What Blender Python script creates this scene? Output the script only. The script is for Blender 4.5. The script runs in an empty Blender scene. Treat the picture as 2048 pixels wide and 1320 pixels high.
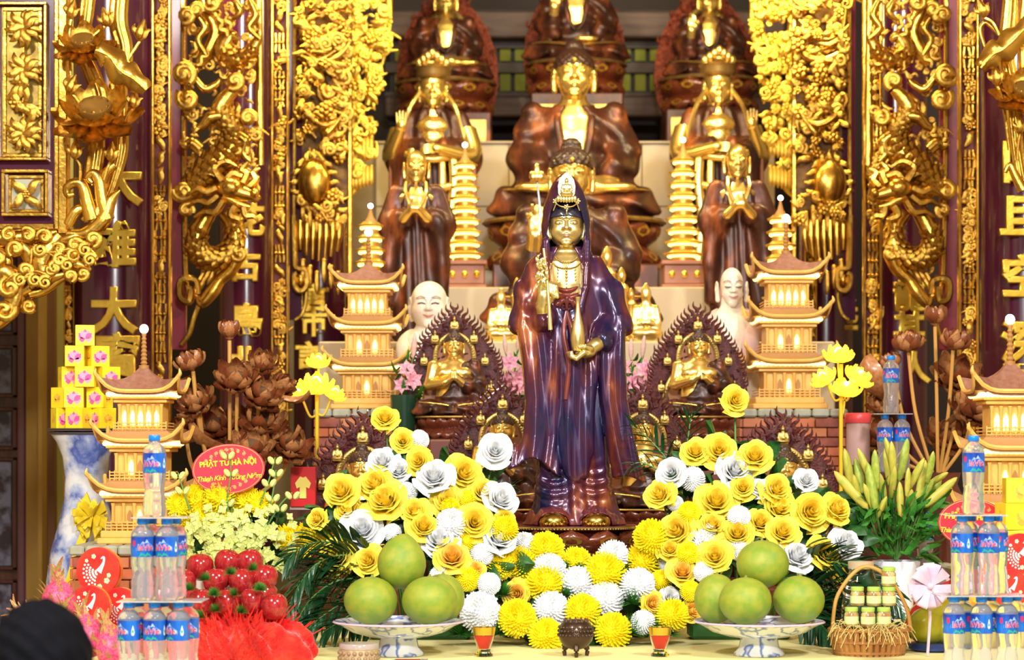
import bpy, math, random
import numpy as np
from mathutils import Vector, Matrix

sc = bpy.context.scene
COL = sc.collection
R = random.Random(7)
PI = math.pi
# ---------------------------------------------------------------- camera, world, lights
F, HY, ZC = 4400.0, 900.0, 0.56          # focal length in pixels of the 2048x1320 frame, horizon row, eye height above the table
cam = bpy.data.cameras.new('camera'); cam_o = bpy.data.objects.new('camera', cam); COL.objects.link(cam_o)
cam.sensor_width = 36.0; cam.lens = 36.0 * F / 2048; cam.shift_y = (HY - 660) / 2048.0
cam_o.location = (0, 0, ZC); cam_o.rotation_euler = (PI/2, 0, 0)
cam.dof.use_dof = True; cam.dof.focus_distance = 6.5; cam.dof.aperture_fstop = 4.0
cam.clip_end = 60
sc.camera = cam_o
sc.view_settings.view_transform = 'Standard'; sc.view_settings.look = 'None'
sc.view_settings.gamma = 1.0; sc.view_settings.use_curve_mapping = False
sc.view_settings.exposure = 0.1
w = bpy.data.worlds.new('world'); sc.world = w; w.use_nodes = True
bg = w.node_tree.nodes['Background']; bg.inputs[0].default_value = (0.95, 0.97, 1.0, 1); bg.inputs[1].default_value = 1.1

def area_light(name, loc, target, size, power, color, size_y=None):
    l = bpy.data.lights.new(name, 'AREA'); l.energy = power; l.color = color; l.size = size
    if size_y: l.shape = 'RECTANGLE'; l.size_y = size_y
    o = bpy.data.objects.new(name, l); COL.objects.link(o); o.location = loc
    o.rotation_euler = (Vector(target) - Vector(loc)).to_track_quat('-Z', 'Y').to_euler(); o['kind'] = 'helper'
    return o
area_light('hall_and_fill_light', (-2.2, 2.6, 3.6), (-0.4, 7.2, 0.6), 0.55, 190, (1.0, 0.97, 0.92))
area_light('hall_and_fill_light', (2.2, 2.6, 3.6), (0.4, 7.2, 0.6), 0.55, 190, (1.0, 0.97, 0.92))
area_light('hall_and_fill_light', (0.3, 1.0, 2.3), (0, 7.0, 0.5), 0.35, 165, (1.0, 0.98, 0.95))  # added frontal fill imitating flash light, no real hall lamp
area_light('altar_lamp', (-1.2, 8.3, 4.2), (-0.6, 11.0, 1.9), 0.4, 58, (1.0, 0.78, 0.42))
area_light('altar_lamp', (1.2, 8.3, 4.2), (0.6, 11.0, 1.9), 0.4, 58, (1.0, 0.78, 0.42))
area_light('altar_lamp', (0, 7.9, 4.0), (0, 10.8, 1.9), 0.4, 46, (1.0, 0.84, 0.5))

# ---------------------------------------------------------------- helpers
def P(px, py, d): return Vector(((px - 1024) * d / F, d, ZC - (py - HY) * d / F))
def S(d): return d / F
MATS = {}
def mat(name, col=(.8, .8, .8), rough=.5, metal=0., col2=None, nscale=8., ndet=3., stretch=(1, 1, 1), ramp=(.35, .65), bump=0., bscale=40.,
        emit=0., ecol=None, trans=0., ior=1.45, coat=0., alpha=1., sheen=0., sss=0., ramps=None, spec=.5, bdist=.01, crough=.1):
    if name in MATS: return MATS[name]
    m = bpy.data.materials.new(name); m.use_nodes = True; nt = m.node_tree; b = nt.nodes['Principled BSDF']
    I = b.inputs
    I['Base Color'].default_value = (*col, 1); I['Roughness'].default_value = rough; I['Metallic'].default_value = metal
    I['Transmission Weight'].default_value = trans; I['IOR'].default_value = ior; I['Coat Weight'].default_value = coat; I['Coat Roughness'].default_value = crough
    I['Alpha'].default_value = alpha; I['Sheen Weight'].default_value = sheen; I['Specular IOR Level'].default_value = spec
    if sss: I['Subsurface Weight'].default_value = sss; I['Subsurface Radius'].default_value = (.02, .02, .01)
    if emit: I['Emission Strength'].default_value = emit; I['Emission Color'].default_value = (*(ecol or col), 1)
    if col2 or ramps or bump:
        tc = nt.nodes.new('ShaderNodeTexCoord'); mp = nt.nodes.new('ShaderNodeMapping'); mp.inputs['Scale'].default_value = stretch
        nt.links.new(tc.outputs['Object'], mp.inputs[0])
    if col2 or ramps:
        n = nt.nodes.new('ShaderNodeTexNoise'); n.inputs['Scale'].default_value = nscale; n.inputs['Detail'].default_value = ndet
        nt.links.new(mp.outputs[0], n.inputs['Vector'])
        cr = nt.nodes.new('ShaderNodeValToRGB'); nt.links.new(n.outputs['Fac'], cr.inputs[0])
        st = ramps or ((ramp[0], col), (ramp[1], col2))
        while len(cr.color_ramp.elements) < len(st): cr.color_ramp.elements.new(.5)
        for e, (p, c) in zip(cr.color_ramp.elements, st): e.position = p; e.color = (*c, 1)
        nt.links.new(cr.outputs[0], I['Base Color'])
    if bump:
        n2 = nt.nodes.new('ShaderNodeTexNoise'); n2.inputs['Scale'].default_value = bscale; n2.inputs['Detail'].default_value = 4
        nt.links.new(mp.outputs[0], n2.inputs['Vector'])
        bp = nt.nodes.new('ShaderNodeBump'); bp.inputs['Strength'].default_value = bump; bp.inputs['Distance'].default_value = bdist
        nt.links.new(n2.outputs['Fac'], bp.inputs['Height']); nt.links.new(bp.outputs[0], I['Normal'])
    MATS[name] = m
    return m

def wloc(o):
    v = Vector((0, 0, 0))
    while o: v += o.location; o = o.parent
    return v
def tag(o, label=None, cat=None, group=None, kind=None):
    if label: o['label'] = label
    if cat: o['category'] = cat
    if group: o['group'] = group
    if kind: o['kind'] = kind
    return o
def thing(name, label, cat, loc=(0, 0, 0), group=None):
    o = bpy.data.objects.new(name, None); COL.objects.link(o); o.location = loc; o.empty_display_size = .05
    return tag(o, label, cat, group)
def link(name, mesh, parent=None, loc=None, rot=None, scale=None):
    o = bpy.data.objects.new(name, mesh); COL.objects.link(o)
    if parent: o.parent = parent
    if loc is not None: o.location = loc
    if rot is not None: o.rotation_euler = rot
    if scale is not None: o.scale = scale if hasattr(scale, '__len__') else (scale,) * 3
    return o
def copy_tree(o, parent=None):
    c = o.copy(); COL.objects.link(c); c.parent = parent
    for ch in list(o.children): copy_tree(ch, c)
    return c
def dup(root, loc, label, rotz=0, scale=None):
    c = copy_tree(root); c.location = loc; c.rotation_euler = (0, 0, rotz); c['label'] = label
    if scale is not None: c.scale = scale if hasattr(scale, '__len__') else (scale,) * 3
    return c

class B:
    """collects shapes; mesh() makes one mesh, obj() one mesh object (vertices in world space, stored relative to the parent)"""
    def __init__(s): s.v = []; s.f = []
    def add(s, vs, fs):
        o = len(s.v); s.v += [tuple(v) for v in vs]; s.f += [tuple(i + o for i in f) for f in fs]; return s
    def box(s, x0, x1, y0, y1, z0, z1, bev=0.):
        if bev <= 0:
            return s.add([(x, y, z) for z in (z0, z1) for y in (y0, y1) for x in (x0, x1)], [(0, 2, 3, 1), (4, 5, 7, 6), (0, 1, 5, 4), (2, 6, 7, 3), (0, 4, 6, 2), (1, 3, 7, 5)])
        b = bev; L = [(z0, b), (z0 + b, 0), (z1 - b, 0), (z1, b)]; vs = []; fs = []
        for z, i in L:
            e = b - i if i == 0 else 0
            xa, xb, ya, yb = x0 + i, x1 - i, y0 + i, y1 - i; c = b if i == 0 else b * .5
            vs += [(xa + c, ya, z), (xb - c, ya, z), (xb, ya + c, z), (xb, yb - c, z), (xb - c, yb, z), (xa + c, yb, z), (xa, yb - c, z), (xa, ya + c, z)]
        for k in range(3):
            for i in range(8): fs.append((k*8+i, k*8+(i+1) % 8, k*8+8+(i+1) % 8, k*8+8+i))
        fs += [tuple(range(7, -1, -1)), tuple(range(24, 32))]
        return s.add(vs, fs)
    def tube(s, pts, rad, n=8, flat=1., up=None, cap=True, bumps=None, wide=1.):
        """sweep along pts; rad number or list; flat squashes along the 'up' axis, which defaults to the view direction (Y)"""
        pts = [Vector(p) for p in pts]; m = len(pts); up = Vector(up or (0, 1, 0)); vs = []; fs = []
        for i, p in enumerate(pts):
            t = (pts[min(i + 1, m - 1)] - pts[max(i - 1, 0)])
            if t.length < 1e-9: t = Vector((0, 0, 1))
            t.normalize(); a = t.cross(up)
            if a.length < 1e-3: a = t.cross(Vector((1, .1, 0)))
            a.normalize(); b = a.cross(t); b.normalize(); r = rad[i] if hasattr(rad, '__len__') else rad
            for k in range(n):
                th = 2*PI*k/n; q = r * (bumps(i, k, m, n) if bumps else 1)
                vs.append(p + a * (q * wide * math.cos(th)) + b * (q * flat * math.sin(th)))
        for i in range(m - 1):
            for k in range(n): fs.append((i*n+k, i*n+(k+1) % n, i*n+n+(k+1) % n, i*n+n+k))
        if cap: fs += [tuple(range(n-1, -1, -1)), tuple(range((m-1)*n, m*n))]
        return s.add(vs, fs)
    def lathe(s, prof, n=24, c=(0, 0, 0), cap=True, sq=1., rf=None):
        """prof: list of (r, z); rf(theta, i) scales the radius"""
        vs = []; fs = []; m = len(prof); c = Vector(c)
        for i, (r, z) in enumerate(prof):
            for k in range(n):
                t = 2*PI*k/n; q = r * (rf(t, i) if rf else 1); vs.append((c.x + q*math.cos(t), c.y + q*math.sin(t)*sq, c.z + z))
        for i in range(m - 1):
            for k in range(n): fs.append((i*n+k, i*n+(k+1) % n, i*n+n+(k+1) % n, i*n+n+k))
        if cap: fs += [tuple(range(n-1, -1, -1)), tuple(range((m-1)*n, m*n))]
        return s.add(vs, fs)
    def ball(s, c, r, n=10, m=7, fn=None):
        r = r if hasattr(r, '__len__') else (r, r, r); vs = [(c[0], c[1], c[2] - r[2])]; fs = []
        for i in range(1, m):
            a = PI*i/m
            for k in range(n):
                t = 2*PI*k/n; q = fn(t, a) if fn else 1
                vs.append((c[0] + q*r[0]*math.sin(a)*math.cos(t), c[1] + q*r[1]*math.sin(a)*math.sin(t), c[2] - q*r[2]*math.cos(a)))
        vs.append((c[0], c[1], c[2] + r[2])); L = len(vs) - 1
        for k in range(n):
            fs.append((0, 1+(k+1) % n, 1+k)); fs.append((L, L-n+k, L-n+(k+1) % n))
        for i in range(m - 2):
            for k in range(n): fs.append((1+i*n+k, 1+i*n+(k+1) % n, 1+i*n+n+(k+1) % n, 1+i*n+n+k))
        return s.add(vs, fs)
    def grid(s, fn, nu, nv, closed=False):
        vs = [fn(i/nu, j/nv) for i in range(nu + 1) for j in range(nv + 1)]
        return s.add(vs, [(i*(nv+1)+j, (i+1)*(nv+1)+j, (i+1)*(nv+1)+j+1, i*(nv+1)+j+1) for i in range(nu) for j in range(nv)])
    def prism(s, poly, y0, y1):
        """poly: list of (x, z); extruded from y0 (front) to y1"""
        n = len(poly); vs = [(x, y0, z) for x, z in poly] + [(x, y1, z) for x, z in poly]
        return s.add(vs, [tuple(range(n)), tuple(range(2*n-1, n-1, -1))] + [(i, i+n, (i+1) % n+n, (i+1) % n) for i in range(n)])
    def mesh(s, name, m, smooth=True, off=None, sharp=50):
        me = bpy.data.meshes.new(name); vs = s.v
        if off is not None: vs = [(a - off[0], b - off[1], c - off[2]) for a, b, c in vs]
        me.from_pydata(vs, [], s.f); me.validate()
        if smooth:
            me.shade_smooth()
            if sharp: me.set_sharp_from_angle(angle=math.radians(sharp))
        for x in (m if isinstance(m, (list, tuple)) else [m]): me.materials.append(x)
        return me
    def obj(s, name, m, parent=None, smooth=True, base=None, sharp=50):
        off = wloc(parent) if parent else Vector((0, 0, 0))
        b = Vector(base) if base is not None else Vector((0, 0, 0))
        o = link(name, s.mesh(name, m, smooth, off + b if base is not None else off, sharp), parent)
        if base is not None: o.location = b
        return o
def lone(name, b, m, label, cat, group=None, kind=None, smooth=True, sharp=50):
    """a thing that is one mesh: origin at the base of the shape"""
    vs = np.array(b.v); c = Vector(((vs[:, 0].min()+vs[:, 0].max())/2, (vs[:, 1].min()+vs[:, 1].max())/2, vs[:, 2].min()))
    o = link(name, b.mesh(name, m, smooth, c, sharp)); o.location = c
    return tag(o, label, cat, group, kind)
def spline(pts, n=6):
    """Catmull-Rom through points"""
    pts = [Vector(p) for p in pts]; out = []
    for i in range(len(pts) - 1):
        p0, p1, p2, p3 = pts[max(i-1, 0)], pts[i], pts[i+1], pts[min(i+2, len(pts)-1)]
        for k in range(n):
            t = k/n; out.append(.5*((2*p1) + (p2-p0)*t + (2*p0-5*p1+4*p2-p3)*t*t + (3*p1-p0-3*p2+p3)*t**3))
    return out + [pts[-1]]
def lerps(vals, n):
    return list(np.interp(np.linspace(0, 1, n), np.linspace(0, 1, len(vals)), vals))
def struct(name, b, m, smooth=False):
    return tag(b.obj(name, m, None, smooth), kind='structure')
_tm = {}
def text_mesh(txt, size, m, extrude=.002, bevel=0., offset=0., shear=0., space=1., wrap=None, align='CENTER', res=3):
    """text as a mesh in the XZ plane facing -Y, centred on the origin"""
    cu = bpy.data.curves.new('text', 'FONT'); cu.body = txt; cu.size = size; cu.extrude = extrude; cu.bevel_depth = bevel; cu.offset = offset
    cu.bevel_resolution = 1; cu.resolution_u = res; cu.align_x = align; cu.align_y = 'CENTER'; cu.shear = shear; cu.space_character = space
    o = bpy.data.objects.new('text', cu); COL.objects.link(o)
    dg = bpy.context.evaluated_depsgraph_get(); dg.update()
    me = bpy.data.meshes.new_from_object(o.evaluated_get(dg)); bpy.data.objects.remove(o); bpy.data.curves.remove(cu)
    n = len(me.vertices); co = np.empty(n*3, np.float32); me.vertices.foreach_get('co', co); co = co.reshape(-1, 3)
    x, y, z = co[:, 0], co[:, 1], co[:, 2]
    if wrap:                       # wrap round a vertical cylinder of this radius
        a = x / wrap; co2 = np.stack([(wrap + z) * np.sin(a), -(wrap + z) * np.cos(a), y], 1)
    else: co2 = np.stack([x, -z, y], 1)
    me.vertices.foreach_set('co', co2.astype(np.float32).ravel()); me.materials.clear(); me.materials.append(m); me.update()
    return me

# ---------------------------------------------------------------- signed-distance modelling (numpy) for figures
def smin(a, b, k):
    h = np.clip(.5 + .5*(b-a)/k, 0, 1); return b*(1-h) + a*h - k*h*(1-h)
def smax(a, b, k): return -smin(-a, -b, k)
def ell(X, Y, Z, c, r):
    k = np.sqrt(((X-c[0])/r[0])**2 + ((Y-c[1])/r[1])**2 + ((Z-c[2])/r[2])**2); return (k - 1) * min(r)
def cap(X, Y, Z, a, b, r0, r1=None):
    r1 = r0 if r1 is None else r1; a = np.array(a, float); b = np.array(b, float); d = b - a; L = d @ d + 1e-12
    t = np.clip(((X-a[0])*d[0] + (Y-a[1])*d[1] + (Z-a[2])*d[2]) / L, 0, 1)
    return np.sqrt((X-a[0]-t*d[0])**2 + (Y-a[1]-t*d[1])**2 + (Z-a[2]-t*d[2])**2) - (r0 + (r1-r0)*t)
def chain(X, Y, Z, pts, rs, k=.02):
    D = None
    for i in range(len(pts) - 1):
        e = cap(X, Y, Z, pts[i], pts[i+1], rs[i], rs[i+1]); D = e if D is None else smin(D, e, k)
    return D
def rbox(X, Y, Z, c, h, r):
    q = [np.abs(A - c[i]) - h[i] + r for i, A in enumerate((X, Y, Z))]
    return np.sqrt(sum(np.maximum(a, 0)**2 for a in q)) + np.minimum(np.maximum(np.maximum(q[0], q[1]), q[2]), 0) - r
def loft(X, Y, Z, tab, zs=None):
    """tab rows: z, cx, cy, a, b : elliptical cross-sections stacked along Z"""
    t = np.array(tab, float); t = t[np.argsort(t[:, 0])]; z = np.clip(Z, t[0, 0], t[-1, 0])
    cx, cy, a, b = (np.interp(z, t[:, 0], t[:, i]) for i in (1, 2, 3, 4))
    k = np.sqrt(((X-cx)/a)**2 + ((Y-cy)/b)**2); d = (k - 1)*np.minimum(a, b)
    return np.maximum(d, np.maximum(t[0, 0]-Z, Z-t[-1, 0]))
def sdf(name, f, lo, hi, res, m, scale=1., smooth=True):
    ax = [np.arange(lo[i], hi[i] + res, res, dtype=np.float32) for i in range(3)]
    X, Y, Z = ax[0][:, None, None], ax[1][None, :, None], ax[2][None, None, :]
    D = np.broadcast_to(f(X, Y, Z), (len(ax[0]), len(ax[1]), len(ax[2]))).astype(np.float32).copy()
    D[0] = D[-1] = 1; D[:, 0] = D[:, -1] = 1; D[:, :, 0] = D[:, :, -1] = 1
    I = D < 0; n = np.array(D.shape)
    offs = [(a, b, c) for a in (0, 1) for b in (0, 1) for c in (0, 1)]
    sl = lambda A, o: A[o[0]:n[0]-1+o[0], o[1]:n[1]-1+o[1], o[2]:n[2]-1+o[2]]
    cnt = sum(sl(I, o).astype(np.int8) for o in offs); cells = np.argwhere((cnt > 0) & (cnt < 8))
    cd = np.stack([D[cells[:, 0]+o[0], cells[:, 1]+o[1], cells[:, 2]+o[2]] for o in offs], 1)
    acc = np.zeros((len(cells), 3)); num = np.zeros(len(cells)); oa = np.array(offs, float)
    for i in range(8):
        for j in range(i + 1, 8):
            if abs(oa[i] - oa[j]).sum() != 1: continue
            da, db = cd[:, i], cd[:, j]; cr = (da < 0) != (db < 0); t = np.where(cr, da/np.where(cr, da-db, 1), 0)
            acc += np.where(cr[:, None], oa[i] + (oa[j]-oa[i])*t[:, None], 0); num += cr
    V = (cells + acc/num[:, None]) * res + np.array([a[0] for a in ax])
    vid = -np.ones(n - 1, np.int64); vid[cells[:, 0], cells[:, 1], cells[:, 2]] = np.arange(len(cells))
    faces = []
    for a in range(3):
        b, c = (a+1) % 3, (a+2) % 3
        A0 = [slice(None)]*3; A1 = [slice(None)]*3; A0[a] = slice(0, -1); A1[a] = slice(1, None)
        s0, s1 = I[tuple(A0)], I[tuple(A1)]; E = np.argwhere(s0 != s1)
        E = E[(E[:, b] > 0) & (E[:, c] > 0) & (E[:, b] < n[b]-1) & (E[:, c] < n[c]-1)]
        q = []
        for db, dc in ((1, 1), (0, 1), (0, 0), (1, 0)):
            e = E.copy(); e[:, b] -= db; e[:, c] -= dc; q.append(vid[e[:, 0], e[:, 1], e[:, 2]])
        q = np.stack(q, 1); fl = ~s0[E[:, 0], E[:, 1], E[:, 2]]; q[fl] = q[fl][:, ::-1]; faces.append(q)
    Fq = np.concatenate(faces); Fq = Fq[(Fq >= 0).all(1)]
    me = bpy.data.meshes.new(name); me.vertices.add(len(V)); me.vertices.foreach_set('co', (V*scale).astype(np.float32).ravel())
    me.loops.add(len(Fq)*4); me.loops.foreach_set('vertex_index', Fq.astype(np.int32).ravel())
    me.polygons.add(len(Fq)); me.polygons.foreach_set('loop_start', np.arange(0, len(Fq)*4, 4, dtype=np.int32))
    me.update(calc_edges=True); me.validate()
    if smooth: me.shade_smooth()
    me.materials.append(m); me.update()
    return me

# ---------------------------------------------------------------- materials
GOLD = mat('carved_gold', (.78, .47, .075), .25, .97, col2=(.36, .17, .022), nscale=7, ramp=(.38, .72), bump=.25, bscale=60, bdist=.004)
GOLD2 = mat('bright_gold', (1.0, .70, .10), .3, .85, col2=(.85, .5, .05), nscale=14, bump=.15, bscale=60, bdist=.004)
GILD = mat('polished_gold', (.92, .66, .20), .2, 1.0)
PALEG = mat('pale_gold', (.84, .68, .26), .30, .95)
STG = mat('statue_gold', (1.0, .72, .20), .26, .9)
ANTQ = mat('antique_gold', (.62, .45, .14), .38, .85, col2=(.42, .28, .07), nscale=30)
LACQ = mat('purple_lacquer', (.055, .006, .028), .2, 0, coat=.6, col2=(.075, .009, .020), nscale=2)
REDL = mat('red_lacquer', (.20, .008, .018), .4, 0, coat=.1)
REDB = mat('red_backing', (.16, .018, .012), .5)
WOODD = mat('dark_door_wood', (.05, .014, .010), .25, 0, coat=.4, col2=(.09, .03, .02), nscale=6, stretch=(6, 6, 1))
BROWNS = mat('statue_lacquer', (.16, .040, .015), .38, .25, coat=.18, crough=.25, ramps=((.35, (.030, .012, .009)), (.55, (.085, .024, .012)), (.75, (.36, .095, .025))), nscale=5, ndet=3, stretch=(2, 1, 1), bump=.2, bscale=30, bdist=.004)
HAIRB = mat('hair_lacquer', (.045, .018, .012), .4, .1, coat=.3)
# ---------------------------------------------------------------- the hall
FZ = -0.95
PLAST = mat('ochre_plaster', (.36, .22, .035), .7, col2=(.30, .17, .03), nscale=5)
PLAST2 = mat('pale_ochre_plaster', (.42, .36, .09), .7)
PLASTB = mat('brown_plaster', (.17, .075, .02), .6)
BACKW = mat('dark_back_wall', (.035, .022, .018), .7)
HALLW = mat('hall_wall', (.55, .42, .24), .8)
CEIL = mat('ceiling_paint', (.30, .18, .08), .8)
struct('floor', B().box(-4.2, 4.2, -2, 13.8, FZ - .1, FZ), mat('stone_floor', (.22, .15, .11), .35, col2=(.28, .2, .15), nscale=3))
struct('wall_back', B().box(-4.2, 4.2, 13.7, 13.9, FZ, 4.8), BACKW)
struct('wall_left', B().box(-4.3, -4.1, -2, 13.8, FZ, 4.8), HALLW)
struct('wall_right', B().box(4.1, 4.3, -2, 13.8, FZ, 4.8), HALLW)
fw = struct('wall_front_added', B().box(-4.2, 4.2, -2.2, -2.0, 2.5, 4.8).box(-4.2, -2.9, -2.2, -2.0, FZ, 2.5).box(2.9, 4.2, -2.2, -2.0, FZ, 2.5).box(-1.5, -1.0, -2.3, -1.95, FZ, 2.5).box(1.0, 1.5, -2.3, -1.95, FZ, 2.5), mat('added_wall_wood', (.12, .05, .03), .5))  # unseen wall and piers, added to give the gold dark and bright reflections
struct('ceiling', B().box(-4.2, 4.2, -2, 13.8, 4.8, 4.9), CEIL)

# ochre wall with a panelled dark door at the far left
def pbox(b, x0, x1, y0, y1, d, th, bev=0.):
    """box that fills pixel rect x0..x1 / y0..y1 (top..bottom) at distance d, th thick to the back"""
    a, c = P(x0, y1, d), P(x1, y0, d); return b.box(a.x, c.x, d, d + th, a.z, c.z, bev)
o = B(); pbox(o, -700, 60, -700, 1700, 9.75, .1); pbox(o, 76, 84, -700, 1700, 9.45, .3); pbox(o, 52, 84, -700, 1700, 9.52, .3)
tr1 = struct('trim_1', o, PLAST)
struct('trim_2', pbox(B(), 84, 109, -700, 1700, 9.55, .3), PLASTB)
struct('trim_3', pbox(B(), 109, 150, -700, 1700, 9.6, .3), PLAST2)
door = struct('door_1', pbox(B(), -120, 52, -300, 1700, 9.62, .06), WOODD)
DPAN = mat('door_mottle', (.16, .17, .24), .3, .2, col2=(.03, .02, .03), nscale=14, ndet=6, ramp=(.42, .58), coat=.3)  # near-black panels mottled with grey-blue patches
for y0, y1 in ((690, 795), (815, 900), (915, 1140), (1160, 1300), (420, 670)):
    f = B()
    for a in ((-60, 34, y0, y0 + 7), (-60, 34, y1 - 7, y1), (24, 34, y0, y1)): pbox(f, *a, 9.585, .04, .004)
    f.obj('door_panel_frame', WOODD, door, False)
    pbox(B(), -60, 22, y0 + 9, y1 - 9, 9.60, .02).obj('door_panel', DPAN, door, False)
pbox(B(), 34, 52, -300, 1700, 9.57, .05, .01).obj('door_stile', mat('stile_wood', (.14, .06, .07), .25, coat=.5), door, False)
# beams and lattice panes high on the back wall
win = struct('window_1', pbox(B(), 780, 1560, 20, 250, 13.3, .05), mat('lattice_backing', (.02, .013, .012), .6))
PANE = mat('green_glass', (.26, .28, .02), .5, 0, spec=.2)
WOODG = mat('grey_beam', (.16, .10, .075), .6, col2=(.10, .06, .045), nscale=4, stretch=(1, 1, 12))
for k in range(26):
    x = 790 + k * 30
    for y0, y1 in ((98, 122), (148, 182)):
        pbox(B(), x, x + 21, y0, y1, 13.27, .02).obj('pane', PANE, win, False)
for y0, y1 in ((22, 74), (192, 232)): pbox(B(), 770, 1570, y0, y1, 13.1, .18, .01).obj('beam', WOODG, win, False)
for y0, y1 in ((78, 96), (125, 145), (184, 192)): pbox(B(), 770, 1570, y0, y1, 13.24, .05).obj('lattice_rail', mat('lattice_wood', (.05, .022, .015), .5), win, False)

# altar steps
STEP = mat('altar_step', (.20, .05, .03), .4, coat=.2)
def step(x0, x1, y0, y1, z0, z1, label, m=STEP):
    b = B().box(x0, x1, y0, y1, z0, z1, .006); return lone('altar_step', b, m, label, 'altar step', smooth=False)
def pstep(px0, px1, d0, d1, z0, z1, label, m=STEP): return step(P(px0, 0, d0).x, P(px1, 0, d0).x, d0, d1, z0, z1, label, m)
pstep(882, 1408, 7.13, 7.66, FZ, .285, 'dark red altar step under the two small buddhas beside the big statue')
pstep(560, 872, 7.02, 7.66, FZ, .118, 'lower dark red altar step behind the white and yellow roses near the apples')
pstep(1420, 1730, 7.02, 7.66, FZ, .118, 'lower dark red altar step behind the roses near the lilies')
step(-.76, 1.26, 7.67, 8.5, FZ, .30, 'long dark red altar step carrying the brick pedestals')
pstep(858, 1478, 7.69, 8.0, .301, .597, 'dark red raised block under the two upper small buddhas')
BEIGE = mat('beige_tile', (.56, .43, .25), .35, col2=(.50, .37, .20), nscale=3, coat=.2)
step(-.75, 1.25, 8.51, 9.3, FZ, .98, 'beige altar step behind the laughing bust', BEIGE)
step(-.67, 1.18, 9.31, 11.45, FZ, 1.25, 'broad beige altar step carrying the monk statues and ringed pagodas', BEIGE)
hi = thing('altar_wall', 'tall beige tiled step in front of the three topmost seated statues', 'altar step', (0, 11.6, FZ))
zt = P(0, 284, 11.52).z
B().box(-1.36, 1.36, 11.53, 13.0, FZ, zt - .012).obj('step_core', mat('tile_grout', (.30, .22, .13), .8), hi, False)
GROUT = .004
for i in range(6):
    for k in range(4):
        x0 = P(752, 0, 11.5).x + i * .348; x1 = x0 + .348 - GROUT; z1 = zt - .012 - k * .33; z0 = z1 - .33 + GROUT
        B().box(x0, x1, 11.5, 11.53, z0, z1, .002).obj('tile', BEIGE, hi, False)
B().box(P(752, 0, 11.5).x - .01, P(1552, 0, 11.5).x + .01, 11.48, 13.0, zt - .012, zt, .003).obj('top_slab', BEIGE, hi, False)

# columns with gold characters
def column(cx, rad, d, label, chars, size):
    s = S(d); x = P(cx, 0, d).x; r = rad * s
    t = thing('lacquer_column', label, 'column', (x, d, FZ), 'purple lacquered columns')
    B().lathe([(r, FZ), (r, 4.8)], 40, (x, d, 0)).obj('shaft', LACQ, t, True)
    B().lathe([(r*1.25, FZ), (r*1.3, FZ + .06), (r*1.22, FZ + .14), (r*1.02, FZ + .18)], 40, (x, d, 0)).obj('plinth', mat('plinth_stone', (.3, .27, .24), .6), t)
    for ch, px, py in chars:
        dd = d - math.sqrt(max(r*r - (P(px, 0, d).x - x)**2, .0001)) - .004
        me = text_mesh(ch, size * S(dd), GOLD2, .006, .004, size * S(dd) * .022)
        link('character', me, t, P(px, py, dd) - t.location)
column(228, 80, 8.7, 'purple column with large gold characters left of the vase of yellow boxes', [('大', 238, 372), ('雄', 226, 496), ('大', 228, 628), ('寶', 236, 720)], 94)
column(492, 54, 9.4, 'purple column between the big vase and laughing bust, behind wooden lotuses', [('花', 497, 445), ('占', 490, 535), ('鳥', 493, 645), ('北', 490, 730)], 66)
column(640, 52, 10.1, 'reddish column behind the yellow lotus lamp and inner carved panel', [('言', 630, 600), ('市', 628, 650), ('言', 618, 715)], 56)
column(2048, 88, 8.7, 'purple column with gold characters cut by the right picture edge', [('回', 2046, 330), ('且', 2042, 438), ('空', 2046, 560), ('深', 2046, 690), ('照', 2046, 775)], 88)
column(1800, 54, 9.4, 'purple column with a gold dragon character above the single raised bottle', [('龍', 1818, 596), ('其', 1818, 660), ('人', 1828, 740)], 64)
column(1652, 54, 10.1, 'reddish column behind the lit lotus lamp and hanging tassels', [('光', 1690, 625), ('一', 1690, 660)], 50)

# ---------------------------------------------------------------- carving templates (unit size, in the XZ plane, facing the hall)
def spiral_pts(r, turns, a0=0., sgn=1, n=26, r0=.12, c=(0, 0, 0)):
    return [Vector((c[0] + (r*(1-t)+r*r0*t)*math.cos(a0+sgn*2*PI*turns*t), c[1] - .12*r*t, c[2] + (r*(1-t)+r*r0*t)*math.sin(a0+sgn*2*PI*turns*t))) for t in [i/n for i in range(n+1)]]
def t_scroll(tail=True):
    p = spiral_pts(.42, 1.6, PI*.5, 1, 22)
    if tail: p = spline([(-.9, 0, -.35), (-.62, 0, .02), (-.3, 0, .3)], 4)[:-1] + p
    n = len(p); return B().tube(p, lerps([.04, .12, .15, .14, .12, .1, .09], n), 7, .9)
def t_leaf():
    p = spline([(0, 0, -.5), (.05, -.08, -.1), (-.05, -.12, .25), (.08, -.02, .55)], 5); n = len(p)
    return B().tube(p, lerps([.05, .17, .2, .13, .01], n), 7, .45)
def t_flame():
    p = spline([(-.1, 0, -.5), (.12, -.05, -.2), (-.1, -.1, .12), (.1, -.05, .36), (.02, 0, .6)], 4); n = len(p)
    return B().tube(p, lerps([.1, .16, .13, .09, .01], n), 6, .7)
def t_flower():
    b = B().ball((0, -.12, 0), (.16, .12, .16), 8, 5)
    for k in range(6):
        a = k*PI/3; b.ball((.27*math.cos(a), -.03, .27*math.sin(a)), (.17, .1, .17), 7, 4)
    return b
def t_cloud():
    b = B().tube(spiral_pts(.4, 1.25, 0, 1, 18), .13, 7, .9)
    b.ball((0, .02, 0), (.36, .08, .36), 10, 5); return b
def t_tassel():
    b = B().ball((0, 0, .42), (.13, .12, .1), 7, 4)
    b.tube([(0, 0, .4), (0, -.02, .1), (0, -.02, -.3), (0, 0, -.55)], [.1, .12, .12, .03], 6); return b
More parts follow.
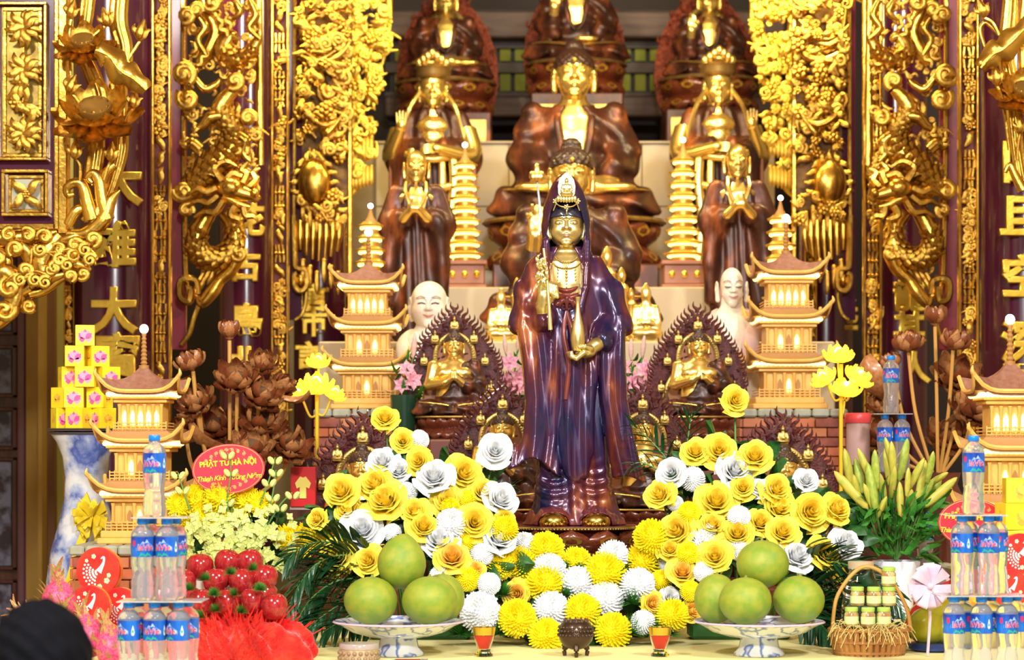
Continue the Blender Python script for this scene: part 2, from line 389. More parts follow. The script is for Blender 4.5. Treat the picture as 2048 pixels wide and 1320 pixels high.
TPL = {'cloud_scroll': t_scroll, 'leaf': t_leaf, 'flame': t_flame, 'rosette': t_flower, 'cloud_curl': t_cloud, 'tassel': t_tassel}
_tpl = {}
def tpl(kind, m):
    k = (kind, m.name)
    if k not in _tpl: _tpl[k] = TPL[kind]().mesh(kind, m)
    return _tpl[k]
def put(kind, parent, px, py, d, size, rot=0., m=None, flip=False, sy=1.):
    """one carved piece: size in pixels, rot in the picture plane"""
    s = size * S(d)
    return link(kind, tpl(kind, m or GOLD), parent, P(px, py, d) - wloc(parent), (0, rot, 0), (-s if flip else s, s*sy, s))
def pline(pts, d, n=6, dy=None):
    return spline([P(p[0], p[1], d + (p[2] if len(p) > 2 else 0)) for p in pts], n)
def ptube(b, pts, d, rad, n=8, flat=.8, k=6, **kw):
    """tube through pixel points; rad (pixels) number or list"""
    p = pline(pts, d, k); r = [q * S(d) for q in (lerps(rad, len(p)) if hasattr(rad, '__len__') else [rad]*len(p))]
    return b.tube(p, r, n, flat, **kw)
def fill(parent, x0, x1, y0, y1, d, n, size, seed, kinds, m=None, inside=None, jit=.05):
    rr = random.Random(seed); k = 0
    while k < n:
        x, y = rr.uniform(x0, x1), rr.uniform(y0, y1)
        k += 1
        if inside and not inside(x, y): continue
        put(rr.choice(kinds), parent, x, y, d - rr.uniform(0, jit), size*rr.uniform(.6, 1.3), rr.uniform(0, 2*PI), m, rr.random() < .5)

# carved upright strips: gold edge bars, red backing and little carved pieces
def strip(x0, x1, y0, y1, d, label, seed):
    t = thing('carved_strip', label, 'carved strip', P((x0+x1)/2, y1, d), 'narrow carved gold strips')
    pbox(B(), x0, x1, y0, y1, d + .02, .03).obj('backing', REDB, t, False)
    wd = x1 - x0; e = wd * .13
    for a in ((x0, x0 + e), (x1 - e, x1)): pbox(B(), *a, y0, y1, d - .02, .04, .003).obj('edge_bar', GOLD, t, False)
    rr = random.Random(seed); y = y0 + wd*.4; cx = (x0+x1)/2
    while y < y1 - wd*.3:
        q = rr.random(); h = wd * rr.uniform(.5, 1.1)
        if q < .42:                       # upright bamboo stalks with nodes
            for dx in (-.22, .0, .2):
                b = B(); yy = [y, y + h*.5, y + h*1.0]; ptube(b, [(cx + dx*wd + rr.uniform(-2, 2), v) for v in yy], d, wd*.085, 6)
                b.ball(P(cx + dx*wd, y + h*.5, d), wd*.13*S(d), 6, 4); b.obj('stalk', GOLD, t)
        elif q < .8:
            for k in range(5): put(rr.choice(('rosette', 'leaf', 'cloud_curl', 'cloud_scroll')), t, cx + rr.uniform(-.22, .22)*wd, y + h*(k + .5)/5, d, wd*rr.uniform(.5, .8), rr.uniform(0, 6), GOLD)
        else: put('leaf', t, cx, y + h*.5, d, wd*.9, rr.uniform(-.6, .6), GOLD)
        y += h * 1.02
strip(303, 341, -60, 1000, 8.3, 'tall carved gold strip between the big column and the dragon carving', 1)
strip(127, 148, 540, 1010, 8.6, 'dark carved gold strip behind the big blue and white vase', 2)
strip(542, 577, -60, 900, 9.2, 'carved gold strip right of the column behind the wooden lotuses', 3)
strip(1918, 1958, -60, 900, 8.3, 'tall carved gold strip right of the red board and dragon carving', 4)
strip(1727, 1764, -60, 900, 9.2, 'carved gold strip left of the column with a gold dragon character', 5)
strip(690, 702, 330, 800, 9.9, 'thin carved strip behind the tiers of the lit pagoda', 6)
strip(1610, 1634, 330, 800, 9.9, 'thin carved strip behind the lit pagoda beside the hanging tassels', 8)

# dragon panels
SCALEM = B().grid(lambda u, v: ((u - .5)*.62*math.sqrt(max(0, 1 - (v*1.02 - .25)**2 if v > .25 else 1)), .16*math.cos((u - .5)*2.6)*-1*(.5 + v*.5), v*.62 - .2), 4, 5).mesh('scale', GOLD, True, None, 0)
def scale_bumps(i, k, m, n):
    return 1 + .10*abs(math.sin((k + (.5 if (i//2) % 2 else 0))*PI*7/n)) + .05*math.sin(i*PI/1.0)
def dragon_panel(mx, d, label, boardx):
    base = P(mx(430), 690, d); t = thing('dragon_carving', label, 'carving', base, 'gilded dragon carvings')
    q = lambda pts: [(mx(p[0]), *p[1:]) for p in pts]; fl = mx(1) < mx(0)
    a, b_ = sorted((mx(boardx[0]), mx(boardx[1]))); pbox(B(), a, b_, -60, 700, d + .10, .03, .003).obj('red_board', REDL, t, False)
    ptube(B(), q([(366, -60), (366, 200), (368, 440)]), d + .06, 5, 6).obj('frame_moulding', GOLD, t)
    ptube(B(), q([(368, 440), (372, 560), (384, 590), (398, 600), (386, 640), (378, 668), (362, 690)]), d + .05, 5, 6).obj('lower_moulding', GOLD, t)
    ptube(B(), q([(516, -60), (518, 100), (520, 330)]), d + .09, 8, 6, flat=.5).obj('inner_moulding', GOLD, t)
    # body and loops of the dragon
    ptube(B(), q([(520, 70), (497, 108), (466, 118), (446, 96), (462, 74), (476, 82)]), d, [6, 15, 22, 20, 14, 5], 16, bumps=scale_bumps).obj('tail_coil', GOLD, t)
    ptube(B(), q([(398, 128), (420, 96), (432, 60), (415, 20), (398, -30)]), d + .02, [10, 15, 16, 15, 14], 16, bumps=scale_bumps).obj('upper_body', GOLD, t)
    ptube(B(), q([(470, 178), (452, 196), (440, 222), (456, 246), (470, 268), (458, 300), (425, 332), (396, 366), (384, 392)]), d - .03, [10, 15, 18, 20, 22, 27, 30, 27, 14], 18, k=8, bumps=scale_bumps).obj('body', GOLD, t)
    ptube(B(), q([(420, 420), (398, 460), (392, 492), (412, 516), (446, 514), (468, 488), (468, 450), (448, 424)]), d - .02, [15, 19, 21, 22, 22, 21, 19, 14], 18, k=8, bumps=scale_bumps).obj('lower_loop', GOLD, t)
    def scales(pts, rad, n, k):
        p = pline(q(pts), d - .03, 10); rs = lerps(rad, len(p)); rr = random.Random(1)
        for i in range(n):
            f = (i + .5)/n*(len(p) - 2); j = int(f); c = p[j].lerp(p[j+1], f - j); tg = (p[j+1] - p[j]).normalized(); sd = tg.cross(Vector((0, 1, 0))).normalized(); r_ = rs[j]*S(d)
            for m_ in range(k):
                th = (m_ + (.5 if i % 2 else 0) - (k - .5)/2)/k*PI*.95; pos = c + sd*(r_*math.sin(th)*1.02) + Vector((0, -r_*.8*math.cos(th)*1.02, 0))
                nv = sd*math.sin(th) + Vector((0, -math.cos(th), 0)); z_ = (-tg*.9 + nv*.35).normalized()
                link('scale', SCALEM, t, pos - base, z_.to_track_quat('Z', 'Y').to_euler() if False else Matrix((sd*math.cos(th) + Vector((0, math.sin(th), 0)), z_.cross(sd*math.cos(th) + Vector((0, math.sin(th), 0))), z_)).transposed().to_euler(), r_*1.05)
    scales([(440, 222), (456, 246), (470, 268), (458, 300), (425, 332), (396, 366), (384, 392)], [18, 20, 22, 27, 30, 27, 14], 17, 5)
    scales([(398, 460), (392, 492), (412, 516), (446, 514), (468, 488), (468, 450)], [19, 21, 22, 22, 21, 19], 16, 4)
    scales([(510, 96), (497, 108), (466, 118), (446, 96)], [10, 15, 22, 20], 9, 4)
    for i, (x, y, r) in enumerate([(382, 386, .5), (372, 352, .2), (402, 312, 0), (425, 286, -.3), (448, 278, -.4), (482, 232, -1.0), (430, 212, .9), (486, 300, -1.2), (470, 330, -1.5), (440, 356, -1.8)]):
        put('flame', t, mx(x), y, d - .01, 26, -r if fl else r, GOLD)
    for x, y, r in [(404, 120, .7), (392, 92, .4), (446, 60, -.7), (456, 44, -.4), (500, 130, -2.4), (478, 138, -2.9), (452, 132, 2.6), (440, 40, -.2)]: put('flame', t, mx(x), y, d - .02, 34, -r if fl else r, GOLD)
    # head: skull, snout, jaws, horns, whiskers, eye
    h = B(); h.ball(P(mx(462), 376, d - .06), (.062, .05, .045), 12, 8); ptube(h, q([(450, 372), (480, 384), (506, 392), (516, 402)]), d - .07, [22, 18, 13, 8], 10)
    ptube(h, q([(448, 392), (478, 408), (500, 414)]), d - .06, [14, 11, 6], 8); h.ball(P(mx(509), 386, d - .09), .02, 8, 6); hd = h.obj('head', GOLD, t)
    B().ball(P(mx(474), 370, d - .10), .014, 8, 6).obj('eye', GOLD2, hd)
    for k, pts in enumerate([[(440, 356), (420, 346), (402, 352), (388, 344)], [(444, 362), (430, 336), (452, 322), (474, 332)], [(434, 376), (412, 384), (394, 378), (372, 392)], [(436, 392), (416, 406), (396, 402), (374, 414)], [(446, 402), (430, 424), (406, 424), (388, 436)], [(470, 412), (462, 430), (480, 440), (470, 456)], [(488, 414), (492, 430), (508, 432), (516, 444)], [(500, 372), (512, 358), (506, 344), (520, 336)], [(486, 366), (494, 346), (484, 338), (496, 324)], [(452, 360), (466, 346), (486, 352), (500, 344)]]):
        ptube(B(), q(pts), d - .07 - .008*(k % 3), [8, 8, 6, 2], 6).obj('mane_lock', GOLD, t)
    # legs with claws
    for pts in ([(470, 268), (490, 282), (486, 306), (500, 322)], [(442, 232), (420, 236), (404, 252), (384, 262)], [(400, 300), (384, 286), (372, 292), (362, 280)]):
        ptube(B(), q(pts), d - .05, [12, 13, 9, 6], 8).obj('leg', GOLD, t)
        x, y = pts[-1]
        for k in (-.8, 0, .8): put('leaf', t, mx(x + 7*math.cos(k)), y + 12*math.sin(k), d - .06, 18, k + 1, GOLD)
    # cloud discs
    for x, y, sz in [(372, 30, 46), (366, 148, 60), (376, 198, 58), (476, 300, 50), (366, 382, 54), (470, 162, 48), (496, 236, 44), (478, 508, 40), (392, 20, 40), (424, 6, 44), (372, 420, 40)]:
        put('cloud_curl', t, mx(x), y, d - .05, sz, R.uniform(0, 6), GOLD, fl, 1.3)
    for pts, r in [([(386, 150), (408, 178), (430, 170), (440, 158)], 9), ([(394, 30), (410, 55), (396, 80), (412, 110)], 9), ([(490, 240), (474, 262), (482, 290), (478, 312)], 8), ([(500, 0), (512, 30), (498, 56), (520, 78)], 9), ([(470, 0), (480, 24), (464, 40)], 9)]:
        ptube(B(), q(pts), d - .03, [r*.7, r, r*.8, r*.3], 8).obj('ribbon', GOLD, t)
    fill(t, min(mx(375), mx(512)), max(mx(375), mx(512)), 0, 420, d + .06, 130, 26, 11, ('cloud_scroll', 'leaf', 'flame', 'cloud_curl'), GOLD)
    # hanging foot: flames, wave scrolls, square hook
    ptube(B(), q([(478, 506), (462, 540), (440, 560), (424, 584), (404, 606), (396, 592)]), d - .02, [16, 13, 12, 14, 11, 4], 8).obj('foot_wave', GOLD, t)
    for k in range(9): put('tassel', t, mx(398 + k*9), 562 - k*7 + (k % 2)*8, d, 42, (.5 if not fl else -.5), GOLD)
    for k in range(6): put('flame', t, mx(400 + k*12), 530 - (k % 2)*12, d + .02, 36, R.uniform(-.5, .5), GOLD)
    ptube(B(), q([(396, 588), (394, 566), (386, 558), (368, 558), (360, 566), (360, 588), (366, 600), (378, 602), (382, 592), (382, 578)]), d - .01, [6, 7, 7, 8, 8, 8, 8, 9, 8, 6], 6, k=4).obj('square_hook', GOLD, t)
    pbox(B(), *sorted((mx(372), mx(384))), 572, 594, d - .01, .02, .003).obj('hook_centre', GOLD, t, False)
dragon_panel(lambda x: x, 8.6, 'gilded dragon carving above the wooden lotuses and red dedication sign', (341, 372))
dragon_panel(lambda x: 2258 - x, 8.6, 'gilded dragon carving above the single raised bottle and lilies', (341, 378))

# inner openwork panels and the bright inner fringe
def inner_panel(mx, d, label, seed):
    t = thing('openwork_panel', label, 'carving', P(mx(645), 640, d), 'inner openwork panels'); fl = mx(1) < mx(0)
    a, b_ = sorted((mx(577), mx(604))); pbox(B(), a, b_, -60, 640, d + .05, .02).obj('board', LACQ, t, False)
    a, b_ = sorted((mx(604), mx(700))); pbox(B(), a, b_, -60, 420, d + .06, .02).obj('back_board', mat('dark_gilt', (.20, .10, .015), .5, .5, col2=(.08, .03, .01), nscale=20), t, False)
    ptube(B(), [(mx(589), -60), (mx(589), 300), (mx(588), 430)], d, 4, 6).obj('frame_moulding', GOLD, t)
    ptube(B(), [(mx(700), -60), (mx(700), 300), (mx(700), 800)], d + .02, 5, 6).obj('frame_moulding', GOLD, t)
    fill(t, min(mx(596), mx(696)), max(mx(596), mx(696)), -30, 235, d + .02, 150, 30, seed, ('cloud_scroll', 'leaf', 'rosette', 'cloud_curl', 'leaf'), GOLD, None, .12)
    fill(t, min(mx(596), mx(690)), max(mx(596), mx(690)), 225, 320, d + .02, 34, 28, seed+1, ('cloud_scroll', 'leaf', 'rosette'), GOLD, None, .08)
    for pts in ([(596, 20), (606, 70), (628, 90), (650, 86)], [(600, 100), (640, 120), (676, 112), (700, 84)], [(596, 110), (630, 122), (672, 100)], [(600, 60), (628, 78), (660, 70), (690, 40)], [(604, 210), (622, 236), (650, 250), (682, 238)], [(680, 236), (660, 262), (648, 272)]):
        ptube(B(), [(mx(x), y) for x, y in pts], d - .06, [3, 7, 7, 2], 7).obj('ribbon', GOLD, t)
    # drum-like embossed disc with pendants below
    x, y = mx(628), 365
    b = B(); b.ball(P(x, y, d - .02), (.072, .05, .105), 20, 12, lambda a, c: 1 + .05*math.sin(a*9)*math.sin(c*11)); b.obj('boss', GOLD, t)
    for k in range(16): put('leaf', t, x + 38*math.cos(k*PI/8), y + 54*math.sin(k*PI/8), d - .01, 26, -k*PI/8 + PI/2, GOLD)
    for k in range(7):
        ptube(B(), [(mx(600 + k*13), 440), (mx(600 + k*13), 475), (mx(601 + k*12), 500 + 22*math.sin(k*.5))], d, [5, 7, 3], 7).obj('pendant', GOLD, t)
    for k in range(12): put('tassel', t, mx(606 + (k % 6)*14), 420 + (k//6)*120 + (k % 3)*12, d, 46, 0, GOLD)
    fill(t, min(mx(600), mx(695)), max(mx(600), mx(695)), 380, 440, d, 26, 24, seed+2, ('cloud_scroll', 'rosette', 'leaf'), GOLD)
    ptube(B(), [(mx(a), b) for a, b in [(588, 430), (590, 520), (594, 536), (612, 540), (613, 572), (600, 582), (590, 572), (588, 552), (594, 546)]], d - .01, 6, 6, k=4).obj('square_hook', GOLD, t)
    B().ball(P(mx(601), 560, d), (.017, .015, .028), 8, 6).obj('hook_centre', GOLD, t)
    ptube(B(), [(mx(a), b) for a, b in [(614, 560), (612, 600), (604, 628), (590, 640)]], d + .02, 3.5, 6, k=4).obj('lower_moulding', GOLD, t)
inner_panel(lambda x: x, 9.5, 'dense openwork gold panel with an oval boss, on the vase side', 21)
inner_panel(lambda x: 2288 - x, 9.5, 'dense openwork gold panel with an oval boss, on the lily side', 31)

def fringe(mx, d, label, seed):
    t = thing('gilt_fringe', label, 'carving', P(mx(730), 420, d), 'bright gilt inner fringes')
    edge = lambda y: np.interp(y, [-40, 60, 130, 200, 280, 340, 400], [782, 782, 768, 756, 748, 738, 722])
    ptube(B(), [(mx(700), -60), (mx(701), 200), (mx(703), 330)], d + .03, 9, 6, flat=.5).obj('frame_moulding', GOLD2, t)
    ptube(B(), [(mx(edge(y) - 4), y) for y in (-60, 0, 50, 100, 130)], d, [6, 7, 6, 5, 3], 8).obj('edge_stem', GOLD2, t)
    ptube(B(), [(mx(edge(y) - 26 + 8*math.sin(y*.04)), y) for y in range(-60, 230, 30)], d - .02, 6, 8).obj('stem', GOLD2, t)
    fill(t, min(mx(696), mx(778)), max(mx(696), mx(778)), -30, 350, d, 230, 27, seed, ('rosette', 'leaf', 'cloud_scroll', 'cloud_curl', 'flame'), GOLD2, lambda x, y: (x < edge(y) if mx(1) > mx(0) else (mx(0) - x) < edge(y)), .06)
    for k in range(14): put('tassel', t, mx(698 + (k % 7)*7.5), 302 + (k//7)*60 - (k % 7)*2, d - .04, 40, 0, GOLD2)
    ptube(B(), [(mx(a), b) for a, b in [(722, 340), (716, 372), (700, 390), (690, 394)]], d, [5, 5, 4, 2], 6).obj('hook', GOLD2, t)
fringe(lambda x: x, 10.3, 'bright yellow gilt fringe hanging above the pagoda next to the laughing bust', 41)
fringe(lambda x: 2284 - x, 10.3, 'bright yellow gilt fringe hanging above the pagoda next to the thin white bust', 51)
area_light('niche_lamp', (-1.35, 9.0, 2.9), (-.72, 10.3, 2.3), .3, 26, (1.0, .80, .30))
area_light('niche_lamp', (1.35, 9.0, 2.9), (.72, 10.3, 2.3), .3, 26, (1.0, .80, .30))
# ---------------------------------------------------------------- figures
def head_f(jaw=.27, cheek=0., smile=0., ears=True, thin=0., eyes=.05):
    """signed distance of a head: chin at z=0, crown at z=1, face towards -Y"""
    def f(X, Y, Z):
        A = np.abs(X)
        D = smin(ell(X, Y, Z, (0, .06, .62), (.345 - thin*.05, .40, .38)), ell(X, Y, Z, (0, -.06, .31), (jaw, .30, .31)), .13)
        D = smin(D, cap(A, Y, Z, (.15, -.20, .36), (.17, -.17, .33), .10 + cheek, .10 + cheek), .08)
        D = smin(D, ell(X, Y, Z, (0, -.29, .085), (.10, .08, .075)), .07)
        sock = ell(A, Y, Z, (.135, -.40, .545), (.10, .07, .06)); D = smax(D, -sock, .06)
        D = smin(D, ell(A, Y, Z, (.13, -.298, .53), (.088, .062, eyes)), .018)
        D = smax(D, -(cap(A, Y, Z, (.06, -.366, .508), (.205, -.325, .512), .010)), .006)
        for a, b in (((.035, -.365, .585), (.11, -.365, .645)), ((.11, -.365, .645), (.235, -.285, .615))): D = smin(D, cap(A, Y, Z, a, b, .014), .03)
        D = smin(D, cap(X, Y, Z, (0, -.36, .60), (0, -.425, .405), .028, .05), .035)
        D = smin(D, ell(A, Y, Z, (.05, -.375, .39), (.038, .045, .033)), .025)
        D = smax(D, -(cap(A, Y, Z, (0, -.42, .262), (.10, -.36, .262 + smile*.05), .007)), .006)
        D = smin(D, cap(A, Y, Z, (0, -.372, .283), (.085, -.325, .272 + smile*.05), .026, .012), .014)
        D = smin(D, cap(A, Y, Z, (0, -.365, .232), (.07, -.33, .248 + smile*.03), .030, .014), .014)
        if ears:
            E = ell(A, Y, Z, (.365, .05, .54), (.045, .105, .13)); E = smin(E, cap(A, Y, Z, (.365, .03, .46), (.345, .02, .20), .045, .055), .05)
            E = smax(E, -ell(A, Y, Z, (.40, .0, .54), (.035, .06, .085)), .02); D = smin(D, E, .03)
        return D
    return f
def neck_f(X, Y, Z): return loft(X, Y, Z, [(-.35, 0, .08, .26, .24), (-.1, 0, .07, .20, .20), (.3, 0, .05, .19, .19)]) - .012*np.cos(Z*40)
HB = ((-.48, -.54, -.36), (.48, .54, 1.06))
def hairf(X, Y, Z, bun=.17, curl=1.):
    D = smin(ell(X, Y, Z, (0, .07, .63), (.375, .425, .40)), ell(X, Y, Z, (0, .10, 1.06), (bun, bun, bun*.9)), .07)
    cut = (.66 + .35*np.clip(X*X*2.2, 0, 1)*-.5 - np.clip(Y - (-.05), 0, .6)*1.0) - Z
    D = smax(D, cut, .015); g = 24.
    th = np.arctan2(X, -Y); return D - .013*curl*np.sin(th*14)*np.sin(Z*44)
HEADM = sdf('head', lambda X, Y, Z: smin(head_f()(X, Y, Z), neck_f(X, Y, Z), .05), *HB, .0175, STG)
HAIRM = sdf('hair', hairf, (-.46, -.46, .1), (.46, .6, 1.3), .02, HAIRB)

def robe_fold(D, X, Y, Z, amp=.009):
    return D - amp*np.sin((Z + np.abs(X)*.55 - Y*.5)*40 + 1.5*np.sin(X*14 + Z*8))
def legs(X, Y, Z):
    A = np.abs(X)
    D = smin(cap(A, Y, Z, (.10, .02, .10), (.345, -.10, .085), .105, .092), cap(A, Y, Z, (.345, -.10, .08), (.04, -.25, .085), .09, .055), .05)
    return smin(D, ell(X, Y, Z, (0, -.10, .05), (.38, .22, .055)), .06)
TORSO = [(.02, 0, .02, .26, .17), (.2, 0, .02, .215, .155), (.35, 0, .02, .195, .135), (.48, 0, .02, .225, .135), (.56, 0, .02, .225, .12), (.615, 0, .025, .15, .10), (.66, 0, .03, .06, .07)]
def seat_skin(style):
    def f(X, Y, Z):
        k_ = 0 if style in ('pray', 'wheel') else .014; D = loft(X, Y, Z, TORSO) + k_
        if not k_: D = smin(D, ell(np.abs(X), Y, Z, (.10, -.075, .48), (.10, .06, .07)), .04)
        D = smin(D, loft(X, Y, Z, [(.58, 0, .02, .075, .07), (.70, 0, .02, .065, .065)]), .05)
        if style == 'pray':
            D = smin(D, chain(X, Y, Z, [(-.225, .01, .56), (-.275, -.05, .35), (-.10, -.20, .37), (-.02, -.235, .42)], [.075, .062, .045, .03]), .03)
            D = smin(D, chain(X, Y, Z, [(.10, -.19, .36), (.03, -.235, .42)], [.045, .032]), .02)
            D = smin(D, ell(X, Y, Z, (-.018, -.24, .465), (.02, .028, .065)), .01); D = smin(D, ell(X, Y, Z, (.02, -.24, .465), (.02, .028, .065)), .01)
        elif style == 'wheel':
            D = smin(D, chain(X, Y, Z, [(-.225, .01, .56), (-.275, -.05, .35), (-.10, -.20, .40), (-.03, -.23, .44)], [.075, .062, .045, .035]), .03)
            D = smin(D, chain(X, Y, Z, [(.16, -.16, .34), (.06, -.22, .42)], [.05, .035]), .02)
            for k in range(4):
                D = smin(D, cap(X, Y, Z, (-.035 + k*.006, -.245, .45), (-.04 + k*.02, -.255, .51 - k*.008), .012, .009), .006)
                D = smin(D, cap(X, Y, Z, (.05, -.235, .44 - k*.012), (.005, -.262, .45 - k*.014), .013, .010), .006)
        elif style == 'lap':
            for sg in (-1, 1): D = smin(D, chain(X, Y, Z, [(sg*.20, -.17, .19), (sg*.06, -.25, .17), (-sg*.03, -.26, .17)], [.045, .042, .025]), .02)
            D = smin(D, ell(np.abs(X), Y, Z, (.20, -.24, .155), (.13, .05, .03)), .02)
        elif style == 'lift':
            D = smin(D, chain(X, Y, Z, [(-.20, -.15, .36), (-.19, -.19, .46)], [.045, .042]), .03); D = smin(D, rbox(X, Y, Z, (-.19, -.20, .51), (.042, .02, .05), .02), .02)
            for k in range(4): D = smin(D, cap(X, Y, Z, (-.225 + k*.023, -.20, .55), (-.232 + k*.026, -.215 - .02*(k < 2), .625 - .015*abs(k - 1.6) - .03*(k < 1)), .013, .010), .006)
            D = smin(D, chain(X, Y, Z, [(-.15, -.205, .49), (-.125, -.225, .53), (-.14, -.235, .56)], [.016, .013, .010]), .01)
            D = smin(D, ell(X, Y, Z, (.08, -.26, .17), (.11, .05, .03)), .02)
        return D
    return f
def seat_robe(style):
    def f(X, Y, Z):
        D = legs(X, Y, Z)
        if style in ('pray', 'wheel'):
            T = loft(X, Y, Z, [(z, cx, cy, a + .012, b + .014) for z, cx, cy, a, b in TORSO[:-1]])
            T = np.maximum(T, np.maximum((Z*.62 - .265) - X*1.0, -10)); D = smin(D, np.where(Z < .22, loft(X, Y, Z, [(z, cx, cy, a+.01, b+.01) for z, cx, cy, a, b in TORSO[:3]]), 9), .03)
            arm = chain(X, Y, Z, [(.215, .01, .56), (.275, -.03, .36), (.15, -.16, .33)], [.088, .088, .075]); D = smin(smin(D, T, .02), arm, .03)
            D = smin(D, chain(X, Y, Z, [(.27, -.05, .34), (.25, -.12, .18)], [.09, .06]), .04)
        else:
            T = loft(X, Y, Z, [(z, cx, cy, a + .014, b + .012) for z, cx, cy, a, b in TORSO[:-1]])
            T = smax(T, -ell(X, Y, Z, (0, -.16, .52), (.085 if style == 'lap' else .075, .13, .20)), .012)
            A = np.abs(X); arm = chain(A, Y, Z, [(.21, .01, .555), (.27, -.02, .36), (.20, -.15, .26)], [.092, .09, .075])
            D = smin(smin(D, T, .02), arm, .03); D = smin(D, cap(A, Y, Z, (.27, -.05, .33), (.27, -.10, .16), .085, .05), .05)
            if style == 'lift': D = smin(D, chain(X, Y, Z, [(-.25, -.03, .35), (-.20, -.15, .36)], [.085, .065]), .03)
        return robe_fold(D, X, Y, Z)
    return f
HEM = B()
for sg in (-1, 1): HEM.tube(spline([(sg*.40, -.14, .15), (sg*.30, -.24, .145), (sg*.16, -.29, .13), (sg*.05, -.31, .11)], 5), [.012]*11 + [.02]*5, 8, .6, (0, 0, 1))
HEMM = HEM.mesh('gold_hem', STG)
LAPEL = {sg: B().tube(spline([(sg*.10, -.02, .625), (sg*.095, -.105, .55), (sg*.085, -.135, .45), (sg*.06, -.15, .34), (sg*.01, -.165, .27)], 5), lerps([.016, .02, .02, .016, .01], 21), 8, .6).mesh('lapel', BROWNS) for sg in (-1, 1)}
_bm = {}
def seated_parts(style):
    if style not in _bm:
        bb = ((-.50, -.40, -.02), (.50, .26, .74))
        _bm[style] = (sdf('robe', seat_robe(style), *bb, .0125, BROWNS), sdf('body', seat_skin(style), *bb, .0125, STG))
    return _bm[style]
def seated(parent, style, H, loc=(0, 0, 0)):
    """seated figure of height H (seat to top of hair) as parts of parent"""
    r, b = seated_parts(style); loc = Vector(loc)
    link('robe', r, parent, loc, None, H); link('body', b, parent, loc, None, H); link('hem', HEMM, parent, loc, None, H)
    if style in ('lap', 'lift'):
        for sg in (-1, 1): link('lapel', LAPEL[sg], parent, loc, None, H)
    hs = .30*H; hd = link('head', HEADM, parent, loc + Vector((0, -.01*H, .655*H)), None, (hs*1.03, hs, hs*.93))
    link('hair', HAIRM, hd); link('jewel', B().ball((0, -.40, .74), .045, 8, 6).mesh('jewel', GOLD2), hd)
# lotus thrones
def petal_mesh(m, out=.25):
    def fn(u, v):
        a = (u - .5)*2; ww = .5*math.sin(PI*min(1, .18 + .82*v)**.8)**.7 if v < 1 else .02; z = v
        return (a*ww, -(.30*math.sin(v*PI*.9) + out*v) + .22*a*a, z)
    b = B().grid(fn, 6, 7); n = len(b.v); b.add([(x*.94, y + .10, z) for x, y, z in b.v[:n]], [f[::-1] for f in b.f]); return b.mesh('petal', m)
PETR = petal_mesh(mat('lotus_petal_lacquer', (.10, .020, .012), .28, .15, coat=.6, col2=(.20, .045, .015), nscale=14))
GILDP = B().add([(x*.55, -.34 - .14*z + .1*x*x, .30 + z*.42) for x, z in [(0, 0), (.38, .3), (.42, .62), (.2, .8), (0, 1), (-.2, .8), (-.42, .62), (-.38, .3)]], [tuple(range(8))])
GILDP.add([(x*.55, -.30 - .14*z + .1*x*x, .30 + z*.42) for x, z in [(0, 0), (.38, .3), (.42, .62), (.2, .8), (0, 1), (-.2, .8), (-.42, .62), (-.38, .3)]], [tuple(range(7, -1, -1))] + [])
GILDM = GILDP.mesh('petal_gilding', GOLD2)
def throne(parent, r, h, n, z=0., core=None, gild=True, sq=.8, dark=None, rows=2, uf=.56, df=.5, split=.42):
    c = core or BROWNS
    B().lathe([(r*.95, z), (r*.8, z + h*.1), (r*.72, z + h*.45), (r*.86, z + h*.85), (r, z + h*.92), (r, z + h), (r*.9, z + h)], 40, (0, 0, 0), True, sq).obj('throne', c, None).parent = parent
    B().lathe([(r*1.0, z + h*.90), (r*1.03, z + h*.94), (r*1.0, z + h*.985)], 40, (0, 0, 0), False, sq, lambda t, i: 1 + .006*math.sin(t*60)).obj('throne_rim', ANTQ, None).parent = parent
    for row in range(rows):
        for k in range(n):
            a = 2*PI*(k + .5*row)/n
            if math.cos(a) < -.25: continue
            pw = 2*PI*r/n*1.15; up = row == 0
            o = link('petal', PETR, parent, (r*.80*math.sin(a), -r*.80*sq*math.cos(a), z + h*split if up else z + h*(split + .04)), (0 if up else PI*.97, 0, math.atan2(math.sin(a), math.cos(a)*1)), (pw, pw*.75, h*(uf if up else df)))
            if not up: o.rotation_euler = (PI, 0, a + PI); o.scale = (pw, pw*.75, h*df)
            if gild: link('petal_gilding', GILDM, o)
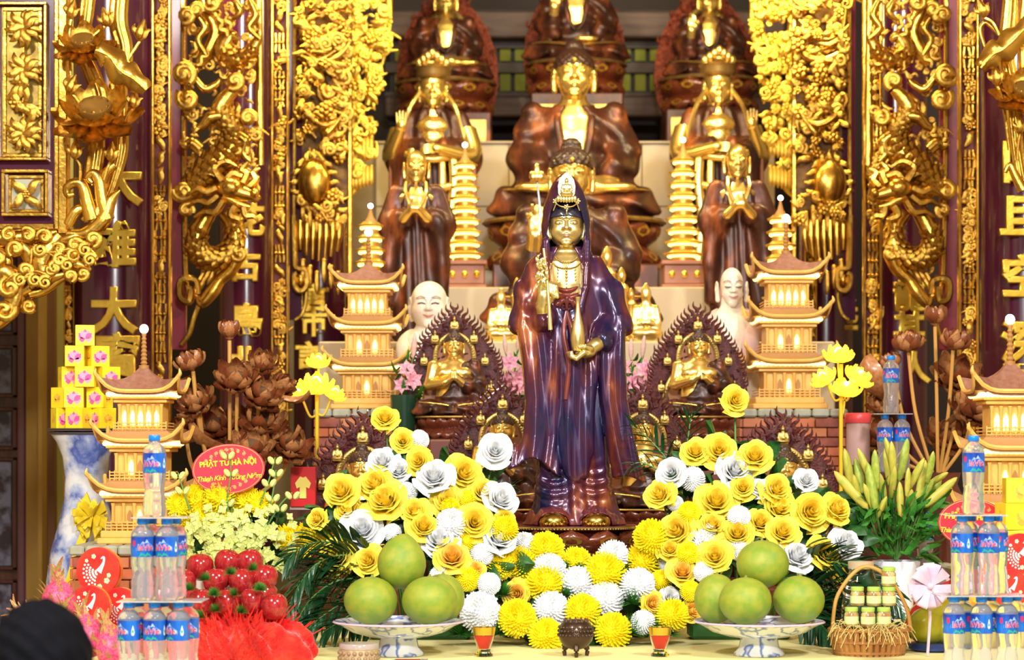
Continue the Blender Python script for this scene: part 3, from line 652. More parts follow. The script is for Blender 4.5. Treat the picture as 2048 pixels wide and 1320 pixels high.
# mandorla with flames and figurines
FLAMEC = mat('flame_lacquer', (.060, .010, .012), .35, .1, coat=.5, col2=(.12, .018, .016), nscale=20, bump=.6, bscale=60, bdist=.01)
def mando_w(z): return float(np.interp(z, [0, .15, .35, .6, .8, .95, 1.1, 1.2, 1.28], [.40, .48, .52, .50, .43, .34, .2, .10, 0]))
def mandorla_meshes():
    zs = [i*.04 for i in range(33)]; L = [(-mando_w(z), z) for z in zs] + [(mando_w(z), z) for z in zs[::-1][1:]]
    b = B().prism(L, .0, .05); rr = random.Random(3)
    fb = B()
    for z in zs[2:]:
        for sg in (-1, 1):
            x = sg*mando_w(z); out = Vector((sg*(.8 if z < .9 else .5), 0, .5 + z*.4)).normalized(); l = rr.uniform(.06, .11)
            p0 = Vector((x*.97, .02, z)); side = Vector((-out.z, 0, out.x))*sg
            fb.tube(spline([p0, p0 + out*l*.4 + side*.015, p0 + out*l*.75 - side*.015 + Vector((0, 0, .02)), p0 + out*l + Vector((0, 0, .045))], 3), lerps([.028, .024, .014, .002], 10), 5)
    cb = B()                                       # curling relief over the face of the board
    for k in range(150):
        z = rr.uniform(.02, 1.2); x = rr.uniform(-1, 1)*mando_w(z); a = rr.uniform(.3, 2.8); p0 = Vector((x, -.005, z)); o = Vector((math.cos(a), 0, math.sin(a)))*.05; s = Vector((-o.z, 0, o.x))*.4
        cb.tube([p0, p0 + o*.5 + s + Vector((0, -.015, 0)), p0 + o + Vector((0, -.012, 0)), p0 + o*1.3 - s], [.012, .016, .012, .003], 5)
    return b.mesh('mandorla', FLAMEC, False), fb.mesh('flame_rim', FLAMEC), cb.mesh('flame_relief', FLAMEC)
MANDO = mandorla_meshes()
def fig_f(X, Y, Z):
    A = np.abs(X); D = ell(X, Y, Z, (0, .02, .84), (.12, .12, .15)); D = smin(D, ell(X, Y, Z, (0, .02, .45), (.22, .14, .27)), .05)
    D = smin(D, cap(A, Y, Z, (.22, 0, .58), (.27, -.08, .32), .08), .04); D = smin(D, cap(A, Y, Z, (.25, -.08, .3), (.05, -.18, .34), .06), .04)
    D = smin(D, ell(X, Y, Z, (0, -.05, .15), (.38, .22, .11)), .06); D = smin(D, rbox(X, Y, Z, (0, 0, .02), (.3, .17, .06), .03), .03)
    return smin(D, ell(X, Y, Z, (0, .02, 1.0), (.05, .05, .05)), .03)
FIGM = sdf('figurine', fig_f, (-.46, -.35, -.1), (.46, .3, 1.12), .045, ANTQ)
def halo_pts(): return spline([(-.33, 0, .04), (-.375, 0, .22), (-.36, 0, .40), (-.28, 0, .56), (-.205, 0, .64), (-.22, 0, .76), (-.19, 0, .90), (-.10, 0, 1.0), (0, 0, 1.035), (.10, 0, 1.0), (.19, 0, .90), (.22, 0, .76), (.205, 0, .64), (.28, 0, .56), (.36, 0, .40), (.375, 0, .22), (.33, 0, .04)], 5)
HALO = B().tube(halo_pts(), .028, 6, .45)
for p in halo_pts()[::1]: HALO.ball((p.x, -.014, p.z), .013, 5, 4)
HALOM = HALO.mesh('halo_ring', ANTQ)
HALOB = B().prism([(p.x, p.z) for p in halo_pts()], .0, .02).mesh('halo_field', mat('halo_field', (.34, .12, .035), .4), False)
FIGS = [(0, 1.075, .155), (-.22, .93, .14), (.22, .93, .14), (-.345, .68, .135), (.345, .68, .135), (-.415, .38, .13), (.415, .38, .13), (-.40, .12, .12), (.40, .12, .12)]
def mandorla(parent, H, y, z, figs=True, scale=1., mm=None):
    m = link('mandorla', MANDO[0], parent, (0, y, z), None, H*scale)
    link('flame_rim', MANDO[1], m); r = link('flame_relief', MANDO[2], m); r['kind'] = 'stuff'; 
    link('halo_field', HALOB, m, (0, -.025, 0)); link('halo_ring', HALOM, m, (0, -.035, 0))
    if figs:
        for x, zz, s in FIGS: link('figurine', FIGM, m, (x, -.06, zz), None, s)
    return m
def small_buddha(style, px, base, H, d, label, th=46):
    """px/base: pixel where the crossed legs rest; H pixel height"""
    s = S(d); hh = th*s; loc = P(px, base, d) - Vector((0, 0, hh))
    t = thing('seated_buddha', label, 'statue', loc, 'small seated buddhas with flame mandorlas')
    throne(t, .43*H*s, hh, 16, 0, None, False, .72)
    seated(t, style, H*s, (0, .02, hh)); mandorla(t, H*s, .27*H*s, hh*.6)
    return t
small_buddha('pray', 908, 832, 178, 7.87, 'small gold-faced buddha with joined palms, below the laughing head')
small_buddha('wheel', 1399, 832, 178, 7.87, 'small gold-faced buddha with hands at chest, below the thin white bald bust')
small_buddha('pray', 1005, 1016, 200, 7.4, 'small buddha half hidden behind white roses just left of the tall statue')
small_buddha('wheel', 1288, 1016, 200, 7.4, 'small buddha half hidden by palm blades just right of the tall statue')
small_buddha('pray', 722, 1119, 232, 7.28, 'small buddha behind yellow roses in front of the vase-side brick pedestal')
small_buddha('wheel', 1572, 1119, 232, 7.28, 'small buddha behind roses in front of the lily-side brick pedestal')

# large seated statues on the altar
def place_seated(name, style, px, base, H, d, label, thr, man=None, loc_z=None, plinth=None, sq=.8):
    s = S(d); hh = thr[1]*s; loc = P(px, base, d) - Vector((0, 0, hh + (plinth or 0)))
    t = thing(name, label, 'statue', loc, 'large seated statues on the altar')
    if plinth:
        B().box(-thr[0]*s*.9, thr[0]*s*.9, -thr[0]*s*sq*.9, thr[0]*s*sq*.9, 0, plinth, .008).obj('plinth', BROWNS, None, False).parent = t
    throne(t, thr[0]*s, hh, thr[2], plinth or 0, None, True, sq)
    seated(t, style, H*s, (0, 0, hh + (plinth or 0)))
    return t
tb = place_seated('seated_buddha', 'lap', 1148, 442, 366, 10.6, 'largest seated golden-chested buddha in the middle of the altar', (180, 96, 14), plinth=.178)
tm = place_seated('seated_buddha', 'lift', 1143, 656, 384, 9.0, 'seated buddha raising a lotus, directly behind the standing statue', (170, 36, 16), sq=.72)
st = thing('lotus_sprig', 'thin gold lotus sprig rising from the raised hand behind the veil', 'lotus', P(1078, 470, 8.75))
ptube(B(), [(1078, 470), (1080, 420), (1074, 362)], 8.74, 2.2, 6).obj('stem', HAIRB, st)
lb = B()
for k in range(8): lb.ball(P(1074 + 10*math.cos(k*PI/4), 352, 8.74 + .02*math.sin(k*PI/4)), (.012, .012, .022), 6, 5)
lb.ball(P(1074, 340, 8.74), (.012, .012, .03), 6, 5); lb.obj('flower', STG, st)
BACKM = mat('red_carved_back', (.16, .026, .010), .4, .2, col2=(.40, .07, .02), nscale=30, ndet=5, ramp=(.45, .7), bump=.8, bscale=40, bdist=.02)
for px, base, H, style, lab in ((892, 166, 205, 'lap', 'topmost seated statue on the vase side, cut off above its brow'), (1152, 128, 230, 'lift', 'topmost middle statue whose head is cut off by the picture edge'), (1418, 160, 200, 'lift', 'topmost seated statue on the lily side with raised fingers')):
    t = place_seated('seated_buddha', style, px, base, H, 12.25, lab, (100, 66, 12), sq=.8)
    s = S(12.25); t.location.z = P(0, base, 12.25).z - 66*s
    zz = zt - t.location.z; hx = .255
    B().box(-hx, hx, -.2, .25, zz, -.004, .01).obj('plinth', BROWNS, None, False).parent = t
    for sx in (-1, 1): B().box(sx*.15 - .08, sx*.15 + .08, -.215, -.2, zz*.85, zz*.2, .004).obj('plinth_panel', ANTQ, None, False).parent = t
    B().box(-.03, .03, -.212, -.2, zz*.9, zz*.1, .004).obj('plinth_post', mat('orange_wood', (.5, .16, .04), .4), None, False).parent = t
    m = link('back_board', MANDO[0], t, (0, .24, .0), None, (.56, .6, .62)); m.data = m.data.copy(); m.data.materials[0] = BACKM
    r = link('board_relief', MANDO[2], m); r.data = r.data.copy(); r.data.materials[0] = BACKM; r['kind'] = 'stuff'
    link('halo_ring', HALOM, m, (0, -.06, -.03))

# standing figures
def stand_robe(X, Y, Z):
    D = loft(X, Y, Z, [(0, 0, .02, .20, .14), (.1, 0, .02, .165, .12), (.4, 0, .02, .14, .10), (.6, 0, .02, .135, .095), (.74, 0, .02, .155, .085), (.80, 0, .02, .12, .075), (.835, 0, .02, .06, .06)])
    A = np.abs(X); D = smin(D, chain(A, Y, Z, [(.135, .02, .765), (.185, -.02, .62), (.06, -.12, .645)], [.062, .066, .05]), .03)
    D = smin(D, chain(A, Y, Z, [(.15, -.05, .60), (.17, -.04, .42), (.18, -.03, .24)], [.06, .05, .035]), .04)
    return smax(D, -ell(X, Y, Z, (0, -.10, .77), (.045, .08, .09)), .01) - .006*np.sin(np.arctan2(X, -(Y - .02))*12 + Z*6)
SROBE = sdf('robe', stand_robe, (-.28, -.24, -.01), (.28, .2, .86), .0125, BROWNS)
def stand_body(X, Y, Z):
    D = loft(X, Y, Z, [(.62, 0, .02, .10, .07), (.76, 0, .02, .12, .075), (.82, 0, .02, .05, .05), (.88, 0, .02, .04, .045)])
    for sg in (-1, 1): D = smin(D, chain(X, Y, Z, [(sg*.06, -.12, .64), (sg*.012, -.155, .69), (sg*.008, -.16, .735)], [.026, .02, .010]), .008)
    return D
SBODY = sdf('body', stand_body, (-.28, -.24, .55), (.28, .2, .92), .009, STG)
HEADT = sdf('head', lambda X, Y, Z: smin(head_f(.24, 0, 0, True, 1.)(X, Y, Z), neck_f(X, Y, Z), .05), *HB, .02, STG)
def monk(px, top, d, zb, label):
    base = P(px, 0, d); base.z = zb; H = P(px, top, d).z - zb
    t = thing('standing_monk', label, 'statue', base, 'standing gold monks with joined palms')
    link('robe', SROBE, t, (0, 0, 0), None, (H*.78, H*.8, H)); link('body', SBODY, t, (0, 0, 0), None, H); link('head', HEADT, t, (0, .0, H*.825), None, H*.175)
    c = B()
    for sg in (-1, 1): c.tube(spline([(sg*.05*H, -.045*H, .83*H), (sg*.05*H, -.085*H, .77*H), (sg*.012*H, -.11*H, .68*H)], 4), .010*H, 6)
    c.obj('collar', STG, None).parent = t
monk(833, 300, 9.1, .98, 'bald gold monk with joined palms standing beside the laughing head')
monk(1474, 288, 9.1, .98, 'bald gold monk with joined palms standing above the thin white bust')
def bodhisattva(px, top, d, zb, sg, label):
    base = P(px, 0, d); base.z = zb; H = P(px, top, d).z - zb
    t = thing('crowned_bodhisattva', label, 'statue', base, 'standing crowned bodhisattvas')
    link('robe', SROBE, t, (0, 0, 0), None, (H*.72, H*.8, H*.90)); hd = link('head', HEADM, t, (0, 0, H*.745), None, H*.145)
    b = B(); b.lathe([(.40, .78), (.46, .86), (.44, .98), (.50, 1.06), (.42, 1.12)], 20, (0, .02, 0), True, 1., lambda t_, i: 1 + .05*math.sin(t_*10)); b.obj('crown_base', mat('crown_bronze', (.42, .26, .08), .35, .8), None).parent = hd
    c = B()
    for k in range(-3, 4): c.ball((k*.115, -.38 + .02*k*k, 1.16 + .12*(3 - abs(k))*.6), (.10, .08, .13), 8, 6)
    c.obj('crown_crest', STG, None).parent = hd
    b = B(); b.ball((0, -.022*H, .672*H), (.07*H, .045*H, .045*H), 16, 8); b.ball((0, -.018*H, .63*H), (.058*H, .05*H, .05*H), 14, 8); b.lathe([(.055*H, .69*H), (.04*H, .76*H)], 14, (0, .015*H, 0)); b.obj('chest', STG, None).parent = t
    for x, w_ in ((-.075, .016), (-.035, .012), (.035, .012), (.075, .016)):
        B().tube(spline([(x*H, -.115*H, .58*H), (x*H*1.1, -.125*H, .45*H), (x*H*.95, -.13*H, .3*H), (x*H*1.2, -.14*H, .1*H)], 5), w_*H, 8, .5).obj('scarf', STG, None).parent = t
    for z in (.54, .43, .30): B().tube(spline([(-.10*H, -.11*H, (z + .02)*H), (0, -.14*H, z*H), (.10*H, -.11*H, (z + .02)*H)], 6), .014*H, 8, .6).obj('sash', STG, None).parent = t
    for s_ in (-1, 1): B().tube(spline([(s_*.05*H, -.03*H, .80*H), (s_*.085*H, -.06*H, .74*H), (s_*.11*H, -.05*H, .66*H), (s_*.14*H, -.04*H, .55*H)], 5), .009*H, 7).obj('ribbon', STG, None).parent = t
    a = B().tube(spline([(sg*.13*H, -.02*H, .66*H), (sg*.15*H, -.07*H, .56*H), (sg*.03*H, -.16*H, .575*H)], 5), lerps([.035*H, .03*H, .02*H], 11), 8)
    a.ball((sg*.02*H, -.165*H, .575*H), (.024*H, .014*H, .017*H), 10, 7)
    for k in range(4): a.tube(spline([(sg*.01*H, -.165*H, (.575 + .0085*(k - 1.5))*H), (-sg*.02*H, -.175*H, (.572 + .009*(k - 1.5))*H), (-sg*(.042 - .003*abs(k - 1.5))*H, -.17*H, (.565 + .009*(k - 1.5))*H)], 3), lerps([.0055*H, .005*H, .0035*H], 7), 6)
    a.obj('arm', STG, None).parent = t
    a = B().tube(spline([(-sg*.13*H, -.02*H, .66*H), (-sg*.16*H, -.05*H, .56*H), (-sg*.115*H, -.12*H, .655*H)], 5), lerps([.035*H, .03*H, .02*H], 11), 8)
    a.ball((-sg*.113*H, -.125*H, .668*H), (.019*H, .012*H, .024*H), 10, 7)
    for k in range(4): a.tube([(-sg*(.098 + .0095*k)*H, -.126*H, .672*H), (-sg*(.095 + .0115*k)*H, -.132*H, .722*H - abs(k - 1.5)*.007*H)], [.0052*H, .0035*H], 6)
    a.obj('raised_arm', STG, None).parent = t
    for s_ in (-1, 1): B().tube([(s_*.16*H, -.06*H, .02*H), (s_*.155*H, -.06*H, .60*H)], .007*H, 6).obj('staff', mat('staff_wood', (.30, .10, .04), .4), None).parent = t
bodhisattva(866, 82, 10.7, 1.251, 1, 'crowned gold bodhisattva standing above the bald monk on the vase side')
bodhisattva(1436, 76, 10.7, 1.251, -1, 'crowned gold bodhisattva standing above the bald monk on the lily side')

# white busts behind the small buddhas
WHITEP = mat('painted_white_stone', (.85, .78, .64), .45, 0, col2=(.80, .68, .54), nscale=6, sss=.05)
PINKR = mat('pink_robe_paint', (.62, .42, .38), .5)
def white_figure(px, top, d, zb, hw, hh, label, kind):
    s = S(d); base = P(px, 0, d); base.z = zb; t = thing('white_buddha' if kind == 'laugh' else 'white_monk', label, 'statue', base)
    zc = P(px, top + hh, d).z - zb; hs = hh*s
    hf = head_f(.33, .05, 1.2, True, 0, .035) if kind == 'laugh' else head_f(.22, -.02, -.2, True, 1.5)
    hm = sdf('head', hf, *HB, .018, WHITEP); sx = hw*s/.80
    hd = link('head', hm, t, (0, 0, zc), None, (sx, hs, hs))
    for sg in (-1, 1):
        link('eyebrow', B().tube(spline([(sg*.05, -.385, .62), (sg*.14, -.375, .66), (sg*.24, -.30, .62)], 4), .010, 6).mesh('eyebrow', mat('grey_paint', (.35, .28, .24), .6)), hd)
        link('eye_line', B().tube(spline([(sg*.06, -.362, .50), (sg*.13, -.37, .49 if kind != 'laugh' else .525), (sg*.20, -.335, .505)], 4), .011, 6).mesh('eye_line', mat('dark_paint', (.05, .03, .03), .5)), hd)
    link('lips', B().tube(spline([(-.11, -.345, .285), (0, -.398, .245), (.11, -.345, .285)], 5), lerps([.006, .022, .006], 11), 7).mesh('lips', mat('lip_paint', (.62, .22, .18), .5)), hd)
    def bf(X, Y, Z):
        w_ = .72 if kind == 'laugh' else .66
        D = smin(ell(X, Y, Z, (0, .05, -.75), (1.0*w_, .6, .70)), ell(X, Y, Z, (0, .05, -.35), (.85*w_, .42, .34)), .2); D = smin(D, ell(X, Y, Z, (0, .05, -1.55), (1.05*w_, .6, .75)), .3)
        D = smin(D, loft(X, Y, Z, [(-.3, 0, .05, .30, .26), (.3, 0, .05, .26, .22)]), .12); D = smin(D, rbox(X, Y, Z, (0, .05, -2.6), (1.1*w_, .55, .55), .2), .3)
        return D
    k = hh*s; bm = sdf('body', bf, (-1.3, -.75, -zc/k), (1.3, .8, .35), .06, WHITEP); link('body', bm, t, (0, 0, zc), None, k)
    local_box = B().box(-.09, .09, -.07, .09, 0, max(.02, zc - 3.0*k), .004); lb2 = local_box.obj('pedestal', STEP, None, False); lb2.parent = t
    rb = B()
    for sg in (-1, 1):
        rb.tube(spline([(sg*.30*k, .1*k, zc - .05*k), (sg*.45*k, -.25*k, zc - .35*k), (sg*.38*k, -.52*k, zc - .9*k), (sg*.40*k, -.55*k, zc - 1.6*k)], 6), lerps([.10*k, .22*k, .22*k, .2*k], 19), 10, .5)
    rb.obj('robe_edge', PINKR if kind != 'laugh' else WHITEP, None).parent = t
white_figure(858, 562, 8.38, .301, 82, 96, 'white laughing bald buddha behind the small praying buddha', 'laugh')
white_figure(1464, 535, 8.40, .301, 66, 82, 'thin white bald monk bust behind the small buddha with hands at chest', 'arhat')

# little gold figures on the step behind the big statue
FIGG = FIGM.copy(); FIGG.materials[0] = STG
STANDG = B().lathe([(.16, 0), (.20, .03), (.13, .1), (.15, .35), (.13, .62), (.16, .74), (.10, .80), (.05, .82), (.085, .87), (.09, .93), (.06, .99), (.02, 1.04)], 12).mesh('figurine', STG)
for i, (px, y1, h, kind, lab) in enumerate([(1243, 690, 150, 1, 'tallest slim gold figurine right of the statue shoulder'), (1214, 690, 190, 1, 'slim gold figurine partly hidden by the statue shoulder'), (1262, 690, 110, 1, 'short slim gold figurine above the pink lilies'), (1292, 690, 120, 0, 'gold seated figurine between the tall statue and wheel-turning buddha'), (1002, 690, 110, 0, 'gold seated figurine left of the statue sleeve'), (1034, 690, 130, 1, 'slim gold figurine peeking out left of the statue elbow')]):
    dd = (8.55, 8.68, 8.68, 8.55, 8.56, 8.66)[i]; s = S(dd); b = P(px, 0, dd); b.z = .98; hh = P(px, y1 - h, dd).z - .98
    t = link('gold_figurine', FIGG if kind == 0 else STANDG, None, b, None, (hh*.8, hh*.5, hh) if kind == 0 else (hh*.7, hh*.7, hh)); tag(t, lab, 'figurine', 'little gold figurines on the altar')
# ---------------------------------------------------------------- the tall standing statue (pixel units, origin under the feet, scaled by GS)
GD = 6.75; GS = S(GD); gl = P(1140, 1050, GD)
ROBE = mat('iridescent_robe', (.1, .02, .05), .27, .35, ramps=((.36, (.012, .012, .060)), (.47, (.050, .014, .060)), (.55, (.085, .016, .034)), (.63, (.17, .032, .022)), (.74, (.60, .19, .06))), nscale=8, ndet=3, stretch=(1.7, 1, .55), coat=.5, crough=.2, bump=.12, bscale=160, bdist=.002)
UNDER = mat('red_brown_lining', (.20, .035, .020), .32, .2, coat=.4, col2=(.11, .02, .035), nscale=12)
gu = thing('standing_guanyin', 'tall standing gold-faced statue in dark iridescent robe holding a gold vase', 'statue', gl - Vector((0, 0, 68*GS)))
G0 = Vector((0, 0, 68*GS))
def gp(name, mesh, par=None): return link(name, mesh, par or gu, G0 if par is None else None)
def q_(py): return 1050 - py
def g_robe(X, Y, Z):
    T = [(2, 8, 0, 98, 62), (14, 8, 0, 94, 60), (45, 8, 0, 84, 54), (110, 6, 0, 74, 48), (200, 5, 0, 72, 46), (300, 3, 0, 76, 46), (380, 0, 0, 84, 48), (440, -3, 0, 84, 46), (490, -6, 0, 80, 43), (522, -8, 2, 66, 38), (540, -8, 4, 48, 32), (556, -8, 6, 36, 28)]
    th = np.arctan2(X - 5, -(Y)); D = loft(X, Y, Z, T)
    low = np.clip((440 - Z)/150, 0, 1)
    D = D - low*(3.6*np.sin(th*6 + np.sin(Z*.011)*1.7 + .6*np.sin(th*3)) + 1.5*np.sin(th*17 + 1 + Z*.01))*np.clip(.35 + Z/200, 0, 1)
    # U-shaped swags over the lower skirt
    for cx in (-32, 48): D = D - 2.4*np.exp(-((X - cx)/34)**2)*np.sin(np.sqrt(((X - cx)*1.1)**2 + (Z - 150)**2)*.30)*np.exp(-((Z - 80)/42)**2)
    # centre apron with long folds, pointed foot
    ap = loft(X, Y, Z, [(84, 12, -50, 5, 7), (100, 12, -50, 18, 9), (150, 10, -49, 42, 11), (250, 6, -48, 48, 12), (350, 2, -48, 42, 12), (430, -4, -46, 34, 10)]) - 3.0*np.sin(X*.16 + np.sin(Z*.012)*1.8 + 1.2) - 1.0*np.sin(X*.38 + Z*.02)
    D = smin(D, ap, 5)
    # shoulders and arms
    A1 = chain(X, Y, Z, [(-56, 2, 515), (-84, -6, 460), (-88, -16, 405), (-52, -58, 408)], [27, 31, 32, 22], 8)
    A2 = chain(X, Y, Z, [(42, 2, 515), (76, -6, 460), (90, -14, 402), (62, -58, 366)], [27, 31, 33, 22], 8)
    f1 = 2.4*np.sin((np.abs(X + 4)*.55 + Z*.42)*.17) + 1.2*np.sin(X*.21 + Z*.05); D = smin(D, smin(A1, A2, 3) - f1, 10)
    D = smin(D, cap(X, Y, Z, (-100, -14, 420), (-114, -16, 398), 14, 5), 10); D = smin(D, cap(X, Y, Z, (98, -14, 420), (112, -12, 398), 14, 5), 10)
    # left sleeve
    L = [(60, -74, -44, 62, 30), (108, -73, -44, 52, 28), (135, -70, -44, 44, 25), (180, -64, -43, 35, 21), (250, -62, -42, 33, 19), (330, -68, -40, 34, 20), (390, -76, -36, 33, 22), (424, -78, -34, 22, 16)]
    def sleeve(L, hem, fr, ph, hol):
        o = loft(X, Y, Z, L); cx = np.interp(Z, [r[0] for r in L], [r[1] for r in L])
        o = o - 3.6*np.sin((X - cx)*fr*.62 + ph + Z*.010) - 1.2*np.sin((X - cx)*fr*1.4 - Z*.012); i = loft(X, Y, Z, [(z, a, b, c - 13, e - 11) for z, a, b, c, e in L])
        o = np.where(Z < hol, np.maximum(o, -i), o); return np.maximum(o, hem - Z)
    D = smin(D, sleeve(L, 118 + 16*np.sin((X + 100)*.055) - np.clip(X + 75, -60, 30)*.18, .23, .5, 190), 4)
    Rr = [(50, 122, -34, 36, 26), (90, 114, -36, 33, 25), (130, 104, -38, 30, 23), (180, 94, -40, 27, 20), (250, 84, -42, 25, 19), (330, 82, -42, 27, 20), (385, 84, -38, 27, 20), (415, 86, -34, 18, 14)]
    D = smin(D, sleeve(Rr, 96 + np.clip(X - 82, -30, 60)*-.10 + 5*np.sin(X*.07), .26, 1.6, 170), 4)
    # lappets beside the open chest, then cut the opening
    D = smax(D, -ell(X, Y, Z, (-8, -50, 512), (31, 46, 84)), 5)
    for sg in (-1, 1): D = smin(D, chain(X, Y, Z, [(-8 + sg*42, -18, 566), (-8 + sg*40, -33, 520), (-8 + sg*37, -44, 470), (-8 + sg*26, -50, 425), (-8 + sg*6, -54, 398)], [7, 7, 7, 7, 6], 4), 4)
    # veil over the head
    V = loft(X, Y, Z, [(520, -8, 8, 60, 36), (540, -8, 8, 53, 40), (565, -8, 8, 49, 44), (600, -8, 7, 49, 46), (625, -8, 6, 47, 46), (645, -8, 4, 42, 44), (668, -8, 4, 35, 38), (684, -8, 4, 27, 30), (696, -8, 6, 17, 19), (703, -8, 8, 6, 8)])
    V = smax(V, -ell(X, Y, Z, (-8, -46, 585), (39, 74, 66)), 3); V = smax(V, -ell(X, Y, Z, (-8, -46, 540), (33, 60, 60)), 3); V = np.maximum(V, -loft(X, Y, Z, [(500, -8, 6, 42, 36), (600, -8, 6, 43, 40), (640, -8, 4, 36, 36), (652, -8, 4, 25, 25)]))
    return smin(D, V - .8*np.sin(Z*.16 + np.abs(X)*.12), 5)
gp('robe', sdf('robe', g_robe, (-150, -84, 0), (165, 72, 708), 2.6, ROBE, GS))
# lining, inner garment, bow
def g_inner(X, Y, Z):
    D = loft(X, Y, Z, [(385, -8, -14, 40, 32), (430, -8, -14, 40, 32), (468, -8, -14, 36, 30), (476, -8, -14, 34, 28)]) - 1.8*np.sin(np.sqrt((X + 8)**2 + (Z - 500)**2)*.42)
    for k in range(-2, 3): D = smin(D, chain(X, Y, Z, [(-8, -50, 452), (-8 + k*10, -53, 440 - 6*abs(k) + 10), (-8 + k*15, -50, 428 + 4*abs(k))], [3, 5.5, 3], 2), 2)
    return D
gp('inner_robe', sdf('inner_robe', g_inner, (-60, -70, 370), (45, 30, 480), 1.7, UNDER, GS))
for pts in ([(-8, -56, 425), (-14, -62, 380), (-4, -62, 320), (-10, -62, 250)], [(-8, -56, 425), (2, -62, 390), (8, -62, 350)]):
    p = spline(pts, 6); gp('sash_tail', B().tube([v*GS for v in p], lerps([4*GS, 6*GS, 4*GS], len(p)), 8, .5).mesh('sash_tail', UNDER))
# gilded flesh
def g_chest(X, Y, Z):
    D = loft(X, Y, Z, [(430, -8, -12, 38, 30), (480, -8, -12, 40, 31), (525, -8, -8, 42, 26), (545, -8, -2, 28, 22), (556, -8, 0, 20, 19), (600, -8, 4, 18, 18)])
    return D - .9*np.exp(-((Z - 556)/14)**2)*np.cos(Z*.55)
gp('chest', sdf('chest', g_chest, (-56, -52, 428), (40, 36, 602), 1.8, PALEG, GS))
H92 = head_f(.305, .0, .1, True, 0, .046)
ghead = sdf('head', H92, *HB, .0125, PALEG)
hd = link('head', ghead, gu, G0 + Vector((-8, -4, 553))*GS, None, (92*GS*1.13, 92*GS, 92*GS))
for sg in (-1, 1):
    link('eye', B().ball((sg*.135, -.345, .512), (.058, .022, .010), 10, 6).mesh('eye', mat('eye_white', (.75, .72, .72), .3)), hd)
    link('pupil', B().ball((sg*.13, -.366, .512), (.018, .006, .010), 8, 5).mesh('pupil', mat('pupil_dark', (.02, .02, .03), .2)), hd)
    link('brow_line', B().tube(spline([(sg*.045, -.385, .60), (sg*.12, -.385, .655), (sg*.24, -.29, .615)], 5), .007, 6).mesh('brow_line', mat('brow_paint', (.05, .05, .07), .5)), hd)
link('lips', B().tube(spline([(-.085, -.352, .268), (-.03, -.395, .272), (0, -.398, .262), (.03, -.395, .272), (.085, -.352, .268)], 4), lerps([.006, .018, .02, .018, .006], 17), 7).tube(spline([(-.06, -.358, .248), (0, -.395, .232), (.06, -.358, .248)], 4), lerps([.006, .024, .006], 9), 7).mesh('lips', mat('pink_lips', (.75, .36, .26), .3, .4)), hd)
link('urna', B().ball((0, -.385, .71), .016, 8, 6).mesh('urna', mat('urna_red', (.35, .12, .05), .3, .5)), hd)
link('hair', sdf('hair', lambda X, Y, Z: hairf(X, Y, Z, .16, .2), (-.46, -.46, .1), (.46, .6, 1.3), .02, mat('navy_hair', (.018, .014, .030), .35, coat=.4)), hd)
# crown: plaque with a small seated figure on a lotus, chains
cr = B().prism([(x*GS, z*GS) for x, z in [(-10, 0), (-15, 10), (-16, 24), (-13, 36), (-7, 45), (0, 50), (7, 45), (13, 36), (16, 24), (15, 10), (10, 0)]], 0, 4*GS)
co = link('crown_plaque', cr.mesh('crown_plaque', PALEG, False), gu, G0 + Vector((-8, -46, 648))*GS)
pts = [Vector((x*GS, -1*GS, z*GS)) for x, z in [(-10, 0), (-15, 10), (-16, 24), (-13, 36), (-7, 45), (0, 50), (7, 45), (13, 36), (16, 24), (15, 10), (10, 0)]]
link('plaque_rim', B().tube(pts, 1.8*GS, 6).mesh('plaque_rim', PALEG), co)
fm = FIGM.copy(); fm.materials[0] = PALEG; link('plaque_figure', fm, co, (0, -4*GS, 4*GS), None, 36*GS)
lot = B()
for k in range(7): lot.ball(((k - 3)*5.5*GS, -(6 - abs(k - 3))*GS, (-3 + .6*abs(k - 3))*GS), (4*GS, 3*GS, 7*GS), 8, 6)
link('plaque_lotus', lot.mesh('plaque_lotus', PALEG), co)
ch = B()
for pts in ([(-30, -40, 640), (-20, -50, 632), (-8, -54, 630), (4, -50, 632), (14, -40, 640)], [(-34, -36, 625), (-28, -42, 640)], [(18, -36, 625), (12, -42, 640)], [(-8, -54, 630), (-8, -55, 622), (-8, -53, 616)]):
    p = spline(pts, 5); ch.tube([v*GS for v in p], 1.4*GS, 6)
for x, y, z in ((-30, -42, 643), (14, -42, 643), (-8, -55, 630)):
    ch.ball((x*GS, y*GS, z*GS), 4*GS, 8, 6)
    for k in range(5): ch.ball(((x + 4*math.cos(k*1.257))*GS, (y - 1)*GS, (z + 4*math.sin(k*1.257))*GS), 2.2*GS, 6, 4)
gp('crown_chain', ch.mesh('crown_chain', PALEG))
nk = B()
for rr_, zz in ((22, 536), (27, 524)):
    p = [Vector(((-8 + rr_*math.sin(a))*GS, (-30 - 10*math.cos(a))*GS, (zz - 14*math.cos(a))*GS)) for a in [(-1.3 + 2.6*i/16) for i in range(17)]]
    nk.tube(p, 1.0*GS, 5)
    for v in p[::1]: nk.ball((v.x, v.y - 1*GS, v.z), 2.0*GS, 5, 4)
for k in range(8): nk.ball((-8*GS, (-41.5 - (k > 2)*1)*GS, (512 - k*6.5)*GS), (2.4*GS, 1.8*GS, 3*GS), 6, 4)
for x in (-26, 10):
    for k in range(4): nk.ball((x*GS, -39*GS, (508 - k*7)*GS), (1.6*GS, 1.2*GS, 2.6*GS), 5, 4)
gp('necklace', nk.mesh('necklace', ANTQ))
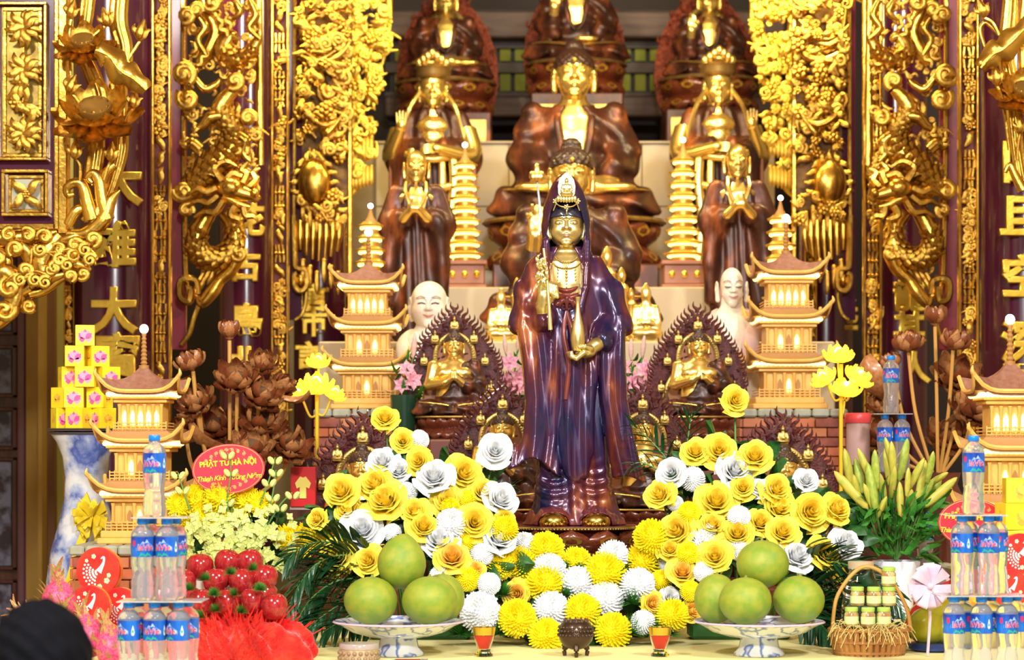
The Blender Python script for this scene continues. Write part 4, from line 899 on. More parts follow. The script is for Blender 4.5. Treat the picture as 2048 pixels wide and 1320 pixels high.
def g_hands(X, Y, Z):
    D = chain(X, Y, Z, [(-52, -60, 412), (-55, -68, 432), (-53, -74, 452)], [15, 14, 13], 4)
    D = smin(D, ell(X, Y, Z, (-51, -76, 452), (15, 11, 22)), 4)
    for k in range(4):
        x = -62 + k*7.5; D = smin(D, chain(X, Y, Z, [(x, -80, 462), (x + 3, -85, 478 - k), (x + 14 - k*1.5, -91, 476 - k*2), (x + 19 - 2*k, -92, 458 - k*3)], [5.6, 5.2, 4.6, 3.6], 2), 2)
    D = smin(D, chain(X, Y, Z, [(-42, -80, 440), (-34, -88, 450), (-33, -92, 462)], [6, 5.2, 4], 2), 3)
    D = smin(D, chain(X, Y, Z, [(64, -62, 366), (48, -74, 356), (34, -80, 348)], [14, 13, 12], 4), 4); D = smin(D, ell(X, Y, Z, (28, -84, 340), (20, 14, 10)), 5)
    for k in range(4):
        y = -74 - k*7.2; D = smin(D, chain(X, Y, Z, [(24, y, 340), (10, y - 3, 331 - (k == 3)*2), (-2 + k, y - 3, 333), (-6 + k*2, y - 2, 341)], [6, 5.4, 4.8, 3.8], 2), 2)
    return smin(D, chain(X, Y, Z, [(38, -94, 348), (26, -100, 352), (16, -99, 351)], [6, 5.2, 4], 2), 4)
gp('hands', sdf('hands', g_hands, (-85, -112, 318), (85, -40, 492), 1.6, PALEG, GS))
va = B().lathe([(r*GS, z*GS) for r, z in [(4, 344), (9, 344), (12.5, 352), (14.5, 366), (14.5, 378), (12, 392), (7.5, 408), (5, 422), (4.2, 434), (4.6, 444), (6.5, 450), (5.4, 450), (3.5, 444)]], 28, (13*GS, -88*GS, 0)); gp('vase', va.mesh('vase', PALEG))
wb = B().tube([Vector(v)*GS for v in ((-54, -92, 545), (-48, -95, 490), (-44, -96, 440), (-41, -96, 385))], lerps([2.5*GS, 3*GS, 3.2*GS, 4.2*GS], 4), 8, .5); wbo = gp('willow_branch', wb.mesh('willow_branch', PALEG))
lf = t_leaf().mesh('leaf', PALEG); rr = random.Random(5)
for k in range(26): link('leaf', lf, wbo, Vector((-57 + rr.uniform(-9, 10), -95 - rr.uniform(0, 6), rr.uniform(474, 530)))*GS, (rr.uniform(-.3, .3), rr.uniform(-.7, .7), 0), rr.uniform(12, 20)*GS)
ft = B()
for cx in (-34, 50):
    ft.ball((cx*GS, -58*GS, 8*GS), (30*GS, 34*GS, 22*GS), 16, 10)
    for k in range(5): ft.ball(((cx - 16 + k*8)*GS, (-92 + abs(k - 2)*2.5)*GS, 4*GS), (5*GS, 6*GS, 4.5*GS), 8, 6)
gp('feet', ft.mesh('feet', mat('feet_gold', (.62, .40, .08), .25, 1.0)))
gp('hem_folds', sdf('hem_folds', lambda X, Y, Z: smax(smin(smin(ell(X, Y, Z, (-34, -40, 8), (40, 46, 32)), ell(X, Y, Z, (50, -40, 8), (40, 46, 32)), 8), loft(X, Y, Z, [(0, 8, 0, 104, 64), (14, 8, 0, 98, 60), (30, 8, 0, 88, 50)]), 6) - 1.4*np.sin(X*.3), -smin(ell(X, Y, Z, (-34, -66, 4), (31, 40, 23)), ell(X, Y, Z, (50, -66, 4), (31, 40, 23)), 3), 2), (-102, -95, 0), (118, 70, 45), 2.2, UNDER, GS))
throne(gu, 136*GS, 68*GS, 11, 0, UNDER, True, .80, uf=.70, df=.42, split=.22)
bd = B()
for k in range(70):
    a = -PI/2 + (k - 35)*PI/70*1.1; bd.ball((137*GS*math.cos(a), 137*GS*.80*math.sin(a), 63*GS), 2.6*GS, 6, 4)
bo = link('bead_rim', bd.mesh('bead_rim', ANTQ), gu); bo['kind'] = 'stuff'
pst = pstep(1006, 1300, 6.57, 6.97, .001, gu.location.z - .002, 'low pedestal block under the tall standing statue, behind the chrysanthemums')

# ---------------------------------------------------------------- pagodas
TAN = mat('tan_wood', (.84, .50, .12), .45, 0, col2=(.76, .41, .08), nscale=18)
TAND = mat('brown_wood_trim', (.42, .20, .05), .5)
ROOFM = mat('fish_scale_roof', (.26, .10, .06), .55, col2=(.33, .15, .09), nscale=60, bump=.5, bscale=220, bdist=.003)
ROOFL = mat('tan_roof_tile', (.48, .25, .09), .5, bump=.4, bscale=200, bdist=.003)
LEDS = mat('led_strip', (1, .86, .45), .5, emit=3.6, ecol=(1, .72, .20))
LEDW = mat('lit_window', (1, .8, .35), .5, emit=4., ecol=(1, .66, .16))
LEDB = mat('led_ball', (1, 1, 1), .3, emit=9., ecol=(.92, .96, 1))
def sq_roof(h0, h1, z0, z1, lift, n=10):
    """square curved roof, eave half-width h0 at z0 up to half-width h1 at z1, corners lifted"""
    b = B(); m = 6; rings = []
    for j in range(m + 1):
        t = j/m; h = h0 + (h1 - h0)*(t**.72); z = z0 + (z1 - z0)*t**1.35; ring = []
        for sx, sy, dx, dy in ((-1, -1, 1, 0), (1, -1, 0, 1), (1, 1, -1, 0), (-1, 1, 0, -1)):
            for k in range(n):
                u = 2*k/n; x = sx + dx*u; y = sy + dy*u; c = min(abs(x), abs(y)); cc = max(0., c)**5 if True else 0
                e = (1 + .07*cc*(1 - t)**2); ring.append((x*h*e, y*h*e, z + lift*cc*(1 - t)**2))
        rings.append(ring)
    N = 4*n; vs = [v for r_ in rings for v in r_]; under = [(x*.97, y*.97, z - .012) for x, y, z in rings[0]]
    fs = [(j*N + k, j*N + (k+1) % N, (j+1)*N + (k+1) % N, (j+1)*N + k) for j in range(m) for k in range(N)]; o = len(vs); vs += under
    fs += [((k+1) % N, k, o + k, o + (k+1) % N) for k in range(N)] + [tuple(range(o + N - 1, o - 1, -1)), tuple(range(m*N, m*N + N))]
    return b.add(vs, fs)
def make_pagoda():
    t = thing('lit_pagoda', 'x', 'pagoda', (0, 0, 0), 'lit wooden three-tier pagodas'); u = .00182   # metres per drawn pixel
    B().box(-72*u, 72*u, -72*u, 72*u, .0, 10*u, .004).box(-66*u, 66*u, -66*u, 66*u, 10*u, 22*u, .003).obj('base', TAN, None, False).parent = t
    tiers = [(22, 58, 58, 78, 50), (105, 52, 52, 72, 46), (187, 46, 46, 66, 42)]           # bottom, body half-width, -, eave half-width, next body
    for i, (z, hw, _, ew, nx) in enumerate(tiers):
        bz = z + 44
        body = B().box(-hw*u*.82, hw*u*.82, -hw*u*.82, hw*u*.82, z*u, (bz + 6)*u).obj('tier_body', TAN, None, False); body.parent = t
        for k in range(5):                                                                # arched windows
            x = (k - 2)*hw*.30; wl = i == 2 or (i == 1 and k in (1, 3)) or (i == 0 and k == 2)
            if i < 2 and k in (0, 4): continue
            pl = [(x - 4.5, z + 8), (x + 4.5, z + 8), (x + 4.5, z + 26), (x + 2.5, z + 31), (x, z + 35), (x - 2.5, z + 31), (x - 4.5, z + 26)]
            o = B().prism([(a*u, c*u) for a, c in pl], -hw*u*.82 - .003, -hw*u*.82 + .004).obj('window', LEDW if wl else TAND, None, False); o.parent = body
        for k in range(6):
            x = (k - 2.5)*hw*.32; B().lathe([(2.6*u, z*u), (2.6*u, (bz - 4)*u), (4*u, (bz + 2)*u)], 8, (x*u, -hw*u*.9, 0)).obj('post', TAN, None).parent = body
        rl = B()                                                                          # balcony rail
        for zz in (3, 8, 13): rl.box(-hw*u, hw*u, -hw*u*1.02, -hw*u*.98, (z + zz)*u, (z + zz + 2)*u); rl.box(-hw*u*1.02, -hw*u*.98, -hw*u, hw*u, (z + zz)*u, (z + zz + 2)*u); rl.box(hw*u*.98, hw*u*1.02, -hw*u, hw*u, (z + zz)*u, (z + zz + 2)*u)
        for k in range(13): x = (k - 6)/6*hw*u; rl.box(x - .0015, x + .0015, -hw*u*1.03, -hw*u*.97, z*u, (z + 17)*u)
        rl.obj('railing', TAN, None, False).parent = t
        B().box(-hw*u*1.02, hw*u*1.02, -hw*u*1.02, hw*u*1.02, (bz + 4)*u, (bz + 10)*u, .002).box(-hw*u*1.12, hw*u*1.12, -hw*u*1.12, hw*u*1.12, (bz + 10)*u, (bz + 15)*u, .002).obj('bracket_band', TAN, None, False).parent = t
        led = B()
        for k in range(15):
            x = (k - 7)/7*ew*.80; led.ball((x*u, -ew*u*.82, (bz + 18)*u), (5.2*u, 5*u, 4.4*u), 7, 5); led.ball((-ew*u*.82, x*u, (bz + 18)*u), (5*u, 5.2*u, 4.4*u), 6, 4); led.ball((ew*u*.82, x*u, (bz + 18)*u), (5*u, 5.2*u, 4.4*u), 6, 4)
        led.obj('led_row', LEDS, None).parent = t
        if i < 2:
            sq_roof(ew*u, nx*u*1.02, (bz + 23)*u, (bz + 40)*u, 22*u).obj('roof', ROOFL, None, True, sharp=35).parent = t
            ed = B()
            for k in range(21): ed.box((k - 10.4)/10*nx*u, (k - 9.8)/10*nx*u, -nx*u*1.04 - .002, -nx*u*1.0, (bz + 36)*u, (bz + 42)*u)
            ed.obj('roof_tooth', TAND, None, False).parent = t
        else: sq_roof(ew*u, 7*u, (bz + 23)*u, (bz + 64)*u, 24*u).obj('roof', ROOFM, None, True, sharp=35).parent = t
        ee = B()
        for sx, sy, dx, dy in ((-1, -1, 1, 0), (-1, -1, 0, 1), (1, -1, 0, 1)):
            p = []
            for k in range(13):
                a = k/12*2; x, y = sx + dx*a, sy + dy*a; c = max(0., min(abs(x), abs(y)))**5; p.append((x*ew*u*(1 + .07*c), y*ew*u*(1 + .07*c), (bz + 23)*u + 24*u*c))
            ee.tube(p, 3.6*u, 6, 1, (0, 0, 1))
        for sx in (-1, 1): ee.tube(spline([(sx*ew*u*1.05, -ew*u*1.05, (bz + 46)*u), (sx*ew*u*1.12, -ew*u*1.12, (bz + 52)*u), (sx*ew*u*1.10, -ew*u*1.1, (bz + 60)*u)], 4), lerps([4*u, 3.5*u, 1*u], 9), 6)
        ee.obj('eave', TAN, None).parent = t
    zt_ = 187 + 44 + 64
    B().lathe([(9*u, (zt_ - 4)*u), (9*u, (zt_ + 4)*u)] + [(r_*u, (zt_ + 4 + k*3.4)*u) for k in range(16) for r_ in ([6.6 - k*.14] if k % 2 else [4.4 - k*.1])] + [(3*u, (zt_ + 60)*u)], 12, (0, 0, 0)).obj('spire', TAND, None).parent = t
    B().ball((0, 0, (zt_ + 65)*u), 8*u, 12, 8).obj('light_ball', LEDB, None).parent = t
    return t
pg = make_pagoda(); PGU = .00182
def brick_box(label, x0, x1, d0, d1, z0, z1, lit=False):
    """pedestal of bricks: core, courses of bricks on the front and sides, stone top"""
    t = thing('brick_pedestal', label, 'pedestal', ((x0+x1)/2, (d0+d1)/2, z0), 'brick pedestals under the pagodas')
    B().box(x0 + .008, x1 - .008, d0 + .008, d1 - .008, z0, z1 - .03).obj('mortar_core', mat('mortar', (.45, .26, .12), .8), t, False)
    tp = B(); n = 6
    for k in range(n): B().box(x0 - .012 + (x1-x0+.024)*k/n, x0 - .012 + (x1-x0+.024)*(k+1)/n - .003, d0 - .012, d1 + .012, z1 - .03, z1, .006).obj('coping_stone', mat('grey_green_stone', (.33, .34, .24), .6, col2=(.45, .44, .35), nscale=20), t, False)
    bw, bh = .088, .035; z = z1 - .032 - bh; row = 0; rr = random.Random(int(x0*100)); bm = [B().box(0, bw - .004, -.008, .012, 0, bh - .004, .002).mesh('brick', BRK[k], False) for k in range(3)]; sm = [B().box(-.008, .012, 0, bw - .004, 0, bh - .004, .002).mesh('brick', BRK[k], False) for k in range(3)]
    while z > z0 - .01:
        for k in range(-1, int((x1-x0)/bw) + 2):
            xa = x0 + k*bw + (row % 2)*bw*.5; xb = min(xa + bw, x1); xa = max(xa, x0)
            if xb - xa < .012: continue
            link('brick', bm[rr.randrange(3)], t, Vector((xa, d0, z)) - t.location, None, ((xb - xa)/bw, 1, 1))
        for k in range(int((d1-d0)/bw)):
            for xx in (x0, x1): link('brick', sm[rr.randrange(3)], t, Vector((xx - .004, d0 + .01 + k*bw, z)) - t.location)
        z -= bh; row += 1
    return t
BRK = [mat('brick_a', (.52, .14, .055), .55), mat('brick_b', (.42, .10, .05), .5, col2=(.20, .05, .04), nscale=18), mat('brick_c', (.56, .19, .075), .55)]
zp = P(0, 818, 8.05).z
brick_box('orange brick pedestal under the lit pagoda beside the laughing bust', P(634, 0, 8.02).x, P(848, 0, 8.02).x, 8.02, 8.28, .301, zp)
brick_box('orange brick pedestal under the lit pagoda beside the lotus lamp and lilies', P(1486, 0, 8.02).x, P(1690, 0, 8.02).x, 8.02, 8.28, .301, zp)
sc_ = 1.0
pg.location = (P(737, 0, 8.15).x, 8.15, zp); pg['label'] = 'lit three-tier pagoda on the brick pedestal left of the laughing bust'
dup(pg, (P(1572, 0, 8.15).x, 8.15, zp), 'lit three-tier pagoda on the brick pedestal right of the thin white bust', 0, (1.05, 1.0, 1.08))
fb_z = P(0, 1084, 7.0).z
brick_box('dark brick pedestal behind the red round tins', P(150, 0, 6.75).x, P(330, 0, 6.75).x, 6.72, 7.15, .001, fb_z)
dup(pg, (P(288, 0, 6.95).x, 6.95, fb_z), 'lit three-tier pagoda behind the water bottles near the yellow boxes', 0, (.98, .9, 1.03))
fb_z2 = P(0, 1130, 7.0).z
brick_box('brick pedestal hidden behind the yellow gift boxes at the picture edge', P(1925, 0, 6.75).x, P(2115, 0, 6.75).x, 6.76, 7.15, .001, fb_z2)
dup(pg, (P(2020, 0, 6.98).x, 6.98, fb_z2), 'lit three-tier pagoda cut by the picture edge behind stacked water bottles', 0, (1.08, .9, 1.19))

# slim ringed pagodas
RINGG = mat('ring_gilt', (.95, .62, .12), .3, .7)
def ring_pagoda(px, y0, y1, d, zb, w0, w1, n, label, body):
    """y0: light ball, tiers between y0+35 and the box base"""
    base = P(px, 0, d); base.z = zb; s = S(d); t = thing('ringed_pagoda', label, 'pagoda', base, 'slim ringed gold pagodas'); H = P(px, y0, d).z - zb
    bh = P(px, y1, d).z - zb; o = lambda b, nm, m, sm=True: setattr(b.obj(nm, m, None, sm), 'parent', t)
    o(B().box(-w1*s*1.1, w1*s*1.1, -w1*s*1.1, w1*s*1.1, 0, bh*.18, .004).box(-w1*s*.98, w1*s*.98, -w1*s*.98, w1*s*.98, bh*.18, bh*.85, .004).box(-w1*s*1.12, w1*s*1.12, -w1*s*1.12, w1*s*1.12, bh*.85, bh, .004), 'base_box', mat('pink_brown_base', (.34, .14, .08), .4, .2), False)
    for k in (-1, 0, 1): o(B().ball((k*w1*s*.6, -w1*s*1.0, bh*.52), (w1*s*.16, .006, bh*.13), 8, 6), 'base_boss', GOLD2)
    th = (H - bh)*.86/n
    for k in range(n):
        z = bh + k*th; w_ = (w1*.92 + (w0 - w1*.92)*k/(n - 1))*s
        o(B().lathe([(w_*.62, z), (w_*.62, z + th*.55), (w_*.72, z + th*.6)], 12), 'tier', body)
        o(B().lathe([(w_*.7, z + th*.52), (w_*1.0, z + th*.58), (w_*1.06, z + th*.72), (w_*.8, z + th*.82), (w_*.6, z + th)], 12), 'ring_roof', RINGG)
        o(B().lathe([(w_*.74, z + th*.36), (w_*.82, z + th*.42), (w_*.82, z + th*.5), (w_*.7, z + th*.52)], 16), 'led_ring', LEDS)
    o(B().lathe([(w0*s*.5, bh + n*th), (w0*s*.25, bh + n*th + .02), (.006, H - .02), (.004, H)], 10), 'spire', TAND)
    o(B().ball((0, 0, H), 5.5*s, 10, 7), 'light_ball', LEDB)
BODYG = mat('tier_gilt', (.62, .36, .08), .35, .6)
ring_pagoda(930, 290, 524, 9.55, 1.251, 24, 40, 9, 'slim ringed pagoda between the bald monk and the big buddha knee, vase side', BODYG)
ring_pagoda(1366, 280, 524, 9.55, 1.251, 25, 42, 9, 'slim ringed pagoda between the big buddha knee and the bald monk, lily side', BODYG)
ring_pagoda(741, 412, 640, 8.63, .981, 26, 42, 8, 'pale ringed pagoda rising directly behind the vase-side lit pagoda', BODYG)
ring_pagoda(1561, 396, 640, 8.63, .981, 26, 42, 8, 'pale ringed pagoda rising directly behind the lily-side lit pagoda', BODYG)
# ---------------------------------------------------------------- offering table and flowers
CLOTH = mat('pale_yellow_cloth', (.80, .74, .34), .7, col2=(.74, .68, .30), nscale=4)
tbl = thing('offering_table', 'wide offering table with pale yellow cloth along the bottom edge', 'table', (.02, 6.0, FZ))
B().box(-1.72, 1.78, 4.95, 6.98, -.03, 0, .006).obj('table_top', CLOTH, tbl, False)
B().box(-1.73, 1.79, 4.94, 4.95, -.5, -.002).box(-1.735, -1.725, 4.95, 6.98, -.5, -.002).box(1.785, 1.795, 4.95, 6.98, -.5, -.002).obj('cloth_skirt', CLOTH, tbl, False)
for x in (-1.6, 1.66):
    for y in (5.1, 6.85): B().box(x - .04, x + .04, y - .04, y + .04, FZ, -.03, .004).obj('leg', WOODD, tbl, False)

YEL = mat('rose_yellow', (1.0, .80, .10), .55, col2=(1.0, .76, .07), nscale=12, sss=.08, spec=.25)
YEL2 = mat('rose_outer_yellow', (1.0, .82, .09), .55, sss=.08, spec=.25)
ORY = mat('rose_apricot', (1.0, .66, .12), .55, sss=.08, spec=.25)
WHT = mat('petal_white', (.86, .88, .90), .55, sss=.08, spec=.25)
CHY = mat('chrysanthemum_yellow', (1.0, .80, .012), .6, col2=(.92, .78, .02), nscale=30, spec=.2)
CHW = mat('chrysanthemum_white', (.88, .90, .92), .6, spec=.2)
GRN = mat('leaf_green', (.030, .13, .022), .42, col2=(.018, .075, .018), nscale=10)
GRN2 = mat('palm_green', (.014, .085, .022), .38, col2=(.008, .045, .015), nscale=10, coat=.1)
GRN3 = mat('fern_green', (.035, .20, .018), .6)
STEM = mat('stem_green', (.10, .26, .05), .5)
def petal(b, r0, h, ha, flare, curl, a0=0., pt=.2, z0=0., nu=6, nv=5):
    def fn(u, v):
        uu = 2*u - 1; a = a0 + uu*ha*(.45 + .55*min(1, v*1.6)); r = r0*(.35 + .65*v**.6) + flare*v*v + curl*max(0, v - .7)**1.2*2.0*(1 - .3*abs(uu))
        z = z0 + h*v*(1 - pt*uu*uu) - curl*max(0, v - .75)*1.0 + .02*math.sin(7*uu + a0*3)*v
        return (r*math.sin(a), -r*math.cos(a), z)
    return b.grid(fn, nu, nv)
def rose_core():
    b = B()
    for k in range(3): petal(b, .07, .60, 1.35, .0, .02, k*2.1, .06, .05)
    for k in range(3): petal(b, .12, .60, 1.2, .01, .05, .6 + k*2.1, .10, .03)
    for k in range(4): petal(b, .17, .57, 1.0, .03, .09, .2 + k*1.57, .16, .01)
    for k in range(4): petal(b, .21, .53, .95, .05, .12, 1.0 + k*1.57, .22, .01)
    return b
RC = {k: rose_core().mesh('rose', m, True, None, 0) for k, m in (('Y', YEL), ('O', ORY), ('W', WHT))}
RP1 = {k: petal(B(), .24, .49, .95, .06, .18, 0, .30).mesh('petal', m, True, None, 0) for k, m in (('Y', YEL2), ('O', YEL), ('W', WHT))}
RP2 = {k: petal(B(), .26, .38, .80, .16, .22, 0, .60).mesh('petal', m, True, None, 0) for k, m in (('Y', YEL2), ('O', YEL2), ('W', WHT))}
def pompon(n, lo, hi, wd, m, seed, half=-.55, cup=.25):
    rr = random.Random(seed); b = B()
    for i in range(n):
        z = 1 - (1 - half)*(i + .5)/n; t = i*2.39996; r_ = math.sqrt(max(0, 1 - z*z)); nn = Vector((r_*math.cos(t), r_*math.sin(t), z)); up = Vector((0, 0, 1)); s = nn.cross(up)
        if s.length < .01: s = Vector((1, 0, 0))
        s.normalize(); u2 = s.cross(nn); L = rr.uniform(lo, hi); w_ = wd*rr.uniform(.8, 1.2)
        c = nn*.5*L; p0 = nn*.18*L; p2 = nn*.50*L + u2*cup*.12; mid = nn*.38*L + u2*cup*.02
        b.add([p0 - s*w_*.4, p0 + s*w_*.4, mid + s*w_ , p2 + s*w_*.45 , p2 - s*w_*.45, mid - s*w_], [(0, 1, 2, 5), (5, 2, 3, 4)])
    b.ball((0, 0, 0), .34, 10, 7); return b.mesh('chrysanthemum', m, True, None, 0)
PMY = [pompon(260, .92, 1.05, .040, CHY, k) for k in range(2)]; PMW = [pompon(260, .92, 1.05, .040, CHW, 9 + k) for k in range(2)]
BTY = pompon(320, .97, 1.02, .030, CHY, 30, -.8, -.1); BTW = pompon(320, .97, 1.02, .030, CHW, 31, -.8, -.1)
def aim(v, roll=0.):
    """euler that points local +Z along v"""
    q = Vector(v).normalized().to_track_quat('Z', 'Y'); q = q @ Matrix.Rotation(roll, 4, 'Z').to_quaternion(); return q.to_euler()
def flower(parent, code, px, py, dia, d, cx, rr):
    s = dia*S(d)*(.99 if code in 'YOW' else 1.0); loc = P(px, py, d) - parent.location; out = Vector(((px - cx)*.0022 + rr.uniform(-.25, .25), -.95, .42 + rr.uniform(-.25, .3))); rot = aim(out, rr.uniform(0, 6))
    if code in 'YOW':
        loc = loc - out.normalized()*s*.25; o = link('rose', RC[code], parent, loc, rot, s)
        for k in range(5): link('petal', RP1[code], o, None, (rr.uniform(-.08, .08), 0, k*1.257 + rr.uniform(-.2, .2)), rr.uniform(.92, 1.08))
        for k in range(6): link('petal', RP2[code], o, None, (rr.uniform(-.12, .12), 0, .6 + k*1.047 + rr.uniform(-.2, .2)), rr.uniform(.88, 1.12))
        return o
    me = {'c': rr.choice(PMY), 'w': rr.choice(PMW), 'b': BTY, 'd': BTW}[code]
    return link('chrysanthemum', me, parent, loc, rot, s)
def stem(parent, a, b_, r=.0032):
    m = (Vector(a) + Vector(b_))/2 + Vector((0, .02, .0)); B().tube(spline([a, m, b_], 5), r, 6).obj('stem', STEM, parent)
LEAFM = B().grid(lambda u, v: ((u - .5)*.62*math.sin(PI*min(1, v*.96 + .04))**.8, -.12*math.sin(PI*v) + .25*abs(u - .5), v), 4, 6).mesh('leaf', GRN, True, None, 0)
BLADE = B().grid(lambda u, v: ((u - .5)*.11*math.sin(PI*min(1, .12 + v*.86))**.6, .25*abs(u - .5)*.15, v - .0), 2, 7)
BLADE.v = [(x, y - .18*z*z, z - .22*z*z) for x, y, z in BLADE.v]; BLADEM = BLADE.mesh('leaflet', GRN2, True, None, 0)
def arrangement(name, label, base, cx, flowers, dfn, seed, leaves, zone, tall=()):
    rr = random.Random(seed); t = thing(name, label, 'flowers', base, 'flower arrangements on the table')
    for code, px, py, dia in flowers:
        d = dfn(px, py) + rr.uniform(-.02, .02); flower(t, code, px, py, dia, d, cx, rr)
        e = P(px, py, d + .03); b0 = Vector((t.location.x + (e.x - t.location.x)*.45, t.location.y + .02, .03)); stem(t, e, b0)
    for k in range(leaves):
        px, py = rr.uniform(zone[0], zone[1]), rr.uniform(zone[2], zone[3]); d = dfn(px, py) + .10
        if zone[4](px, py) and min(abs(px - 1574), abs(px - 720)) > 30: link('leaf', LEAFM, t, P(px, py, d) - t.location, aim((rr.uniform(-1, 1), rr.uniform(-.6, .1), rr.uniform(-.3, 1)), rr.uniform(0, 6)), rr.uniform(50, 90)*S(d))
    B().box(t.location.x - .15, t.location.x + .15, t.location.y - .02, t.location.y + .1, .001, .05, .01).obj('floral_foam', GRN, t, False)
    return t
LF = [('Y', 770, 838, 62), ('Y', 806, 883, 54), ('d', 838, 880, 42), ('W', 766, 926, 70), ('W', 797, 942, 60), ('Y', 684, 984, 78), ('Y', 752, 970, 76), ('Y', 772, 1003, 92), ('Y', 838, 924, 62), ('W', 868, 955, 82), ('Y', 926, 948, 84), ('W', 990, 903, 72), ('Y', 966, 986, 66), ('d', 812, 986, 46), ('Y', 895, 1004, 72), ('b', 934, 1000, 42), ('W', 1000, 1000, 74), ('Y', 699, 1026, 72), ('Y', 636, 1038, 48), ('W', 726, 1060, 90), ('Y', 830, 1024, 66), ('Y', 846, 1054, 72), ('w', 903, 1048, 66), ('Y', 948, 1046, 84), ('W', 880, 1084, 84), ('d', 784, 1066, 40), ('Y', 676, 1116, 80), ('Y', 738, 1122, 66), ('c', 900, 1014, 40), ('W', 998, 1078, 74), ('b', 933, 1084, 42), ('d', 964, 1109, 48), ('O', 905, 1116, 80), ('b', 936, 1157, 54), ('d', 880, 1152, 44), ('c', 1010, 1058, 56), ('O', 950, 1140, 46), ('d', 978, 1168, 48), ('Y', 1008, 1038, 52)]
RF = [('Y', 1470, 801, 62), ('Y', 1391, 905, 62), ('Y', 1438, 902, 78), ('Y', 1510, 914, 76), ('W', 1344, 946, 70), ('d', 1385, 958, 52), ('W', 1470, 942, 84), ('Y', 1321, 990, 68), ('Y', 1432, 1004, 88), ('Y', 1486, 976, 58), ('W', 1520, 976, 46), ('Y', 1552, 980, 72), ('W', 1612, 962, 54), ('d', 1351, 1007, 34), ('b', 1378, 1026, 48), ('c', 1302, 1074, 74), ('Y', 1355, 1062, 84), ('Y', 1424, 1052, 66), ('d', 1416, 1064, 36), ('d', 1478, 1034, 48), ('Y', 1475, 1068, 78), ('Y', 1520, 1046, 66), ('Y', 1556, 1018, 78), ('Y', 1564, 1066, 72), ('Y', 1620, 1024, 88), ('Y', 1672, 1020, 72), ('w', 1404, 1090, 68), ('b', 1376, 1106, 48), ('Y', 1430, 1114, 76), ('d', 1476, 1100, 44), ('W', 1592, 1114, 74), ('Y', 1648, 1108, 78), ('W', 1690, 1088, 74), ('O', 1365, 1146, 66), ('d', 1408, 1144, 44), ('b', 1381, 1182, 44), ('Y', 1340, 1100, 56)]
CF = [('c', 1092, 1100, 76), ('c', 1152, 1124, 64), ('w', 1097, 1140, 72), ('c', 1090, 1168, 82), ('w', 1156, 1168, 74), ('c', 1210, 1146, 88), ('w', 1226, 1112, 66), ('c', 1286, 1122, 76), ('O', 1260, 1136, 42), ('w', 1276, 1170, 72), ('w', 1210, 1200, 78), ('b', 1323, 1161, 46), ('d', 1332, 1126, 36), ('W', 1340, 1196, 52), ('O', 1303, 1208, 54), ('w', 1102, 1218, 76), ('c', 1165, 1224, 78), ('c', 1226, 1262, 78), ('c', 1092, 1272, 74), ('c', 1034, 1236, 80), ('w', 960, 1224, 86), ('c', 1345, 1230, 68), ('d', 1286, 1245, 52), ('O', 1380, 1222, 52), ('c', 1040, 1128, 74), ('O', 1034, 1188, 62), ('w', 1048, 1088, 50), ('c', 1000, 1132, 60), ('c', 1150, 1272, 62), ('w', 1168, 1186, 50)]
dl = lambda px, py: 6.52 - (py - 840)/300*.22 + abs(px - 840)*.0002
dr = lambda px, py: 6.52 - (py - 840)/300*.22 + abs(px - 1480)*.0002
dc = lambda px, py: 6.46 - (py - 1080)/200*.22
arL = arrangement('rose_arrangement', 'fan of yellow and white roses behind the vase-side pomelo dish', (P(840, 0, 6.5).x, 6.5, .001), 840, LF, dl, 1, 130, (640, 1010, 900, 1150, lambda x, y: y > 900 + abs(x - 840)*.55))
arR = arrangement('rose_arrangement', 'fan of yellow and white roses behind the lily-side pomelo dish', (P(1480, 0, 6.5).x, 6.5, .001), 1480, RF, dr, 2, 130, (1310, 1690, 900, 1170, lambda x, y: y > 890 + abs(x - 1480)*.55))
arC = arrangement('chrysanthemum_mound', 'low mound of yellow and white pompon chrysanthemums before the tall statue', (P(1150, 0, 6.42).x, 6.42, .001), 1150, CF, dc, 3, 40, (960, 1380, 1110, 1280, lambda x, y: True))
# fluffy fern clumps low in the mound
rr = random.Random(8); fb = B()
for k in range(420):
    a, e = rr.uniform(0, 2*PI), rr.uniform(-.2, 1.4); v = Vector((math.cos(a)*math.cos(e), math.sin(a)*math.cos(e), math.sin(e))); s = v.cross(Vector((.3, .5, .8))).normalized()*.012; L = rr.uniform(.3, .55)
    p0 = v*.05; p1 = v*L; fb.add([p0 - s, p0 + s, p1 + s*.3, p1 - s*.3], [(0, 1, 2, 3)])
FERN = fb.mesh('fern', GRN3, False)
def fern(parent, px, py, dia, d): o = link('fern', FERN, parent, P(px, py, d) - parent.location, (0, 0, px), dia*S(d)); o['kind'] = 'stuff'
for px, py, dia in ((1000, 1280, 90), (1045, 1290, 70), (960, 1285, 70), (1200, 1292, 70), (1262, 1278, 90), (1310, 1286, 80), (1190, 1268, 60), (1300, 1130, 50), (1262, 1206, 70), (1130, 1190, 40), (1005, 1190, 60), (1130, 1135, 34), (1340, 1270, 80), (1160, 1140, 34), (1066, 1294, 60), (920, 1280, 70), (1230, 1296, 60)): fern(arC, px, min(py, 1268), dia, dc(px, min(py, 1230)) - .0)
